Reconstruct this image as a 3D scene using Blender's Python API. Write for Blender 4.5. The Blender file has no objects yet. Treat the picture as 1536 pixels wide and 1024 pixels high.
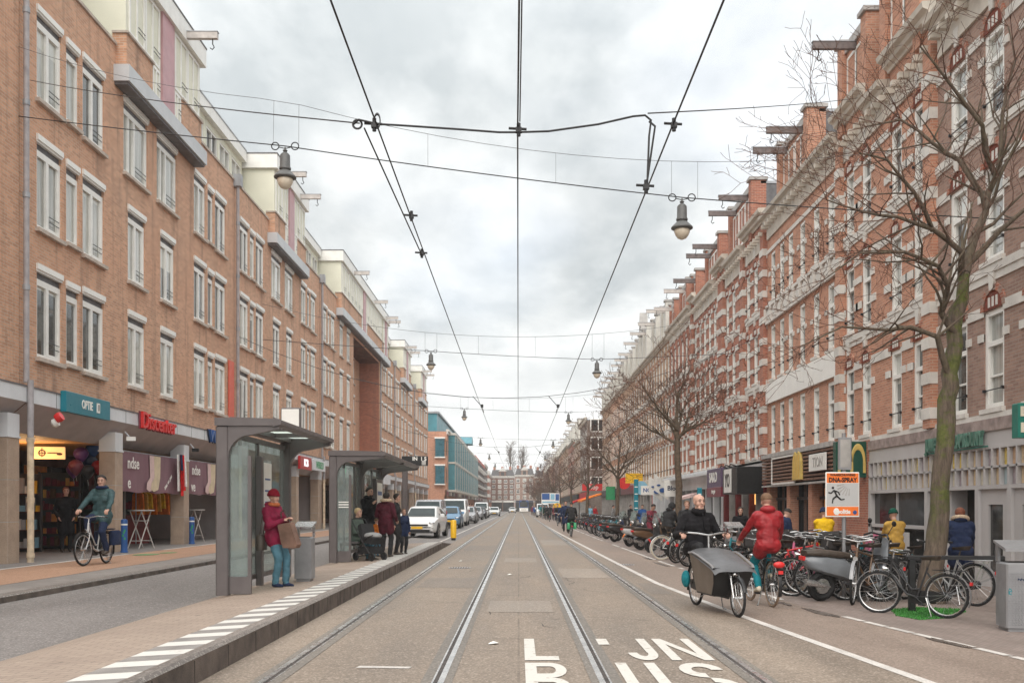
import bpy, bmesh, math, random
import numpy as np
from mathutils import Vector, Matrix, Quaternion
random.seed(7)
R = math.radians
PI = math.pi
sc = bpy.context.scene
COL = sc.collection
F, CX, CY, HC = 1493.0, 778.0, 760.0, 1.5
def gp(px, py, h=0.0):                       # ground point seen at a pixel of the photograph
    Y = (HC - h) * F / (py - CY)
    return ((px - CX) / F * Y, Y, h)
def xz(px, py, Y):
    return ((px - CX) / F * Y, HC + (CY - py) / F * Y)
def lerp(a, b, t): return a + (b - a) * t
def pl(pts, y):                              # polyline lookup
    for (y0, x0), (y1, x1) in zip(pts, pts[1:]):
        if y <= y1: return lerp(x0, x1, (y - y0) / (y1 - y0))
    return pts[-1][1]
# ---------------------------------------------------------------- ground profile
WL = [(-8, 4.4), (8, 3.55), (11.5, 3.25), (14, 3.05), (19.6, 2.72), (28, 2.6), (56, 2.32), (90, 2.15), (400, 2.1)]
KL = [(-8, 6.6), (8, 5.35), (12.8, 4.68), (15.2, 4.38), (26.9, 3.98), (43, 3.8), (90, 3.7), (400, 3.7)]
def gz(X, Y):
    if X > 0:
        k = pl(KL, Y)
        if X < k: return 0.0 - .03 * max(0, (X - 2.2) / (k - 2.2 + 1e-6))
        return -.03 - .07 * min(1, (X - k) / (9.5 - k))
    if X > -2.77: return 0.0
    if X > -4.95 and Y < 38: return .245 - .08 * min(1, (-X - 2.77) / 1.55)
    if X > -6.97: return .2 * max(0, (-X - 2.77) / 4.2)
    return .3
# ---------------------------------------------------------------- objects
def tag(o, label=None, cat=None, group=None, kind=None):
    if label: o['label'] = label
    if cat: o['category'] = cat
    if group: o['group'] = group
    if kind: o['kind'] = kind
    return o
def empty(name, loc=(0, 0, 0), rz=0.0, label=None, cat=None, group=None, kind=None):
    o = bpy.data.objects.new(name, None)
    o.empty_display_size = .2
    COL.objects.link(o)
    o.location = loc
    o.rotation_euler = (0, 0, rz)
    return tag(o, label, cat, group, kind)
CH = {}
def set_parent(o, p):
    o.parent = p
    CH.setdefault(p.name, []).append(o)
def children(o): return CH.get(o.name, [])
def copy_tree(o, parent=None):
    c = o.copy()
    COL.objects.link(c)
    if parent is not None: set_parent(c, parent)
    for ch in list(children(o)): copy_tree(ch, c)
    return c
def recolor(o, old, new):
    for i, s in enumerate(o.material_slots):
        if s.material and s.material.name == old:
            s.link = 'OBJECT'
            s.material = M[new]
        elif s.material is None: pass
    for ch in children(o): recolor(ch, old, new)
def descend(o):
    yield o
    for c in children(o):
        for d in descend(c): yield d
# ---------------------------------------------------------------- mesh builder
class MB:
    def __init__(s): s.v, s.f, s.m, s.c = [], [], [], 0
    def mat(s, i): s.c = i; return s
    def add(s, vs, fs, T=None, mi=None):
        b = len(s.v)
        if T is not None: vs = [T @ Vector(p) for p in vs]
        s.v.extend([tuple(p) for p in vs])
        for f in fs: s.f.append(tuple(b + i for i in f)); s.m.append(s.c if mi is None else mi)
        return s
    def box(s, x0, x1, y0, y1, z0, z1, mi=None, T=None):
        vs = [(x0, y0, z0), (x1, y0, z0), (x1, y1, z0), (x0, y1, z0), (x0, y0, z1), (x1, y0, z1), (x1, y1, z1), (x0, y1, z1)]
        return s.add(vs, [(0, 3, 2, 1), (4, 5, 6, 7), (0, 1, 5, 4), (1, 2, 6, 5), (2, 3, 7, 6), (3, 0, 4, 7)], T, mi)
    def cbox(s, c, d, mi=None, T=None):
        return s.box(c[0] - d[0] / 2, c[0] + d[0] / 2, c[1] - d[1] / 2, c[1] + d[1] / 2, c[2] - d[2] / 2, c[2] + d[2] / 2, mi, T)
    def bbox(s, x0, x1, y0, y1, z0, z1, b=.01, mi=None, T=None):   # box with chamfered vertical and top edges
        p = lambda e: [(x0 + e, y0), (x1 - e, y0), (x1, y0 + e), (x1, y1 - e), (x1 - e, y1), (x0 + e, y1), (x0, y1 - e), (x0, y0 + e)]
        vs = []
        q = p(b)
        for z, k in ((z0, 0), (z1 - b, 0), (z1, b)):
            cx, cy = (x0 + x1) / 2, (y0 + y1) / 2
            for (x, y) in q:
                vs.append((x - math.copysign(min(k, abs(x - cx)), x - cx), y - math.copysign(min(k, abs(y - cy)), y - cy), z))
        fs = [tuple(range(7, -1, -1)), tuple(range(16, 24))]
        for r in range(2):
            for i in range(8): fs.append((r * 8 + i, r * 8 + (i + 1) % 8, r * 8 + 8 + (i + 1) % 8, r * 8 + 8 + i))
        return s.add(vs, fs, T, mi)
    def quad(s, a, b, c, d, mi=None, T=None): return s.add([a, b, c, d], [(0, 1, 2, 3)], T, mi)
    def prism(s, poly, d0, d1, axis='y', mi=None, T=None):       # polygon in the plane normal to axis, extruded d0..d1
        if axis == 'y': g = lambda p, d: (p[0], d, p[1])
        elif axis == 'x': g = lambda p, d: (d, p[0], p[1])
        else: g = lambda p, d: (p[0], p[1], d)
        n = len(poly)
        vs = [g(p, d0) for p in poly] + [g(p, d1) for p in poly]
        fs = [tuple(range(n - 1, -1, -1)), tuple(range(n, 2 * n))] + [(i, (i + 1) % n, n + (i + 1) % n, n + i) for i in range(n)]
        return s.add(vs, fs, T, mi)
    def tube(s, pts, r, n=8, mi=None, T=None, cap=True):
        pts = [Vector(p) for p in pts]
        k = len(pts)
        rs = r if isinstance(r, (list, tuple)) else [r] * k
        vs, fs = [], []
        t = (pts[1] - pts[0]).normalized()
        u = t.orthogonal().normalized()
        for i in range(k):
            if i == 0: tt = pts[1] - pts[0]
            elif i == k - 1: tt = pts[-1] - pts[-2]
            else: tt = (pts[i + 1] - pts[i]).normalized() + (pts[i] - pts[i - 1]).normalized()
            if tt.length < 1e-9: tt = t.copy()
            tt.normalize()
            u = (u - tt * u.dot(tt))
            if u.length < 1e-6: u = tt.orthogonal()
            u.normalize()
            w = tt.cross(u)
            for j in range(n):
                a = 2 * PI * j / n
                vs.append(pts[i] + (u * math.cos(a) + w * math.sin(a)) * rs[i])
            t = tt
        for i in range(k - 1):
            for j in range(n): fs.append((i * n + j, i * n + (j + 1) % n, (i + 1) * n + (j + 1) % n, (i + 1) * n + j))
        if cap: fs += [tuple(range(n - 1, -1, -1)), tuple(range((k - 1) * n, k * n))]
        return s.add(vs, fs, T, mi)
    def lathe(s, prof, n=16, T=None, mi=None):
        vs, fs = [], []
        for (r, z) in prof:
            for j in range(n): vs.append((r * math.cos(2 * PI * j / n), r * math.sin(2 * PI * j / n), z))
        for i in range(len(prof) - 1):
            for j in range(n): fs.append((i * n + j, i * n + (j + 1) % n, (i + 1) * n + (j + 1) % n, (i + 1) * n + j))
        fs += [tuple(range(n - 1, -1, -1)), tuple(range((len(prof) - 1) * n, len(prof) * n))]
        return s.add(vs, fs, T, mi)
    def torus(s, Rr, r, n=28, m=8, T=None, mi=None, a0=0, a1=2 * PI, rz=None):   # axis y, in the xz plane
        closed = abs(a1 - a0 - 2 * PI) < 1e-6
        k = n if closed else n + 1
        vs, fs = [], []
        rz = rz or r
        for i in range(k):
            a = a0 + (a1 - a0) * i / n
            for j in range(m):
                b = 2 * PI * j / m
                q = Rr + r * math.cos(b)
                vs.append((q * math.cos(a), rz * math.sin(b), q * math.sin(a)))
        for i in range(n):
            i2 = (i + 1) % k
            for j in range(m): fs.append((i * m + j, i * m + (j + 1) % m, i2 * m + (j + 1) % m, i2 * m + j))
        return s.add(vs, fs, T, mi)
    def ell(s, c, r, n=14, m=9, T=None, mi=None):
        vs, fs = [], []
        for i in range(m + 1):
            a = -PI / 2 + PI * i / m
            rr = max(math.cos(a), 1e-3)
            for j in range(n):
                b = 2 * PI * j / n
                vs.append((c[0] + r[0] * rr * math.cos(b), c[1] + r[1] * rr * math.sin(b), c[2] + r[2] * math.sin(a)))
        for i in range(m):
            for j in range(n): fs.append((i * n + j, i * n + (j + 1) % n, (i + 1) * n + (j + 1) % n, (i + 1) * n + j))
        return s.add(vs, fs, T, mi)
    def mesh(s, name, mats, smooth=False, fix=True):
        me = bpy.data.meshes.new(name)
        me.from_pydata(s.v, [], s.f)
        for m in (mats if isinstance(mats, (list, tuple)) else [mats]): me.materials.append(M[m])
        if len(s.f): me.polygons.foreach_set('material_index', s.m)
        if fix and len(s.f) < 30000:
            bm = bmesh.new(); bm.from_mesh(me)
            bmesh.ops.recalc_face_normals(bm, faces=bm.faces)
            bm.to_mesh(me); bm.free()
        if smooth:
            me.polygons.foreach_set('use_smooth', [True] * len(me.polygons))
            me.set_sharp_from_angle(angle=R(38 if smooth is True else smooth))
        me.update()
        return me
    def build(s, name, mats, parent=None, smooth=False, loc=None, fix=True):
        return link(name, s.mesh(name, mats, smooth, fix), parent, loc)
def link(name, me, parent=None, loc=None):
    o = bpy.data.objects.new(name, me)
    COL.objects.link(o)
    if parent is not None: set_parent(o, parent)
    if loc is not None: o.location = loc
    return o
def Tm(loc=(0, 0, 0), rx=0, ry=0, rz=0, s=1.0):
    return Matrix.Translation(loc) @ Matrix.Rotation(rz, 4, 'Z') @ Matrix.Rotation(ry, 4, 'Y') @ Matrix.Rotation(rx, 4, 'X') @ Matrix.Scale(s, 4)
TXT = {}
def text_polys(body, size, depth, bold=0.0, sx=1.0):
    key = (body, size, depth, bold, sx)
    if key in TXT: return TXT[key]
    cu = bpy.data.curves.new('lettering', 'FONT')
    cu.body = body; cu.size = size; cu.extrude = depth / 2; cu.offset = bold
    cu.align_x = 'CENTER'; cu.align_y = 'CENTER'; cu.resolution_u = 3
    ob = bpy.data.objects.new('lettering', cu)
    COL.objects.link(ob)
    dg = bpy.context.evaluated_depsgraph_get()
    me = bpy.data.meshes.new_from_object(ob.evaluated_get(dg))
    vs = [(v.co.x * sx, v.co.y, v.co.z) for v in me.vertices]
    fs = [tuple(p.vertices) for p in me.polygons]
    bpy.data.objects.remove(ob); bpy.data.curves.remove(cu); bpy.data.meshes.remove(me)
    TXT[key] = (vs, fs)
    return TXT[key]
def add_text(mb, body, size, T, depth=.01, bold=0.0, mi=None, sx=1.0):   # text lies in the local xy plane of T
    vs, fs = text_polys(body, size, depth, bold, sx)
    mb.add(vs, fs, T, mi)
UP = Matrix.Rotation(PI / 2, 4, 'X')          # stands text up: reads along +x, faces -y
# ---------------------------------------------------------------- materials
M = {}
def new_mat(name):
    m = bpy.data.materials.new(name); m.use_nodes = True
    nt = m.node_tree
    b = nt.nodes['Principled BSDF']
    M[name] = m
    return m, nt, b
def N(nt, t, **kw):
    n = nt.nodes.new(t)
    for k, v in kw.items():
        if k in n.inputs.keys() if isinstance(k, str) else False: n.inputs[k].default_value = v
        else: setattr(n, k, v)
    return n
def setin(n, **kw):
    for k, v in kw.items(): n.inputs[k.replace('_', ' ')].default_value = v
def rgb(c): return (c[0], c[1], c[2], 1)
def mixc(nt, fac, a, b, mode='MIX'):
    n = nt.nodes.new('ShaderNodeMix'); n.data_type = 'RGBA'; n.blend_type = mode
    for sock, val in ((n.inputs[0], fac), (n.inputs[6], a), (n.inputs[7], b)):
        if hasattr(val, 'is_output'): nt.links.new(val, sock)
        elif isinstance(val, (tuple, list)): sock.default_value = rgb(val)
        else: sock.default_value = val
    return n.outputs[2]
def ramp(nt, val, p0, p1, c0=0.0, c1=1.0):
    n = nt.nodes.new('ShaderNodeMapRange')
    n.inputs[1].default_value = p0; n.inputs[2].default_value = p1; n.inputs[3].default_value = c0; n.inputs[4].default_value = c1
    nt.links.new(val, n.inputs[0])
    return n.outputs[0]
def noise(nt, vec, scale, detail=4, rough=.55):
    n = nt.nodes.new('ShaderNodeTexNoise')
    setin(n, Scale=scale, Detail=detail, Roughness=rough)
    nt.links.new(vec, n.inputs['Vector'])
    return n.outputs['Fac']
def objco(nt): return nt.nodes.new('ShaderNodeTexCoord').outputs['Object']
def worldco(nt): return nt.nodes.new('ShaderNodeNewGeometry').outputs['Position']
def bump(nt, b, h, strength=.3, dist=.01):
    n = nt.nodes.new('ShaderNodeBump'); setin(n, Strength=strength, Distance=dist)
    nt.links.new(h, n.inputs['Height']); nt.links.new(n.outputs[0], b.inputs['Normal'])
def pm(name, col, rough=.6, metal=0.0, var=.18, scale=6.0, bmp=0.0, spec=.5, fine=0.0, alt=None):
    m, nt, b = new_mat(name)
    co = objco(nt)
    f = noise(nt, co, scale)
    lo = tuple(c * (1 - var) for c in col); hi = tuple(min(1, c * (1 + var)) for c in col)
    c = mixc(nt, ramp(nt, f, .3, .7), lo, alt or hi)
    if fine:
        g = noise(nt, co, scale * 25, 2)
        c = mixc(nt, ramp(nt, g, .35, .65, 1 - fine, 1 + fine), (0, 0, 0), c)
        if bmp: bump(nt, b, g, bmp, .004)
    elif bmp: bump(nt, b, f, bmp, .01)
    nt.links.new(c, b.inputs['Base Color'])
    r = ramp(nt, noise(nt, co, scale * 2.3, 3), .3, .7, max(.02, rough - .08), min(1, rough + .08))
    nt.links.new(r, b.inputs['Roughness'])
    setin(b, Metallic=metal); b.inputs['Specular IOR Level'].default_value = spec
    return m
def brick(name, c1, c2, mortar, w=.22, h=.068, dirt=.25, big=.35):
    m, nt, b = new_mat(name)
    co = objco(nt)
    sp = nt.nodes.new('ShaderNodeSeparateXYZ'); nt.links.new(co, sp.inputs[0])
    ad = nt.nodes.new('ShaderNodeMath'); nt.links.new(sp.outputs[0], ad.inputs[0]); nt.links.new(sp.outputs[1], ad.inputs[1])
    cb = nt.nodes.new('ShaderNodeCombineXYZ'); nt.links.new(ad.outputs[0], cb.inputs[0]); nt.links.new(sp.outputs[2], cb.inputs[1])
    bt = nt.nodes.new('ShaderNodeTexBrick')
    nt.links.new(cb.outputs[0], bt.inputs['Vector'])
    setin(bt, Color1=rgb(tuple(x * 1.12 for x in c1)), Color2=rgb(tuple(x * .86 for x in c2)), Mortar=rgb(mortar), Scale=1.0, Bias=-.1)
    bt.inputs['Mortar Size'].default_value = .009; bt.inputs['Mortar Smooth'].default_value = .3
    bt.inputs['Brick Width'].default_value = w; bt.inputs['Row Height'].default_value = h
    wn = noise(nt, co, 5, 6, .7)
    lg = noise(nt, co, .32, 5, .6)
    # streaks running down the wall
    mp = nt.nodes.new('ShaderNodeMapping'); mp.inputs['Scale'].default_value = (1.6, 1.6, .12); nt.links.new(co, mp.inputs[0])
    st = noise(nt, mp.outputs[0], 1.3, 5, .65)
    c = mixc(nt, ramp(nt, wn, .35, .75, 0, .4), bt.outputs['Color'], tuple(x * .62 for x in c1))
    c = mixc(nt, ramp(nt, lg, .35, .7, 0, big), c, tuple(min(1, x * 1.3) for x in c2))
    c = mixc(nt, ramp(nt, st, .52, .74, 0, dirt * 1.5), c, (.1, .075, .06))
    nt.links.new(c, b.inputs['Base Color'])
    setin(b, Roughness=.88)
    bump(nt, b, bt.outputs['Fac'], .5, -.006)
    return m
def paver(name, c1, c2, mortar, w, h, rot=0.0, dirt=(.13, .11, .095), amt=.5):
    m, nt, b = new_mat(name)
    co = worldco(nt)
    mp = nt.nodes.new('ShaderNodeMapping'); mp.inputs['Rotation'].default_value = (0, 0, rot); nt.links.new(co, mp.inputs[0])
    bt = nt.nodes.new('ShaderNodeTexBrick'); nt.links.new(mp.outputs[0], bt.inputs['Vector'])
    setin(bt, Color1=rgb(c1), Color2=rgb(c2), Mortar=rgb(mortar), Scale=1.0)
    bt.inputs['Mortar Size'].default_value = .006; bt.inputs['Brick Width'].default_value = w; bt.inputs['Row Height'].default_value = h
    f = noise(nt, co, .55, 6, .65); g = noise(nt, co, 28, 3)
    c = mixc(nt, ramp(nt, f, .42, .72, 0, amt), bt.outputs['Color'], dirt)
    c = mixc(nt, ramp(nt, g, .3, .7, 0, .3), c, tuple(x * .55 for x in c1))
    sp = noise(nt, co, 6, 2)                        # chewing-gum and oil spots
    c = mixc(nt, ramp(nt, sp, .68, .72, 0, .45), c, (.07, .06, .055))
    nt.links.new(c, b.inputs['Base Color'])
    nt.links.new(ramp(nt, f, .3, .7, .62, .9), b.inputs['Roughness'])
    bump(nt, b, bt.outputs['Fac'], .35, -.005)
    return m
def asphalt(name, col, speck, joint=None, warm=None, patches=.3):
    m, nt, b = new_mat(name)
    co = worldco(nt)
    mp = nt.nodes.new('ShaderNodeMapping'); mp.inputs['Scale'].default_value = (1, .16, 1); nt.links.new(co, mp.inputs[0])
    big = noise(nt, mp.outputs[0], .9, 6, .6)
    med = noise(nt, co, 2.4, 5, .7)
    v = nt.nodes.new('ShaderNodeTexVoronoi'); setin(v, Scale=58.0); nt.links.new(co, v.inputs['Vector'])
    fine = noise(nt, co, 130, 2)
    c = mixc(nt, ramp(nt, big, .32, .7), tuple(x * (1 - patches) for x in col), warm or tuple(x * 1.18 for x in col))
    c = mixc(nt, ramp(nt, med, .4, .75, 0, .4), c, tuple(x * .7 for x in col))
    bw = nt.nodes.new('ShaderNodeRGBToBW'); nt.links.new(v.outputs['Color'], bw.inputs[0])
    c = mixc(nt, ramp(nt, bw.outputs[0], .6, .88, 0, .55), c, speck)
    c = mixc(nt, ramp(nt, bw.outputs[0], .36, .15, 0, .5), c, tuple(x * .42 for x in col))
    if joint:
        mj = nt.nodes.new('ShaderNodeMapping'); mj.inputs['Rotation'].default_value = (0, 0, 0); nt.links.new(co, mj.inputs[0])
        bt = nt.nodes.new('ShaderNodeTexBrick'); nt.links.new(mj.outputs[0], bt.inputs['Vector'])
        setin(bt, Scale=1.0); bt.offset = 0.0
        bt.inputs['Mortar Size'].default_value = .012; bt.inputs['Brick Width'].default_value = 40.0; bt.inputs['Row Height'].default_value = joint
        wob = ramp(nt, noise(nt, co, 1.2, 2), .3, .65, .0, .6)
        k = nt.nodes.new('ShaderNodeMath'); k.operation = 'MULTIPLY'; nt.links.new(bt.outputs['Fac'], k.inputs[0]); nt.links.new(wob, k.inputs[1])
        c = mixc(nt, k.outputs[0], c, tuple(x * .35 for x in col))
    nt.links.new(c, b.inputs['Base Color'])
    nt.links.new(ramp(nt, big, .3, .7, .55, .85), b.inputs['Roughness'])
    bump(nt, b, fine, .25, .004)
    return m
def window_glass(name, dark, pale, rough=.04):
    m, nt, b = new_mat(name)
    oi = nt.nodes.new('ShaderNodeObjectInfo')
    co = objco(nt)
    mp = nt.nodes.new('ShaderNodeMapping'); mp.inputs['Scale'].default_value = (9, 1, .5); nt.links.new(co, mp.inputs[0])
    vc = nt.nodes.new('ShaderNodeVectorMath'); nt.links.new(mp.outputs[0], vc.inputs[0]); nt.links.new(oi.outputs['Random'], vc.inputs[1])
    folds = noise(nt, vc.outputs[0], 1.6, 3)
    cur = mixc(nt, ramp(nt, folds, .3, .7), tuple(x * .55 for x in pale), pale)
    sel = ramp(nt, oi.outputs['Random'], .42, .5)
    blob = noise(nt, co, 1.3, 2)
    drk = mixc(nt, ramp(nt, blob, .4, .7), dark, tuple(x * 2.2 for x in dark))
    c = mixc(nt, sel, drk, cur)
    zs = nt.nodes.new('ShaderNodeSeparateXYZ'); nt.links.new(co, zs.inputs[0])
    fr = nt.nodes.new('ShaderNodeMath'); fr.operation = 'MULTIPLY'; nt.links.new(oi.outputs['Random'], fr.inputs[0]); fr.inputs[1].default_value = 7.31
    f2 = nt.nodes.new('ShaderNodeMath'); f2.operation = 'FRACT'; nt.links.new(fr.outputs[0], f2.inputs[0])
    lv = ramp(nt, f2.outputs[0], 0, 1, .7, 2.9)
    df = nt.nodes.new('ShaderNodeMath'); df.operation = 'SUBTRACT'; nt.links.new(zs.outputs[2], df.inputs[0]); nt.links.new(lv, df.inputs[1])
    c = mixc(nt, ramp(nt, df.outputs[0], 0, .02), c, tuple(x * 1.1 for x in pale))
    nt.links.new(c, b.inputs['Base Color'])
    setin(b, Roughness=rough); b.inputs['Specular IOR Level'].default_value = .7
    b.inputs['Coat Weight'].default_value = .4; b.inputs['Coat Roughness'].default_value = .02
    return m
brick('brick_tan', (.64, .36, .228), (.52, .275, .172), (.58, .48, .38), dirt=.42, big=.45)
brick('brick_red', (.43, .155, .09), (.33, .112, .07), (.46, .34, .28), dirt=.18)
brick('brick_orange', (.54, .26, .165), (.44, .195, .125), (.54, .40, .31), dirt=.16)
brick('brick_brown', (.37, .235, .18), (.28, .17, .135), (.36, .30, .26), dirt=.2)
brick('brick_ochre', (.50, .31, .19), (.41, .24, .15), (.46, .37, .29), dirt=.22)
brick('brick_grey', (.24, .19, .165), (.18, .145, .125), (.28, .25, .22), dirt=.3)
brick('brick_dark', (.2, .085, .055), (.15, .065, .045), (.22, .17, .14), dirt=.3)
pm('arch_red', (.2, .05, .03), .9, var=.3, scale=12)
pm('stone_white', (.72, .69, .64), .75, var=.2, scale=2.2, fine=.1, alt=(.76, .73, .68))
pm('stone_grey', (.42, .40, .38), .85, var=.2, scale=3, fine=.1, bmp=.2)
pm('stone_sill', (.50, .43, .37), .85, var=.2, scale=4, fine=.1)
pm('stone_pale', (.58, .53, .46), .75, var=.15, scale=2.5)
pm('paint_dull', (.60, .575, .52), .5, var=.1, scale=3)
pm('paint_white', (.84, .83, .79), .45, var=.06, scale=3)
pm('paint_cream', (.74, .73, .60), .55, var=.07, scale=.8)
pm('paint_pink', (.52, .30, .32), .5, var=.1, scale=2)
pm('paint_red', (.72, .14, .09), .5, var=.1, scale=2)
pm('metal_band', (.56, .58, .60), .5, metal=.0, var=.1, scale=1.2)
pm('fascia_white', (.68, .70, .72), .45, var=.08, scale=1.5)
pm('soffit_grey', (.42, .37, .36), .7, var=.12, scale=1.5)
pm('slate', (.13, .125, .13), .6, var=.3, scale=5)
pm('roof_felt', (.12, .11, .105), .9, var=.3, scale=2)
pm('zinc', (.36, .37, .39), .5, metal=.3, var=.2, scale=3)
pm('pipe_grey', (.36, .34, .35), .55, var=.2, scale=5)
pm('pipe_cream', (.62, .50, .36), .6, var=.25, scale=7)
pm('granite', (.44, .33, .25), .6, var=.12, scale=3, fine=.22)
pm('beam_wood', (.16, .13, .125), .7, var=.3, scale=6)
pm('beam_pale', (.55, .51, .48), .6, var=.15, scale=6)
pm('iron', (.03, .03, .032), .45, metal=.4, var=.3, scale=9)
pm('black_paint', (.014, .014, .015), .4, var=.3, scale=9)
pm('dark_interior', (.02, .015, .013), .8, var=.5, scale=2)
pm('shop_brown', (.11, .05, .035), .8, var=.5, scale=1.5)
pm('shop_red', (.2, .03, .03), .6, var=.4, scale=2)
pm('shop_orange', (.75, .28, .05), .6, var=.3, scale=3)
pm('ceil_wood', (.48, .26, .1), .5, var=.25, scale=3)
pm('teal_paint', (.06, .23, .28), .45, var=.2, scale=1.0)
pm('teal_dark', (.035, .13, .17), .3, var=.3, scale=1.0)
pm('shop_grey', (.50, .48, .475), .5, var=.07, scale=1.2)
pm('shop_dark', (.06, .056, .056), .5, var=.2, scale=2)
pm('tile_dirty', (.32, .25, .23), .7, var=.3, scale=5)
pm('wood_slat', (.20, .105, .07), .6, var=.3, scale=5)
pm('shelter_grey', (.115, .10, .10), .4, var=.12, scale=4)
pm('bin_grey', (.30, .30, .31), .45, metal=.35, var=.12, scale=4)
pm('steel', (.55, .55, .55), .3, metal=.85, var=.1, scale=9)
pm('chrome', (.7, .7, .7), .15, metal=1, var=.05)
pm('rail_steel', (.62, .60, .58), .28, metal=.8, var=.2, scale=3)
pm('groove', (.06, .05, .045), .8, var=.4)
pm('rubber', (.013, .013, .014), .75, var=.3, scale=14)
pm('tyre_tan', (.30, .22, .16), .8, var=.2, scale=14)
pm('road_paint', (.72, .70, .66), .7, var=.12, scale=3, fine=.16)
m_, nt_, b_ = new_mat('road_letter'); co_ = worldco(nt_)
w1_ = ramp(nt_, noise(nt_, co_, 9, 8, .75), .56, .66, 0, .75)
nt_.links.new(mixc(nt_, w1_, (.64, .61, .56), (.30, .25, .2)), b_.inputs['Base Color']); setin(b_, Roughness=.75)
pm('line_paint', (.62, .58, .54), .75, var=.2, scale=2, fine=.25)
pm('wire', (.022, .022, .024), .5, var=.1)
pm('wire_thin', (.10, .10, .105), .5, var=.1)
pm('bark', (.115, .085, .06), .95, var=.45, scale=11, bmp=.8)
pm('twig', (.105, .052, .034), .9, var=.3, scale=5)
pm('turf', (.04, .19, .03), .95, var=.5, scale=14, bmp=.6)
for nm, c in dict(red=(.45, .02, .025), bright_red=(.68, .03, .03), blue=(.03, .1, .3), navy=(.02, .03, .07), teal=(.02, .22, .26), green=(.03, .3, .12),
                  yellow=(.85, .5, .02), orange=(.8, .22, .03), white=(.75, .75, .73), silver=(.5, .5, .5), grey=(.25, .25, .25), cream=(.66, .6, .48),
                  pink=(.75, .2, .35), purple=(.14, .05, .2), brown=(.14, .08, .045), dark=(.03, .03, .032), gold=(.7, .42, .08), lightblue=(.25, .5, .65),
                  darkgreen=(.01, .075, .05), maroon=(.2, .04, .06)).items():
    pm('enamel_' + nm, c, .35, var=.1, scale=5)
    pm('cloth_' + nm, c, .9, var=.25, scale=9, bmp=.35, spec=.2)
pm('cloth_puffer', (.035, .075, .08), .6, var=.35, scale=10, bmp=.6, spec=.3)
pm('cloth_black', (.014, .013, .015), .9, var=.3, scale=9, bmp=.3, spec=.2)
pm('cloth_rainred', (.31, .018, .024), .5, var=.3, scale=6, bmp=.5, spec=.35)
pm('cloth_crimson', (.22, .008, .02), .8, var=.3, scale=14, bmp=.6, spec=.2)
pm('cloth_plum', (.22, .012, .045), .75, var=.3, scale=7, bmp=.5, spec=.25)
pm('cloth_rust', (.5, .15, .06), .9, var=.25, scale=14, bmp=.5, spec=.2)
pm('cloth_loden', (.10, .13, .11), .9, var=.25, scale=9, bmp=.3, spec=.2)
pm('cloth_ochre', (.52, .31, .07), .85, var=.25, scale=9, bmp=.3, spec=.2)
pm('denim_teal', (.015, .19, .23), .9, var=.25, scale=8, bmp=.3, spec=.2)
pm('hair_stubble', (.40, .25, .19), .8, var=.1, scale=40)
pm('enamel_scgrey', (.20, .215, .235), .35, var=.12, scale=4)
pm('skin', (.56, .33, .25), .6, var=.08, scale=12)
pm('skin_dark', (.34, .19, .13), .6, var=.08, scale=12)
pm('lip', (.42, .17, .15), .6, var=.05)
pm('hair_dark', (.03, .022, .018), .75, var=.3, scale=30, bmp=.5)
pm('hair_brown', (.16, .09, .05), .75, var=.3, scale=30, bmp=.5)
pm('hair_red', (.19, .06, .03), .75, var=.35, scale=30, bmp=.5)
pm('hair_blond', (.55, .40, .22), .75, var=.3, scale=30, bmp=.5)
pm('hair_grey', (.30, .26, .22), .75, var=.3, scale=30, bmp=.5)
pm('fur', (.50, .38, .27), .95, var=.4, scale=40, bmp=1.0)
pm('denim', (.10, .21, .30), .9, var=.25, scale=8, bmp=.3, spec=.2)
pm('denim_pale', (.09, .20, .26), .9, var=.25, scale=6, bmp=.3, spec=.2)
pm('leather', (.06, .045, .035), .5, var=.3, scale=8)
pm('bag_tan', (.20, .115, .085), .8, var=.3, scale=6, bmp=.3)
pm('tarp', (.10, .10, .105), .42, var=.25, scale=3, bmp=.5)
pm('plywood', (.20, .165, .135), .6, var=.2, scale=2)
pm('car_white', (.72, .73, .73), .18, var=.03, scale=2)
pm('car_silver', (.36, .37, .39), .25, var=.03, scale=1.5)
pm('car_dark', (.03, .032, .038), .2, var=.1)
pm('car_blue', (.12, .25, .4), .2, var=.05)
pm('car_glass', (.025, .04, .043), .18, var=.3, scale=1.5, spec=.25)
pm('cloth_darkmaroon', (.075, .012, .022), .8, var=.3, scale=9, bmp=.3, spec=.2)
pm('awning_purple', (.23, .125, .15), .8, var=.1, scale=1.5)
pm('sock_pink', (.68, .50, .48), .8, var=.15, scale=4)
pm('sock_sand', (.66, .55, .38), .8, var=.15, scale=4)
pm('mustard', (.62, .45, .13), .5, var=.12, scale=4)
pm('sign_green', (.015, .17, .13), .4, var=.1, scale=3)
pm('sign_teal', (.01, .19, .25), .35, var=.08, scale=2)
pm('letter_green', (.10, .22, .17), .4, var=.2, scale=5)
pm('sign_orange', (.90, .20, .03), .4, var=.05, scale=3)
pm('sign_grey', (.52, .52, .52), .45, var=.05, scale=3)
pm('sign_purple', (.12, .085, .15), .4, var=.15, scale=2)
for i, c in enumerate([(.62, .47, .30), (.70, .52, .14), (.52, .34, .22), (.42, .52, .55), (.60, .55, .44), (.38, .32, .34)]):
    pm('glass_block_%d' % i, c, .2, var=.2, scale=6)
window_glass('glass_left', (.045, .047, .045), (.50, .50, .45))
window_glass('glass_right', (.05, .052, .05), (.50, .51, .48))
window_glass('glass_teal', (.02, .12, .15), (.10, .30, .34))
pm('glass_shop', (.03, .03, .03), .06, var=.6, scale=.9, spec=.7)
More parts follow.
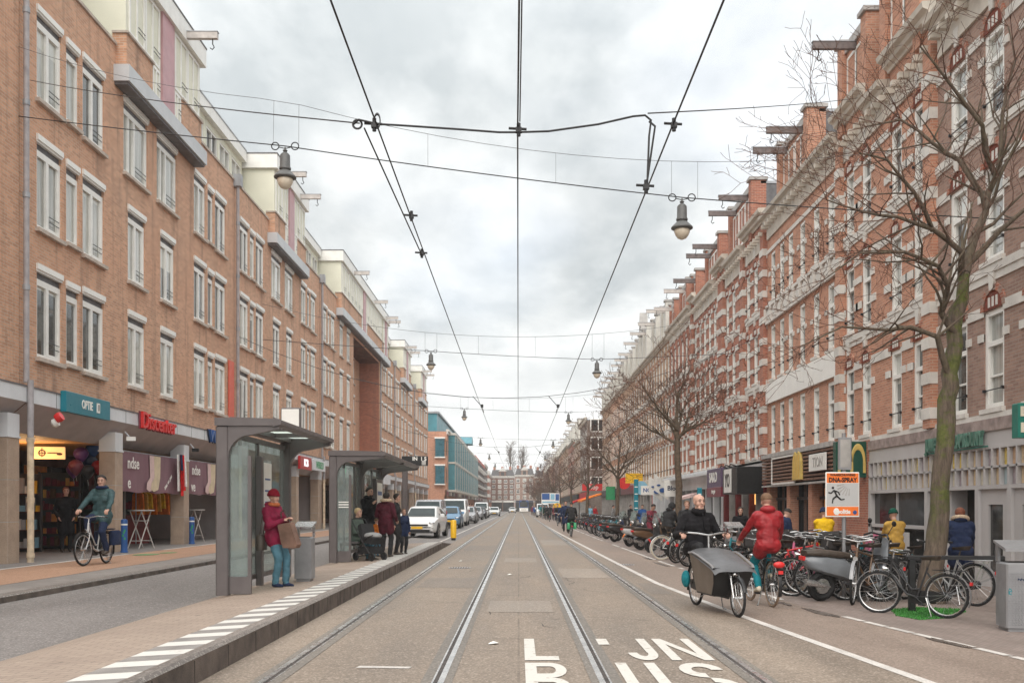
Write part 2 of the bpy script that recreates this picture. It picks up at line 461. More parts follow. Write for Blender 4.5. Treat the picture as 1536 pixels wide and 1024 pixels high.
def clear_glass(name, tint=(.85, .92, .9), mixv=.72):
    m, nt, b = new_mat(name)
    tr = nt.nodes.new('ShaderNodeBsdfTransparent'); tr.inputs[0].default_value = rgb(tint)
    setin(b, Roughness=.03); b.inputs['Base Color'].default_value = (.35, .38, .38, 1)
    co = objco(nt)
    mx = nt.nodes.new('ShaderNodeMixShader')
    nt.links.new(ramp(nt, noise(nt, co, 2.5, 5, .7), .3, .8, mixv + .12, mixv - .22), mx.inputs[0])
    nt.links.new(b.outputs[0], mx.inputs[1]); nt.links.new(tr.outputs[0], mx.inputs[2])
    nt.links.new(mx.outputs[0], nt.nodes['Material Output'].inputs[0])
clear_glass('pane_clear')
def emis(name, col, st):
    m, nt, b = new_mat(name)
    b.inputs['Base Color'].default_value = rgb(col)
    b.inputs['Emission Color'].default_value = rgb(col); b.inputs['Emission Strength'].default_value = st
emis('lit_warm', (1, .50, .14), 1.3)
emis('lit_yellow', (1, .60, .24), .55)
emis('lit_white', (.95, .97, 1), .7)
emis('lit_red', (1, .08, .05), 1.5)
emis('lit_green', (.06, .9, .35), .9)
pm('lamp_bulb', (.70, .62, .50), .25, var=.1)
pm('lamp_grey', (.10, .10, .098), .5, var=.2, scale=8)
asphalt('tram_bed', (.250, .196, .150), (.50, .42, .35), joint=5.2, warm=(.315, .25, .195), patches=.34)
asphalt('road_left', (.215, .195, .185), (.42, .39, .37), patches=.38)
asphalt('bike_lane', (.25, .188, .148), (.42, .33, .28), warm=(.31, .24, .195), patches=.22)
asphalt('orange_path', (.45, .255, .16), (.56, .38, .28), warm=(.50, .295, .19), patches=.2)
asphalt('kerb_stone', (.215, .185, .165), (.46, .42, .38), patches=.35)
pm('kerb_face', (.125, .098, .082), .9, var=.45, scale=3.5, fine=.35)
pm('seam', (.06, .05, .042), .9, var=.3)
paver('platform_brick', (.42, .33, .265), (.37, .285, .23), (.22, .18, .15), .21, .105, amt=.3)
paver('pave_left', (.30, .27, .25), (.26, .235, .215), (.17, .15, .14), .3, .3, amt=.4)
paver('pave_right', (.31, .245, .215), (.26, .20, .175), (.15, .125, .11), .21, .07, rot=R(90), amt=.55)
paver('pave_dark', (.26, .235, .22), (.22, .20, .19), (.14, .125, .115), .3, .3, amt=.4)
pm('earth', (.2, .18, .15), .95, var=.3, scale=.2)
# ---------------------------------------------------------------- camera, world, sun
cam = bpy.data.cameras.new('camera'); cam_o = bpy.data.objects.new('camera', cam); COL.objects.link(cam_o)
cam_o.location = (0, 0, HC); cam_o.rotation_euler = (R(90), 0, 0)
cam.lens = 35; cam.sensor_width = 36; cam.sensor_fit = 'HORIZONTAL'
cam.shift_x = -10 / 1536; cam.shift_y = (CY - 512) / 1536
cam.clip_start = .05; cam.clip_end = 3000
sc.camera = cam_o
w = bpy.data.worlds.new('World'); sc.world = w; w.use_nodes = True
nt = w.node_tree
bg = nt.nodes['Background']
SUN_EL, SUN_AZ = R(44), R(187)      # sun azimuth measured clockwise from +Y
sky = nt.nodes.new('ShaderNodeTexSky'); sky.sky_type = 'NISHITA'; sky.sun_disc = False
sky.sun_elevation = SUN_EL; sky.sun_rotation = SUN_AZ
sky.air_density = 1.0; sky.dust_density = 1.5; sky.ozone_density = 1.0
tc = nt.nodes.new('ShaderNodeTexCoord')
sp = nt.nodes.new('ShaderNodeSeparateXYZ'); nt.links.new(tc.outputs['Generated'], sp.inputs[0])
zz = ramp(nt, sp.outputs[2], 0, 1, .16, 1.16)
dv = nt.nodes.new('ShaderNodeVectorMath'); dv.operation = 'DIVIDE'
cbz = nt.nodes.new('ShaderNodeCombineXYZ')
for i in range(3): nt.links.new(zz, cbz.inputs[i])
nt.links.new(tc.outputs['Generated'], dv.inputs[0]); nt.links.new(cbz.outputs[0], dv.inputs[1])
mpw = nt.nodes.new('ShaderNodeMapping'); mpw.inputs['Scale'].default_value = (1.3, .8, .3); mpw.inputs['Location'].default_value = (.35, .6, 0)
nt.links.new(dv.outputs[0], mpw.inputs[0])
n1 = noise(nt, mpw.outputs[0], 1.15, 7, .56)
n2 = noise(nt, mpw.outputs[0], .55, 4, .5)
n3 = noise(nt, mpw.outputs[0], 3.0, 8, .6)
SK = 9.8                            # cloud radiance in the sky texture's own units
cl = mixc(nt, ramp(nt, n1, .40, .62), (.44 * SK, .475 * SK, .49 * SK), (.90 * SK, .91 * SK, .90 * SK))
cl = mixc(nt, ramp(nt, n3, .35, .7, 0, .28), cl, (.74 * SK, .755 * SK, .755 * SK))
low = ramp(nt, sp.outputs[2], .06, .2, .7, 0)
cl = mixc(nt, low, cl, (.90 * SK, .90 * SK, .885 * SK))
# an overcast dome is brightest overhead
cie = ramp(nt, sp.outputs[2], .30, 1, 1.0, 1.8)
cl = mixc(nt, 1.0, cl, cie, 'MULTIPLY')
gap = ramp(nt, n2, .54, .68, 0, .38)
fin = mixc(nt, gap, cl, sky.outputs[0])
nt.links.new(fin, bg.inputs['Color'])
bg.inputs['Strength'].default_value = .1
sl = bpy.data.lights.new('sun', 'SUN'); sl.energy = 1.6; sl.angle = R(55); sl.color = (1, .92, .83)
so = bpy.data.objects.new('sun', sl); COL.objects.link(so); so.location = (0, 0, 60)
dirv = Vector((math.sin(SUN_AZ) * math.cos(SUN_EL), math.cos(SUN_AZ) * math.cos(SUN_EL), math.sin(SUN_EL)))
so.rotation_euler = (-dirv).to_track_quat('-Z', 'Y').to_euler()
sc.view_settings.view_transform = 'Standard'; sc.view_settings.look = 'None'
sc.view_settings.exposure = .52; sc.view_settings.gamma = 1.0
sc.render.engine = 'CYCLES'
cy = sc.cycles
cy.use_denoising = True
cy.max_bounces = 7; cy.diffuse_bounces = 4; cy.glossy_bounces = 3; cy.transmission_bounces = 4; cy.transparent_max_bounces = 12
cy.use_adaptive_sampling = True
sc.render.use_persistent_data = False
# ================================================================ ground, roads, tracks
def strip(name, xa, xb, ys, za, zb, mat, kind='structure'):      # sheet between two polylines
    mb = MB()
    A = [(xa(y), y, za(y)) for y in ys]; B = [(xb(y), y, zb(y)) for y in ys]
    n = len(ys)
    mb.add(A + B, [(i, n + i, n + i + 1, i + 1) for i in range(n - 1)])
    o = mb.build(name, mat)
    o['kind'] = kind
    return o
mb = MB(); mb.quad((-1500, -300, -.45), (1500, -300, -.45), (1500, 2500, -.45), (-1500, 2500, -.45))
mb.build('ground', 'earth')['kind'] = 'structure'
YS = [-8, 0, 4, 8, 10, 11.5, 12.8, 14, 15.2, 17, 19.6, 23, 28, 35, 43, 56, 70, 90, 140, 220, 400]
wl = lambda y: pl(WL, y); kl = lambda y: pl(KL, y)
c_ = lambda v: (lambda y: v)
strip('tram_road', c_(-2.77), lambda y: wl(y), YS, c_(0), c_(0), 'tram_bed')
strip('bicycle_lane', lambda y: wl(y), lambda y: kl(y), YS, c_(0), c_(-.03), 'bike_lane')
strip('pavement_right', lambda y: kl(y), c_(9.6), YS, c_(-.03), c_(-.1), 'pave_right')
strip('road_line', lambda y: wl(y) - .06, lambda y: wl(y) + .06, YS, c_(.004), c_(.003), 'line_paint')
# broken white edge blocks along the parking strip
mb = MB()
y = 9.0
while y < 70:
    L = .55
    if (y < 13.5 or 16 < y < 40 or y > 44) and random.random() < .75:
        a, b = kl(y), kl(y + L)
        mb.add([(a - .05, y, -.024), (a + .05, y, -.024), (b + .05, y + L, -.024), (b - .05, y + L, -.024)], [(0, 1, 2, 3)])
    y += .62
mb.build('edge_line', 'line_paint')['kind'] = 'structure'
# dark wet patches in the gutter of the bicycle lane
mb = MB(); mb2 = []
pm('wet_patch', (.13, .105, .09), .3, var=.4, scale=3)
for (yc, xo, L, wd) in ((14.3, .05, 1.5, .10), (15.9, .0, 1.1, .08), (11.2, .1, 1.3, .09), (26.5, -.02, 2.4, .1), (29.5, .05, 1.6, .07)):
    pts = []
    for i in range(16):
        a = 2 * PI * i / 16; q = random.uniform(.6, 1.1)
        yy = yc + math.sin(a) * L / 2 * q
        pts.append((kl(yy) + xo - .18 + math.cos(a) * wd * q, yy, -.02))
    mb.add(pts, [tuple(range(16))])
mb.build('puddle', 'wet_patch')['kind'] = 'structure'
# left carriageway, in front of and beyond the tram platform
YL = [-8, 0, 10, 20, 30, 38, 45, 60, 90, 140, 220, 400]
strip('road', c_(-6.97), c_(-4.9), YL, c_(.2), c_(.03), 'road_left')
strip('road', c_(-4.9), c_(-2.77), [38.2, 40, 45, 60, 90, 140, 220, 400], lambda y: .103 if y > 44 else .05, c_(.0), 'road_left')
strip('road_line', c_(-3.35), c_(-3.25), [40.5, 60, 90, 140, 300], c_(.04), c_(.036), 'line_paint')
# left kerb, pavement, orange cycle path
mb = MB()
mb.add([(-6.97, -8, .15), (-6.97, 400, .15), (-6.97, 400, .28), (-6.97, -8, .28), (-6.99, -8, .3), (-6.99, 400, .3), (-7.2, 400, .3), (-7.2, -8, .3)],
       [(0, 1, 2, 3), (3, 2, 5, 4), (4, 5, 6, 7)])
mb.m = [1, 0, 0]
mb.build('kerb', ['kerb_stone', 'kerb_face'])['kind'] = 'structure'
strip('pavement_left', c_(-7.95), c_(-7.2), YL, c_(.3), c_(.3), 'pave_left')
strip('cycle_path', c_(-9.9), c_(-7.95), YL, c_(.304), c_(.304), 'orange_path')
strip('pavement_left', c_(-16.5), c_(-9.9), YL, c_(.3), c_(.3), 'pave_dark')
mb = MB()
for (a, b) in ((-5, 25.2), (27.8, 36), (39, 60), (63, 110)):
    mb.add([(-9.96, a, .309), (-9.84, a, .309), (-9.84, b, .309), (-9.96, b, .309)], [(0, 1, 2, 3)])
mb.build('path_line', 'line_paint')['kind'] = 'structure'
# worn green marking on the cycle path
mb = MB()
for (x, y, s) in ((-9.35, 25.0, .5), (-9.15, 26.0, .35)):
    mb.add([(x + math.cos(a) * s * .6, y + math.sin(a) * s, .309) for a in [i * PI / 6 for i in range(12)]], [tuple(range(12))])
pm('worn_green', (.16, .27, .12), .9, var=.5, scale=7)
mb.build('path_mark', 'worn_green')['kind'] = 'structure'
# tram platform
PZ = lambda X: gz(X, 10)
mb = MB()
ys = [-8] + [i for i in range(0, 36, 4)] + [36, 38, 40.4]
hz = lambda y: 1.0 if y <= 36 else max(.08, 1 - (y - 36) / 4.6)
cols = [(-4.95, .03), (-4.32, .165), (-3.33, .214), (-2.87, .24)]
for (xa, za), (xb, zb) in zip(cols, cols[1:]):
    for y0, y1 in zip(ys, ys[1:]):
        mb.add([(xa, y0, za * hz(y0)), (xb, y0, zb * hz(y0)), (xb, y1, zb * hz(y1)), (xa, y1, za * hz(y1))], [(0, 1, 2, 3)], mi=0)
for y0, y1 in zip(ys, ys[1:]):
    a, b = hz(y0), hz(y1)
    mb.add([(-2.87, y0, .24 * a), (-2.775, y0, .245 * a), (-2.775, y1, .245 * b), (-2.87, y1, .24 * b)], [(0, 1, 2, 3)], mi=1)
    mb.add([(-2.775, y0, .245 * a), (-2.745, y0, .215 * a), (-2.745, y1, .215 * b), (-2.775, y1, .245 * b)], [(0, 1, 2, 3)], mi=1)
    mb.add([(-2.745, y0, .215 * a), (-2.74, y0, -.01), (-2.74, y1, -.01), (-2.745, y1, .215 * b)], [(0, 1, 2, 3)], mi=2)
mb.add([(-4.95, 40.4, -.02), (-2.77, 40.4, -.02), (-2.77, 40.4, .03), (-4.95, 40.4, .03)], [(0, 1, 2, 3)], mi=1)
# upright joints of the kerb stones
for k in range(42):
    y = -.4 + k * .98
    h = .21 * hz(y) - .01
    mb.box(-2.75, -2.738, y, y + .008, 0, h, mi=3)
# white and grey tactile blocks along the edge
y = .0
while y < 37:
    h = hz(y + .15)
    mb.add([(-3.33, y, .2175 * h), (-2.875, y, .2435 * h), (-2.875, y + .3, .2435 * h), (-3.33, y + .3, .2175 * h)], [(0, 1, 2, 3)], mi=4)
    mb.add([(-3.33, y + .305, .2175 * h), (-2.875, y + .305, .2435 * h), (-2.875, y + .6, .2435 * h), (-3.33, y + .6, .2175 * h)], [(0, 1, 2, 3)], mi=5)
    y += .61
m_, nt_, b_ = new_mat('road_block'); co_ = worldco(nt_)
nt_.links.new(mixc(nt_, ramp(nt_, noise(nt_, co_, 7, 8, .75), .55, .72, 0, .6), (.66, .64, .60), (.33, .30, .27)), b_.inputs['Base Color']); setin(b_, Roughness=.8)
pm('block_grey', (.27, .25, .235), .8, var=.2, scale=4, fine=.2)
mb.build('tram_platform', ['platform_brick', 'kerb_stone', 'kerb_face', 'seam', 'road_block', 'block_grey'])['kind'] = 'structure'
# rails: head, groove, lip, and the pale concrete shoulder beside them
def rail(name, x, sgn):
    mb = MB()
    y0, y1 = -6, 330
    z = .008
    g = sgn                                   # the groove lies on the inner side of the track
    def sheet(a, b, zz, mi): mb.add([(a, y0, zz), (b, y0, zz), (b, y1, zz), (a, y1, zz)], [(0, 1, 2, 3)], mi=mi)
    mb.box(min(x, x + g * .052), max(x, x + g * .052), y0, y1, -.02, z, mi=0)
    sheet(min(x + g * .052, x + g * .09), max(x + g * .052, x + g * .09), .004, 1)
    mb.box(min(x + g * .09, x + g * .106), max(x + g * .09, x + g * .106), y0, y1, -.02, .007, mi=0)
    for a, b in ((x - g * .07, x), (x + g * .106, x + g * .2)): sheet(min(a, b), max(a, b), .0045, 2)
    o = mb.build(name, ['rail_steel', 'groove', 'rail_shoulder'])
    o['kind'] = 'structure'
asphalt('rail_shoulder', (.205, .18, .155), (.36, .32, .28), patches=.35)
for x, s in ((-2.20, 1), (-.67, -1), (.72, 1), (2.13, -1)): rail('tram_rail', x - s * .03, s)
# LIJN BUS lettering
mb = MB()
def ch(poly, X, Y, w, h):
    mb.add([(X + p[0] * w, Y + p[1] * h, .0075) for p in poly], [tuple(range(len(poly)))])
def bar(X, Y, w, h, x0, y0, x1, y1): ch([(x0, y0), (x1, y0), (x1, y1), (x0, y1)], X, Y, w, h)
def arc(X, Y, w, h, cx, cy, rx, ry, tx, ty, a0, a1, n=12):
    for i in range(n):
        a, b = R(lerp(a0, a1, i / n)), R(lerp(a0, a1, (i + 1) / n))
        P_ = lambda t, q: (cx + math.cos(t) * (rx - q * tx), cy + math.sin(t) * (ry - q * ty))
        ch([P_(a, 0), P_(b, 0), P_(b, 1), P_(a, 1)], X, Y, w, h)
YA, HA, YB, HB = 9.72, 1.58, 7.9, 1.66       # near edge and height of each row, metres
bar(.06, YA, .34, HA, 0, 0, .33, 1); bar(.06, YA, .34, HA, .33, 0, 1, .17)                       # L
bar(.87, YA + 1.1, .12, .48, 0, 0, 1, 1)                                                          # upper part of I (worn off below)
bar(1.12, YA, .30, HA, .66, .32, 1, 1); arc(1.12, YA, .30, HA, .5, .32, .5, .32, .32, .17, 180, 360)  # J
bar(1.50, YA, .42, HA, 0, 0, .24, 1); bar(1.50, YA, .42, HA, .76, 0, 1, 1); ch([(.24, 1), (.24, .72), (.76, 0), (.76, .28)], 1.50, YA, .42, HA)  # N
bar(.06, YB, .38, HB, 0, 0, .28, 1)                                                               # B
for cy in (.75, .25):
    arc(.06, YB, .38, HB, .6, cy, .4, .25, .26, .13, -90, 90)
    bar(.06, YB, .38, HB, .28, cy - .25, .6, cy - .12); bar(.06, YB, .38, HB, .28, cy + .12, .6, cy + .25)
bar(.92, YB, .38, HB, 0, .3, .28, 1); bar(.92, YB, .38, HB, .72, .3, 1, 1); arc(.92, YB, .38, HB, .5, .3, .5, .3, .28, .16, 180, 360)  # U
arc(1.48, YB, .40, HB, .5, .75, .5, .25, .28, .14, 0, 270); arc(1.48, YB, .40, HB, .5, .25, .5, .25, .28, .14, -180, 90)               # S
mb.build('road_lettering', 'road_letter')['kind'] = 'structure'
mb = MB(); mb.add([(-1.52, 9.28, .0045), (-1.02, 9.24, .0045), (-1.0, 9.34, .0045), (-1.5, 9.40, .0045)], [(0, 1, 2, 3)])
mb.build('road_mark', 'line_paint')['kind'] = 'structure'

# repairs, covers and cracks in the carriageway
asphalt('repair', (.225, .185, .152), (.40, .34, .29), patches=.3)
asphalt('repair_pale', (.305, .25, .205), (.48, .43, .36), patches=.25)
rnd = random.Random(12)
mb = MB(); mc = MB()
for (x, y, w_, l) in ((-.45, 14.2, .95, 1.7), (-1.9, 18.5, 1.1, 2.6), (.95, 21, 1.0, 3.2), (-.4, 27, .9, 2.2), (-1.9, 34, 1.1, 5), (.95, 39, 1.0, 6), (2.3, 17.2, .35, 2.4)):
    q = [(x, y), (x + w_, y + rnd.uniform(-.05, .05)), (x + w_, y + l), (x, y + l + rnd.uniform(-.05, .05))]
    (mb if rnd.random() < .6 else mc).add([(a, b, .0035) for a, b in q], [(0, 1, 2, 3)])
mb.build('road_patch', 'repair')['kind'] = 'structure'
mc.build('road_patch', 'repair_pale')['kind'] = 'structure'
mb = MB()
for k in range(16):
    x, y = rnd.uniform(-2.5, 2.6), rnd.uniform(7.5, 24)
    a = rnd.choice((0, PI / 2, rnd.uniform(0, PI)))
    pts = [(x, y)]
    for i in range(rnd.randrange(6, 16)):
        a += rnd.gauss(0, .35); x += math.cos(a) * .13; y += math.sin(a) * .13; pts.append((x, y))
    for i in range(len(pts) - 1):
        (x0, y0), (x1, y1) = pts[i], pts[i + 1]
        dx, dy = x1 - x0, y1 - y0; L = math.hypot(dx, dy); nx, ny = -dy / L * .006, dx / L * .006
        if max(x0, x1) < pl(WL, y0) and not any(abs(x0 - r) < .25 for r in (-2.2, -.67, .72, 2.13)): mb.add([(x0 - nx, y0 - ny, .0038), (x1 - nx, y1 - ny, .0038), (x1 + nx, y1 + ny, .0038), (x0 + nx, y0 + ny, .0038)], [(0, 1, 2, 3)])
mb.build('road_cracks', 'groove')['kind'] = 'structure'
for i, (x, y, r, lb) in enumerate(((-5.6, 19.5, .32, 'round iron cover in the left carriageway beside the near shelter'), (2.75, 26.0, .28, 'round iron cover in the bicycle lane ahead of the red jacket rider'), (-1.45, 24.5, .28, 'round iron cover between the left hand rails'))):
    m = MB(); z = gz(x, y) + .004
    m.lathe([(r, 0), (r, .004)], 24, Tm((x, y, z)), 0); m.lathe([(r * .86, .004), (r * .86, .006)], 24, Tm((x, y, z)), 1)
    for k in range(-3, 4): h = math.sqrt(max(0, (r * .8) ** 2 - (k * r * .22) ** 2)); m.box(x + k * r * .22 - .012, x + k * r * .22 + .012, y - h, y + h, z + .006, z + .01, 0)
    tag(m.build('manhole_cover', ['zinc', 'kerb_face']), lb, 'manhole cover')
pm('litter_white', (.75, .74, .7), .8)
for i, (x, y, lb) in enumerate(((-.28, 10.9, 'scrap of white paper between the rails near the lettering'), (-.2, 22.0, 'small white scrap between the rails farther on'), (-1.6, 27.5, 'white scrap lying left of the left rails'))):
    m = MB(); z = .006; m.add([(x - .05, y - .04, z), (x + .05, y - .03, z + .012), (x + .06, y + .05, z + .004), (x + .0, y + .07, z + .02), (x - .05, y + .04, z)], [(0, 1, 2, 3, 4)])
    tag(m.build('paper_scrap', 'litter_white'), lb, 'litter')
# ================================================================ building tools
XL, XR = -10.8, 9.5
def wall_open(mb, x0, x1, z0, z1, ops, d=.14, mi=0, ri=None, y=0.0):
    ri = mi if ri is None else ri
    ops = [o for o in ops if o[1] > x0 and o[0] < x1 and o[3] > z0 and o[2] < z1]
    xs = sorted({x0, x1} | {v for o in ops for v in o[:2] if x0 < v < x1})
    zs = sorted({z0, z1} | {v for o in ops for v in o[2:4] if z0 < v < z1})
    for i in range(len(xs) - 1):
        for j in range(len(zs) - 1):
            cx, cz = (xs[i] + xs[i + 1]) / 2, (zs[j] + zs[j + 1]) / 2
            if any(o[0] < cx < o[1] and o[2] < cz < o[3] for o in ops): continue
            mb.quad((xs[i], y, zs[j]), (xs[i + 1], y, zs[j]), (xs[i + 1], y, zs[j + 1]), (xs[i], y, zs[j + 1]), mi)
    for (a, b, c, e) in [o[:4] for o in ops]:
        for q in (((a, c), (a, e)), ((a, e), (b, e)), ((b, e), (b, c)), ((b, c), (a, c))):
            (p0, q0), (p1, q1) = q
            mb.quad((p0, y, q0), (p1, y, q1), (p1, y + d, q1), (p0, y + d, q0), ri)
WC = {}
def window_meshes(st, w, h):
    key = (st, round(w, 2), round(h, 2))
    if key in WC: return WC[key]
    f, g, s = MB(), MB(), MB()
    sill = None
    if st == 'left':
        zt = h - .13
        f.box(-.03, w + .03, -.05, .12, zt, h, 0)
        f.box(-.02, w + .02, -.02, .12, zt - .05, zt, 0)
        f.box(.0, w, .06, .12, zt - .2, zt - .05, 1); f.box(0, w, .03, .12, zt - .26, zt - .2, 0)
        zz = zt - .26
        f.box(0, .08, .03, .13, 0, zz, 0); f.box(w - .08, w, .03, .13, 0, zz, 0)
        f.box(.08, w - .08, .03, .13, 0, .09, 0); f.box(.08, w - .08, .03, .13, zz - .08, zz, 0)
        if w > .9:
            m = w * .46
            f.box(m - .05, m + .05, .025, .13, .09, zz - .08, 0)
            f.box(m + .05, m + .11, .045, .12, .09, zz - .08, 0); f.box(w - .14, w - .08, .045, .12, .09, zz - .08, 0)
            f.box(m + .11, w - .14, .045, .12, .09, .15, 0)
            for z in (.28, .40): f.box(m + .06, w - .08, .005, .02, z, z + .014, 2)
        if w > 1.5:
            f.box(w * .23 - .04, w * .23 + .04, .03, .13, .09, zz - .08, 0)
        g.box(.04, w - .04, .085, .10, .05, zz - .04, 0)
        s.box(-.07, w + .07, -.10, .05, -.09, -.004, 0); sill = 'stone_sill'
        fm = ['paint_white', 'slate', 'iron']; gm = 'glass_left'
    elif st == 'dutch':
        t = h * .66
        c = .11
        f.box(0, c, .03, .16, 0, h, 0); f.box(w - c, w, .03, .16, 0, h, 0); f.box(c, w - c, .03, .16, h - .1, h, 0); f.box(c, w - c, .03, .16, 0, .1, 0)
        f.box(c, w - c, .025, .16, t - .05, t + .05, 0)
        f.box(c, c + .05, .06, .15, .1, t - .05, 0); f.box(w - c - .05, w - c, .06, .15, .1, t - .05, 0)
        f.box(c + .05, w - c - .05, .06, .15, t * .5 - .02, t * .5 + .02, 0)
        f.box(.02, w - .02, -.02, .0, .36, .38, 2); f.cbox((.03, -.015, .37), (.05, .06, .06), 2); f.cbox((w - .03, -.015, .37), (.05, .06, .06), 2)
        g.box(c - .03, w - c + .03, .115, .125, .06, h - .06, 0)
        s.box(-.06, w + .06, -.08, .05, -.1, -.004, 0); sill = 'stone_white'
        fm = ['paint_white', 'slate', 'iron']; gm = 'glass_right'
    elif st == 'far':                        # one mesh: frame, pane and sill
        c = .09
        f.box(0, c, .02, .12, 0, h, 0); f.box(w - c, w, .02, .12, 0, h, 0); f.box(c, w - c, .02, .12, h - .12, h, 0); f.box(c, w - c, .02, .12, 0, .08, 0)
        f.box(c, w - c, .02, .12, h * .64, h * .64 + .07, 0)
        f.box(w / 2 - .03, w / 2 + .03, .03, .12, .08, h * .64, 0)
        f.box(c - .02, w - c + .02, .1, .11, .05, h - .05, 1); f.box(-.05, w + .05, -.07, .02, -.1, -.004, 2)
        fm = ['paint_white', 'glass_right', 'stone_sill']; g = None
    elif st == 'strip':
        c = .07
        f.box(0, c, .0, .12, 0, h, 0); f.box(w - c, w, .0, .12, 0, h, 0); f.box(c, w - c, .0, .12, h - .08, h, 0); f.box(c, w - c, .0, .12, 0, .08, 0)
        f.box(w * .5 - .035, w * .5 + .035, .0, .12, .08, h - .08, 0)
        f.box(w * .5 + .035, w * .5 + .085, .02, .12, .08, h - .08, 0)
        for z in (.3, .42): f.box(w * .5, w - .05, -.03, -.015, z, z + .014, 2)
        f.box(c - .02, w - c + .02, .08, .09, .05, h - .05, 1)
        fm = ['paint_white', 'glass_left', 'iron']; g = None
    elif st == 'teal':
        c = .09
        f.box(0, c, .0, .12, 0, h, 0); f.box(w - c, w, .0, .12, 0, h, 0); f.box(c, w - c, .0, .12, h - .1, h, 0); f.box(c, w - c, .0, .12, 0, .1, 0)
        f.box(c, w - c, .0, .12, h * .35, h * .35 + .08, 0); f.box(w * .5 - .04, w * .5 + .04, .0, .12, .1, h - .1, 0)
        f.box(c - .02, w - c + .02, .06, .07, .05, h - .05, 1)
        fm = ['teal_paint', 'glass_teal', 'iron']; g = None
    r = (f.mesh('window', fm), g.mesh('pane', gm) if g is not None else None, s.mesh('sill', sill) if sill else None)
    WC[key] = r
    return r
def window(par, x, z, w, h, st='left', y=0.0):
    f, g, s = window_meshes(st, w, h)
    o = link('window', f, par, (x, y, z))
    if g is not None: link('pane', g, o)
    if s is not None: link('sill', s, o)
    return o
def shell(mb, W, z1, depth, mi, roof, z0=-.1, sides=(True, True)):
    if sides[0]: mb.quad((0, 0, z0), (0, depth, z0), (0, depth, z1), (0, 0, z1), mi)
    if sides[1]: mb.quad((W, depth, z0), (W, 0, z0), (W, 0, z1), (W, depth, z1), mi)
    mb.quad((W, depth, z0), (0, depth, z0), (0, depth, z1), (W, depth, z1), mi)
    mb.quad((0, 0, z1), (W, 0, z1), (W, depth, z1), (0, depth, z1), roof)
def hoist_beam(par, x, y0, L, z, mat='beam_wood', h=.24, w=.16):
    m = MB()
    m.box(x - w / 2, x + w / 2, y0 - L, y0 + .15, z, z + h, 0); m.box(x - w / 2 - .015, x + w / 2 + .015, y0 - L - .02, y0 + .1, z + h, z + h + .025, 1)
    o = m.build('hoist_beam', [mat, 'zinc'], par)
    k = MB(); yy = y0 - L + .16
    k.tube([(x, yy, z), (x, yy, z - .16), (x, yy - .05, z - .26), (x, yy + .01, z - .33), (x, yy + .08, z - .28)], .018, 6)
    k.build('hook', 'iron', o)
